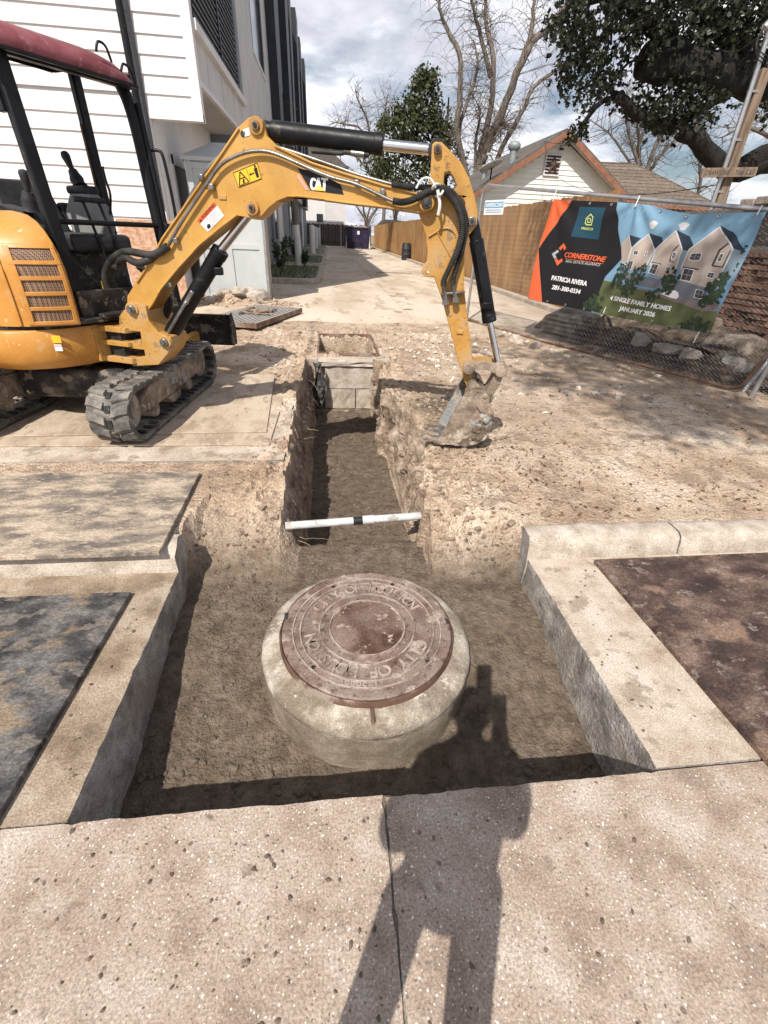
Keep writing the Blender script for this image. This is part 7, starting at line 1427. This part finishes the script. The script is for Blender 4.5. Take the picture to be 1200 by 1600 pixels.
for s in (-1, 1):
    u = Vector((s*1, 0, -sl)).normalized(); nrm = Vector((s*sl, 0, 1)).normalized(); Lr = math.hypot(ex+.55, (ex+.55)*sl)
    MB().box(Vector((gx, gy+4.6, gz))+u*Lr/2+nrm*.05, (Lr, 10.2, .10), (u, Vector((0, 1, 0)), nrm)).build('roof_slope', 'shinglegrey', h1, smooth=0)
    MB().box(Vector((gx, gy-.52, gz))+u*(Lr/2)-nrm*.06, (Lr+.02, .045, .2), (u, Vector((0, 1, 0)), nrm)).build('rake_board', 'rake', h1, smooth=0, bevel=.01)
    MB().box(Vector((gx, gy-.22, gz))+u*(Lr/2)-nrm*.04, (Lr-.1, .52, .02), (u, Vector((0, 1, 0)), nrm)).build('soffit', 'soffit', h1, smooth=0)
    for k in range(14): MB().box(Vector((gx, gy+4.6, gz))+u*(Lr*(k+.5)/14)+nrm*(.106), (Lr/14, 10.2, .012), (u, Vector((0, 1, 0)), (nrm+u*-.03).normalized())).build('shingle_course', 'shinglegrey', h1, smooth=0)
vt = MB().box((gx-.22, gy-.0, 4.42), (.72, .09, .78)).build('gable_vent', 'white', h1, bevel=.01)
for k in range(6): MB().box((gx-.22, gy-.06, 4.14+k*.115), (.62, .04, .05), (Vector((1, 0, 0)), Vector((0, .8, .6)), Vector((0, -.6, .8)))).build('vent_slat', 'starbrown', vt)
st = []
for k in range(10): a = R(90+36*k); rr = .36 if k % 2 == 0 else .145; st.append((rr*math.cos(a), rr*math.sin(a)))
mb = MB(); c0 = Vector((gx-.2, gy-.10, 4.4)); vs = [c0+Vector((a, 0, b)) for a, b in st]+[c0+Vector((0, -.09, 0))]; mb.add(vs, [(k, (k+1) % 10, 10) for k in range(10)]+[tuple(range(10))])
o_ = mb.build('metal_star', 'starbrown', org=tuple(c0), smooth=0); tag(o_, 'dark five-pointed metal star hung on the gable vent', 'decoration')
MB().lathe([(.10, 0), (.10, .05), (.001, .09)], 12, (gx+.02, gy-.1, 4.95)).build('gable_lamp', 'starbrown', h1)
for (px_, py_, hh, rr) in ((gx-1.75, gy+.9, 1.0, .17), (gx-2.55, gy+2.4, .6, .11)):
    zr = gz-(gx-px_)*sl; MB().tube([(px_, py_, zr-.1), (px_, py_, zr+hh*.6)], rr, 14).build('vent_pipe', 'vent', h1); MB().lathe([(rr*1.2, 0), (rr*1.6, .08), (rr*1.6, .2), (rr*1.1, .3), (.001, .34)], 16, (px_, py_, zr+hh*.55)).build('vent_cap', 'vent', h1)
dsn = empty('satellite_dish', (7.0, gy-.3, 3.5)); tag(dsn, 'grey oval satellite dish on the left eave of the gabled house', 'dish')
mb = MB(); dc = Vector((6.95, gy-.55, 4.15)); dn_ = Vector((-.35, .30, .88)).normalized(); du = Vector((1, 0, 0)); du = (du-dn_*du.dot(dn_)).normalized(); dv_ = dn_.cross(du); vs = []
for i in range(6):
    for j in range(28): a = 2*math.pi*j/28; r = i/5; vs.append(dc+du*(.52*r*math.cos(a))+dv_*(.40*r*math.sin(a))+dn_*(.08*r*r))
mb.add(vs, [(i*28+j, i*28+(j+1) % 28, (i+1)*28+(j+1) % 28, (i+1)*28+j) for i in range(5) for j in range(28)]); o_ = mb.build('reflector', 'dish', dsn); o_.modifiers.new('t', 'SOLIDIFY').thickness = .01
MB().tube([dc-dn_*.02, dc+Vector((.05, .15, -.35)), Vector((7.0, gy-.3, 3.45))], .03, 8).build('mast', 'black', dsn); MB().tube([dc-dv_*.36, dc+dn_*.45-dv_*.12], .018, 6).build('feed_arm', 'black', dsn); MB().box(dc+dn_*.45-dv_*.1, (.22, .1, .1)).build('feed_horn', 'dish', dsn, bevel=.02)
h2 = empty('brown_roof_house', (19, 36, .15)); tag(h2, 'house with brown shingled hip roof at the right, behind the fence', 'house')
K_ = 1.55; sc2 = lambda v: Vector((v[0]*K_, v[1]*K_, 1.55+(v[2]-1.55)*K_)); A_, B_, C_, D_ = map(sc2, ((9.0, 20.2, 2.95), (15.2, 19.4, 2.85), (16, 27, 2.9), (9.2, 27, 2.9))); r1, r2 = sc2((9.3, 22.9, 4.42)), sc2((12.9, 22.8, 4.48))
MB().add([A_, B_, C_, D_, r1, r2], [(0, 1, 5, 4), (1, 2, 5), (2, 3, 4, 5), (3, 0, 4)]).build('roof', 'shingle', h2, smooth=0)
for k in range(12):
    t0_, t1_ = k/12, (k+1)/12; P0, P1, P2, P3 = A_.lerp(r1, t0_), B_.lerp(r2, t0_), B_.lerp(r2, t1_), A_.lerp(r1, t1_); up_ = Vector((0, -.008, .02)); MB().add([P0+up_*1.6, P1+up_*1.6, P2+up_*.4, P3+up_*.4, P0, P1], [(0, 1, 2, 3), (4, 5, 1, 0)]).build('shingle_course', 'shingle', h2, smooth=0)
    P0, P1, P2, P3 = B_.lerp(r2, t0_), C_.lerp(r2, t0_), C_.lerp(r2, t1_), B_.lerp(r2, t1_); up_ = Vector((.01, 0, .02)); MB().add([P0+up_*1.6, P1+up_*1.6, P2+up_*.4, P3+up_*.4, P0, P1], [(0, 1, 2, 3), (4, 5, 1, 0)]).build('shingle_course', 'shingle', h2, smooth=0)
tbox('wall', 14.6, 22.8, 32, 41, .15, 3.6, 'brickA', h2); MB().bar(A_-UP*.06, B_-UP*.06, .04, .14).build('fascia', 'rake', h2); MB().box((16.3, 33.6, 5.0), (.4, .4, .22)).build('roof_vent', 'vent', h2)
MB().bar(r1+UP*.03, r2+UP*.03, .16, .05).build('ridge_cap', 'shingle', h2); MB().bar(B_+UP*.03, r2+UP*.03, .14, .05).build('ridge_cap', 'shingle', h2)
# ---------------------------------------------------------------- the photographer, whose shadow falls on the slab
def person():
    r_ = empty('person', (-.09, -.25, 0)); tag(r_, 'person in dark jacket and jeans behind the viewer, holding a phone up', 'person')
    J = dict(wrl=(.06, .15, 1.37), wrr=(.18, .15, 1.38)); Q = Vector(r_.location); mb = MB()
    def limb(pts, rs, n=14): mb.tube(smooth_path([Vector(p)+Q for p in pts], 5), [float(np.interp(i, np.arange(len(rs))*5, rs)) for i in range((len(pts)-1)*5+1)], n)
    limb([(0, 0, 1.0), (0, 0, 1.05), (0, .0, 1.15), (0, .01, 1.32), (0, .02, 1.41), (0, .03, 1.47)], [.09, .13, .135, .15, .09, .05])
    limb([(0, .03, 1.42), (0, .05, 1.5), (0, .06, 1.56)], [.055, .058, .07])
    for s in (-1, 1):
        limb([(s*.10, 0, 1.02), (s*.135, .01, .52), (s*.17, -.02, .10)], [.068, .052, .045]); limb([(s*.165, -.05, .05), (s*.17, .05, .05), (s*.175, .15, .035)], [.045, .045, .03])
        limb([(s*.10, .01, 1.37), (s*.165, .01, 1.33), (s*.175+.02, .06, 1.15), (.12+(s*.06), .15, 1.38)], [.075, .068, .05, .036])
    o = mb.build('body', 'cloth', r_, fix=False); md = o.modifiers.new('join', 'REMESH'); md.mode = 'VOXEL'; md.voxel_size = .016; md.use_smooth_shade = True
    L0 = Vector(r_.location)
    for s, w_ in ((-1, 'wrl'), (1, 'wrr')):
        c_ = L0+Vector(J[w_]); ml = MB(); ml.tube([c_, c_+Vector((0, .03, .05)), c_+Vector((0, .035, .085))], [.033, .04, .036], 10)
        for k in range(4): f0 = c_+Vector((-.03+.02*k, .036, .085)); ml.tube([f0, f0+Vector((-s*.004, .012, .04)), f0+Vector((-s*.02, .0, .062+.006*(k in (1, 2))))], [.009, .0085, .007], 7)
        t0_ = c_+Vector((-s*.03, .03, .03)); ml.tube([t0_, t0_+Vector((-s*.03, .008, .025)), t0_+Vector((-s*.04, -.004, .05))], [.011, .010, .008], 7); ml.build('hand', 'skin', r_)
    hd = L0+Vector((0, .07, 1.58)); mb = MB()
    prof = [(.02, -.115), (.055, -.10), (.072, -.05), (.078, .0), (.08, .05), (.07, .09), (.045, .115), (.003, .125)]; mb.lathe(prof, 20, tuple(hd)); hm = mb.build('head', 'skin', r_)
    MB().tube([hd+Vector((0, .07, .015)), hd+Vector((0, .10, -.02)), hd+Vector((0, .08, -.03))], [.008, .016, .01], 8).build('nose', 'skin', hm)
    for s in (-1, 1):
        MB().lathe([(.001, -.012), (.012, 0), (.001, .012)], 10, tuple(hd+Vector((s*.03, .071, .012)))).build('eye', 'p_white', hm); MB().tube([hd+Vector((s*.08, 0, -.025)), hd+Vector((s*.088, -.005, .025))], [.012, .018], 8).build('ear', 'skin', hm)
    MB().tube([hd+Vector((-.025, .07, -.06)), hd+Vector((.025, .07, -.06))], .006, 6).build('mouth', 'd_red', hm)
    MB().lathe([(.084, .0), (.088, .05), (.078, .1), (.05, .125), (.003, .135)], 20, tuple(hd+Vector((0, -.012, 0)))).build('hair', 'hair', hm)
    r_.scale = (1, 1, .94)
    ph = MB().box((-.0, -.045, 1.53), (.075, .009, .15), (cr, -cf, cu)).build('phone', 'p_black', org=(0, -.045, 1.53), bevel=.003); tag(ph, 'dark phone held up by the person behind the viewer', 'phone')
person()
